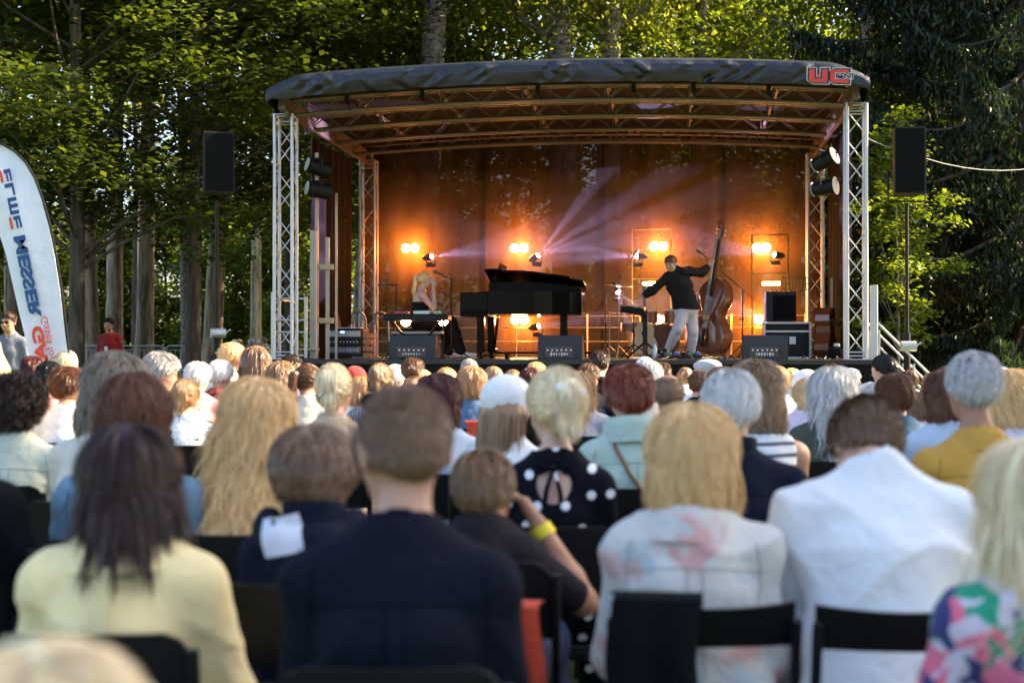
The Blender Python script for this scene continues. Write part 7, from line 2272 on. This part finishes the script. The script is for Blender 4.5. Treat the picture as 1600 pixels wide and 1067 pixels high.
P("woman with loose brown updo", 596, 568, 9.2, ('updo', 'ltbrown'), STRN, 0.9, label="woman with loose brown updo in a dark striped top", hy=-14, vol=0.92)
P("woman with light brown hair beside the updo", 566, 588, 10.6, ('long', 'darkblond'), WHITE, 0.9, label="woman with long tawny hair half hidden by the dark striped top", L=0.3)
P("white haired person", 618, 569, 12.2, ('short', 'white'), WHITE, 0.9, label="white haired person between the loose updo and the sunburnt man", hy=-30)
P("sunburnt man in dark shirt", 646, 559, 11.6, ('mens', 'brown'), BLACKT, 0.45, hy=-40, female=False, label="short haired man with sunburnt neck in a black shirt", skin=SKINT)
P("woman in gold blouse", 697, 573, 9.8, ('updo', 'blond'), GOLD, 1.0, hy=8, label="woman with pale blonde updo in a gold floral blouse", vol=0.94, bulk=1.08)
P("ginger blonde woman in denim", 736, 572, 9.6, ('bob', 'strawberry'), DENIM, 1.0, L=0.12, label="woman with ginger blonde bob in a blue denim shirt", vol=1.04)
P("grey haired person with headband", 733, 560, 13.4, ('mens', 'grey'), DKCLOTH, 1.0, extra=band(BLACKP, .008), label="grey haired person with a dark band over the head")
P("person clapping with raised hands", 802, 576, 12.4, ('bun', 'darkblond'), GREYT, 0.9, arms='high', label="fair haired person clapping with hands held high")
P("dark red haired person", 829, 574, 11.8, ('bob', 'maroon'), DKCLOTH, .9, L=.1, label="person with dark red hair behind the white capped girl")
P("fair child with raised hands", 838, 565, 13.6, ('short', 'blond'), WHITE, .5, arms='high', label="fair haired child with both hands up near the stage", hs=.93, sw=.14)
P("strawberry blonde woman", 903, 580, 8.9, ('long', 'strawberry'), GREYT, .9, L=.28, hy=-15, label="woman with long strawberry blonde hair in a grey top beside the polka dots")
P("man with short dark hair in navy", 919, 567, 10.8, ('mens', 'brown'), NAVYP, .45, hy=-30, female=False, arms='clap', label="man with cropped brown hair in a navy T-shirt clapping", skin=SKIN)
P("tall dark haired man near the stage", 936, 549, 12.6, ('mens', 'darkbrown'), DKCLOTH, .9, hy=-20, female=False, label="tall dark haired man silhouetted against the stage skirt", skin=SKIN)
P("grey blonde woman by red hair", 1012, 564, 10.2, ('bob', 'silver'), CREAM, .9, L=.1, label="woman with ash grey bob just behind the bright red hair")
P("person in small white sun hat", 1006, 558, 14, ('short', 'brown'), WHITE, .9, capk='sunhat', capmat=CAPW, label="person in a white sun hat close to the stage", hs=.95)
P("brown haired person near the bottle", 1034, 565, 12.4, ('short', 'brown'), DKCLOTH, .9, label="brown haired person below the water bottle on the stage")
P("man in grey flat cap", 1105, 559, 11.2, ('mens', 'grey'), WHITE, .9, capk='flat', capmat=CAPG, label="man in a pale grey flat cap before the stage", hy=30, female=False)
P("short haired boy in navy", 1093, 579, 10.8, ('mens', 'brown'), NAVYP, .9, female=False, label="boy with cropped brown hair in a navy top under the flat cap", hs=.95, hy=-20)
P("person with headphones", 1127, 573, 9.4, ('bob', 'ltbrown'), GREYT, .9, L=.1, extra=band(BLACKP, .010), label="light brown haired person with a black headphone band")
P("blonde in sunglasses", 1212, 571, 10.4, ('bob', 'blond'), LTBLUE, .9, hy=-60, L=.12, glass=(BLACKP, GLASSM), arms='clap', label="blonde woman in dark sunglasses clapping beside the striped top")
P("woman in white cap by stage corner", 1258, 578, 10.8, ('bob', 'black'), BLACKT, .9, capk='baseball', capmat=CAPW, label="person in a white and black cap beside the long grey hair", hy=40, L=.1)
P("blonde woman facing sideways", 1262, 590, 9.2, ('bob', 'blond'), LILAC, .9, hy=62, L=.11, arms='clap', label="blonde woman in profile clapping in front of the white cap")
P("brown haired woman behind grey hair", 1294, 566, 11.6, ('updo', 'auburn'), DKCLOTH, .9, label="auburn haired woman peeping over the long grey hair", vol=.95)
P("person with dark top knot", 1379, 556, 11.8, ('bun', 'black'), WHITE, .9, hy=30, label="person with black hair and frizzy edges before the stage stairs", vol=1.06)
P("white haired woman clapping", 1362, 596, 9.0, ('short', 'white'), SAGE, .9, hy=42, arms='clap', label="short white haired woman clapping beside the auburn waves")
P("woman with blonde bun in white", 1457, 579, 9.2, ('updo', 'darkblond'), WHITE, .45, hy=12, arms='clap', label="woman with golden blonde bun in a white T-shirt", vol=.92)
P("dark haired man behind bun", 1478, 571, 12.4, ('mens', 'darkbrown'), DKCLOTH, .9, label="dark haired person just behind the golden blonde bun", female=False)
P("auburn bob in pale blue", 1478, 583, 7.0, ('bob', 'auburn'), LTBLUE, .9, hy=20, L=.16, label="woman with auburn bob in pale blue, half behind the mustard shirt", arms='clap')
P("person in pale blue cap", 1562, 573, 9.2, ('short', 'grey'), WHITE, .9, capk='baseball', capmat=CAPB, label="person in a pale blue cap behind the mustard shirt")
P("woman in pale pink print", 1437, 618, 8.3, ('short', 'ltbrown'), LILAC, .9, su=.78, hs=.95, label="small person in pale pink print between the denim shirt and the mustard shirt")
# far rows just in front of the stage
for (px, yt, d, hs_, hk, tm_, lab) in ((505, 577, 14.2, 'short', 'brown', GREYT, "small figure by the stage skirt between ponytail and platinum hair"), (770, 572, 14.4, 'bob', 'ltbrown', DKCLOTH, "small figure by the stage skirt beside the ginger blonde bob"),
    (870, 574, 14.8, 'short', 'darkbrown', NAVYP, "small figure by the stage skirt above the polka dots"), (1070, 573, 14.2, 'short', 'ltbrown', WHITE, "small figure by the stage skirt between red hair and flat cap"),
    (1155, 570, 14.3, 'bob', 'darkblond', LTBLUE, "small figure by the stage skirt above the white haired man"), (1236, 575, 14.0, 'bob', 'blond', CREAM, "small fair figure by the stage skirt near its corner"), (1330, 574, 13.6, 'short', 'grey', DKCLOTH, "small grey haired figure at the stage corner"),
    (1420, 577, 13.0, 'short', 'brown', GREYT, "small figure at the foot of the stage stairs"), (660, 577, 14.3, 'bob', 'blond', PINK, "small fair figure by the stage skirt beside the sunburnt man")):
    P("viewer " + lab[13:] if False else lab, px, yt, d, (hs_, hk), tm_, .9, label=lab, strands=250, hres=.017)

# --- extra garments and accessories on chairs
def coat_on_chair(x, y, z, name, mat, w_, h_, label, seed=0):
    b = MB(); G = np.zeros((22, 16, 3))
    for i in range(22):
        u = -w_ / 2 + w_ * i / 21
        for j in range(16):
            q = j / 15
            if q < .2: yy = 0.03 - q * 0.3; zz = 0.0 + 0.012 * math.sin(q * 15)
            else: yy = -0.03 - 0.02 * (q - .2); zz = -(q - .2) / .8 * h_
            G[i, j] = (u * (1 + .12 * q) + .01 * math.sin(j * .8 + seed), yy + .030 * math.sin(u * 60 + seed + 2 * q) * q - .01 * math.sin(u * 23), zz + .01 * math.sin(u * 20 + seed) * (q > .5))
    b.grid(G, thick=(0, -0.008, 0))
    o = b.build(name, mat, None, True); o.location = (x, y, z); tag(o, label, name.replace('_', ' '))
coat_on_chair(px2x(1018, 3.2), 3.16, 0.875, "jacket", DKCLOTH, 0.19, 0.55, "black jacket hanging over the chair of the cream blonde woman")
coat_on_chair(px2x(812, 3.6), 3.60, 0.78, "red_cardigan", SCAR, 0.11, 0.5, "red cardigan hanging beside the navy shirted man", 2)
coat_on_chair(px2x(745, 8.4), 8.4, 1.0, "red_jacket", SCAR, 0.13, 0.3, "red jacket hung between the ginger blonde bob and the white cap", 4)

# --- standing people beyond the seats
P("standing man in yellow T-shirt", -46, 440, 8.2, ('mens', 'brown'), C("yellow_tee", (0.78, 0.66, 0.30)), .45, seated=False, female=False, arms='akimbo', sw=.2, yaw=-20, label="man in pale yellow T-shirt standing with hand on hip at the picture's edge", group="people standing round the lawn", skin=SKINT, chair=None)
P("standing man in sunglasses", 13, 487, 16.5, ('mens', 'darkbrown'), C("slate_grey", (0.13, 0.15, 0.19)), .45, seated=False, female=False, yaw=170, arms='down', glass=(BLACKP, GLASSM), label="man in sunglasses and grey shirt standing behind the flag's edge", group="people standing round the lawn", chair=None, skin=SKIN)
P("standing man in red polo", 170, 497, 26.0, ('mens', 'darkbrown'), REDP, .45, seated=False, female=False, yaw=175, arms='down', bulk=1.15, collar='shirt', extra=lanyard, label="man in dark red polo shirt with a lanyard standing before the barrier", group="people standing round the lawn", chair=None, skin=SKIN, hres=.014)
for (px, yt, hk, tm_, yw, lab) in ((367, 530, 'white', WHITE, -60, "white haired man in white shirt standing far off on the lawn"), (375, 529, 'bald', LTBLUE, -80, "bald man in pale blue shirt far off beside the white haired man"),
                                (392, 529, 'grey', REDPR, 60, "person in dark red far off at the orange table"), (405, 531, 'white', WHITE, 100, "white haired person in white far off at the orange table"), (412, 527, 'ltbrown', CREAM, 90, "tallest of the far off people at the orange table")):
    P(lab, px, yt, 40.0, None if hk == 'bald' else ('mens', hk), tm_, .9, seated=False, yaw=yw, arms='clap' if px > 380 else 'down', label=lab, group="people at the orange table", chair=None, strands=0, hres=.02, female=False, skin=SKINP)

# ---------------------------------------------------------------- performers
def performer_pose_bassist():
    v = 1.35
    # joints from the photograph: (px, py, extra depth)
    u0 = su_of(1070, v)
    def q(px, py, dv=0.0):
        u = su_of(px, v); return np.array([u - u0, dv, sw_of(py, u, v) - DK])
    p = Pose(); p.su = 0.98; p.sw = 0.19; p.bulk = 0.98; p.hs = 1.0
    p.hip = q(1072, 487, 0.05); p.chest = q(1062, 447, -0.03); p.waist = q(1069, 468, 0.0); p.sh = q(1061, 430, -0.04); p.nb = q(1056, 425, -0.05)
    p.ax = nrm(p.sh - p.waist); p.hc = q(1048, 412, -0.12)
    p.Rh = rot(152, 30, 0)
    p.arms = {'L': dict(sh=q(1043, 434, -0.06), el=q(1020, 454, -0.12), wr=q(1004, 464, -0.15), palm=(0, 0, -1), dir=(-1, 0, -0.25), curl=.35), 'R': dict(sh=q(1077, 424, 0.05), el=q(1097, 425, 0.22), wr=q(1110, 412, 0.35), palm=(0.5, .6, 0), dir=(0.2, .1, 1), curl=1.1)}
    def leg(k, a, t, dv): return [k[0], k[1], a, t]
    p.legs = {'L': [q(1067, 489, -0.02), q(1059, 515, -0.10), q(1044, 545, 0.05), q(1028, 553, -0.02)], 'R': [q(1078, 489, 0.08), q(1083, 518, 0.02), q(1080, 549, 0.10), q(1073, 556, 0.0)]}
    for l in p.legs.values(): l[2][2] = max(l[2][2], 0.10); l[3][2] = .045
    return p, u0, v

def build_performers():
    p, u0, v = performer_pose_bassist()
    o = at_stage("person", u0, v, DK, "bass player in black shirt and light grey trousers leaning to touch the sampler", "person")
    h = 0.010
    link("body", body_mesh("body", p, h), SKIN, o)
    link("hair", hair_mesh("hair", 'mens', p, .007, 5, None, 700, .99), hair_mat('auburn'), o)
    link("shirt", top_mesh("shirt", p, h, .80, .02, False, 'shirt', 3, .005, .012, hem=.03), C("black_shirt", (.016, .013, .014)), o)
    link("trousers", legs_mesh("trousers", p, .011, .014, 0.99, 0.012, 4, .005), C("light_grey_trousers", (.46, .42, .42)), o)
    b = MB(); a = p.arms['L']; d = nrm(a['wr'] - a['el']); b.tube([a['wr'] - d * .085, a['wr'] - d * .01], [.042, .038], 12); b.build("wrist_brace", BLACKF, o, True)
    for l in p.legs.values(): link("shoe", shoe_mesh("shoe", l), BLACKP, o)
    for sg in (-1, 1):
        b = MB(); b.tube([hpt(p, sg * .045, .081, .020), hpt(p, sg * .018, .088, .020)], .0025, 5); b.build("eyebrow", hair_mat('auburn'), o)
    # singer
    v = 1.75; u0 = su_of(655, v)
    def joints(p):
        sh = p.sh
        for sg, nm in ((-1, 'L'), (1, 'R')):
            a = p.arms[nm]; a['el'] = a['sh'] + np.array([sg * .02, .17, -.20]); a['wr'] = p.hc + np.array([sg * .035, .13, -.11]); a['dir'] = (-sg * .15, -0.1, 1); a['palm'] = (-sg, 0, 0); a['curl'] = .3
    p = make_pose(1.0, .165, .88, 6, 0, 6, 0, True, 'lap', hs=.98, joints=joints)
    p.legs['R'] = [p.legs['R'][0], np.array([.12, .46, .54]), np.array([.12, .62, .10]), np.array([.12, .76, .045])]
    o = at_stage("person", u0, v, DK, "singer in strapless black outfit and white shoes holding both hands to her mouth", "person", R(-72))
    link("body", body_mesh("body", p, .0095, True), SKINP, o)
    link("hair", hair_mesh("hair", 'ponytail', p, .007, 5, .34, 900, .98), hair_mat('blond'), o)
    s = SDF((-.3, -.3, .42), (.3, .3, p.sh[2] - .10), .011); 
    torso_prims(s, p, .010, True); folds(s, .002, 4)
    X, Y, Z = s.XYZ(); s.D = smax(s.D, np.broadcast_to(Z - (p.sh[2] - .13) - .0 * X, s.D.shape).astype(np.float32), .004)
    V, Q = s.extract(); link("black_top", fast_mesh("black_top", V, [Q], True), C("singer_black", (.014, .012, .012)), o)
    link("trousers", legs_mesh("trousers", p, .012, .02, .98, .025, 4), C("singer_black", (.014, .012, .012)), o)
    for l in p.legs.values(): link("shoe", shoe_mesh("shoe", l), WHITEP, o)
    b = MB(); b.tube([p.nb + np.array([.06 * math.cos(a), .02 + .075 * math.sin(a), -.02 - .07 * max(0, math.sin(a))]) for a in np.linspace(0, 2 * PI, 20)[:-1]], .006, 5, closed=True); b.build("necklace", SILV, o, True)
    st = at_stage("piano_stool", u0 - .02, v, DK, "low black stool under the singer", "stool")
    b = MB(); b.box((0, 0, .41), (.36, .5, .07), bev=.015); b.build("seat", BLACKF, st)
    for sx in (-1, 1):
        for sy in (-1, 1): b = MB(); b.tube([(sx * .15, sy * .2, 0), (sx * .15, sy * .2, .38)], .016, 6); b.build("leg", BLACKM, st)
build_performers()
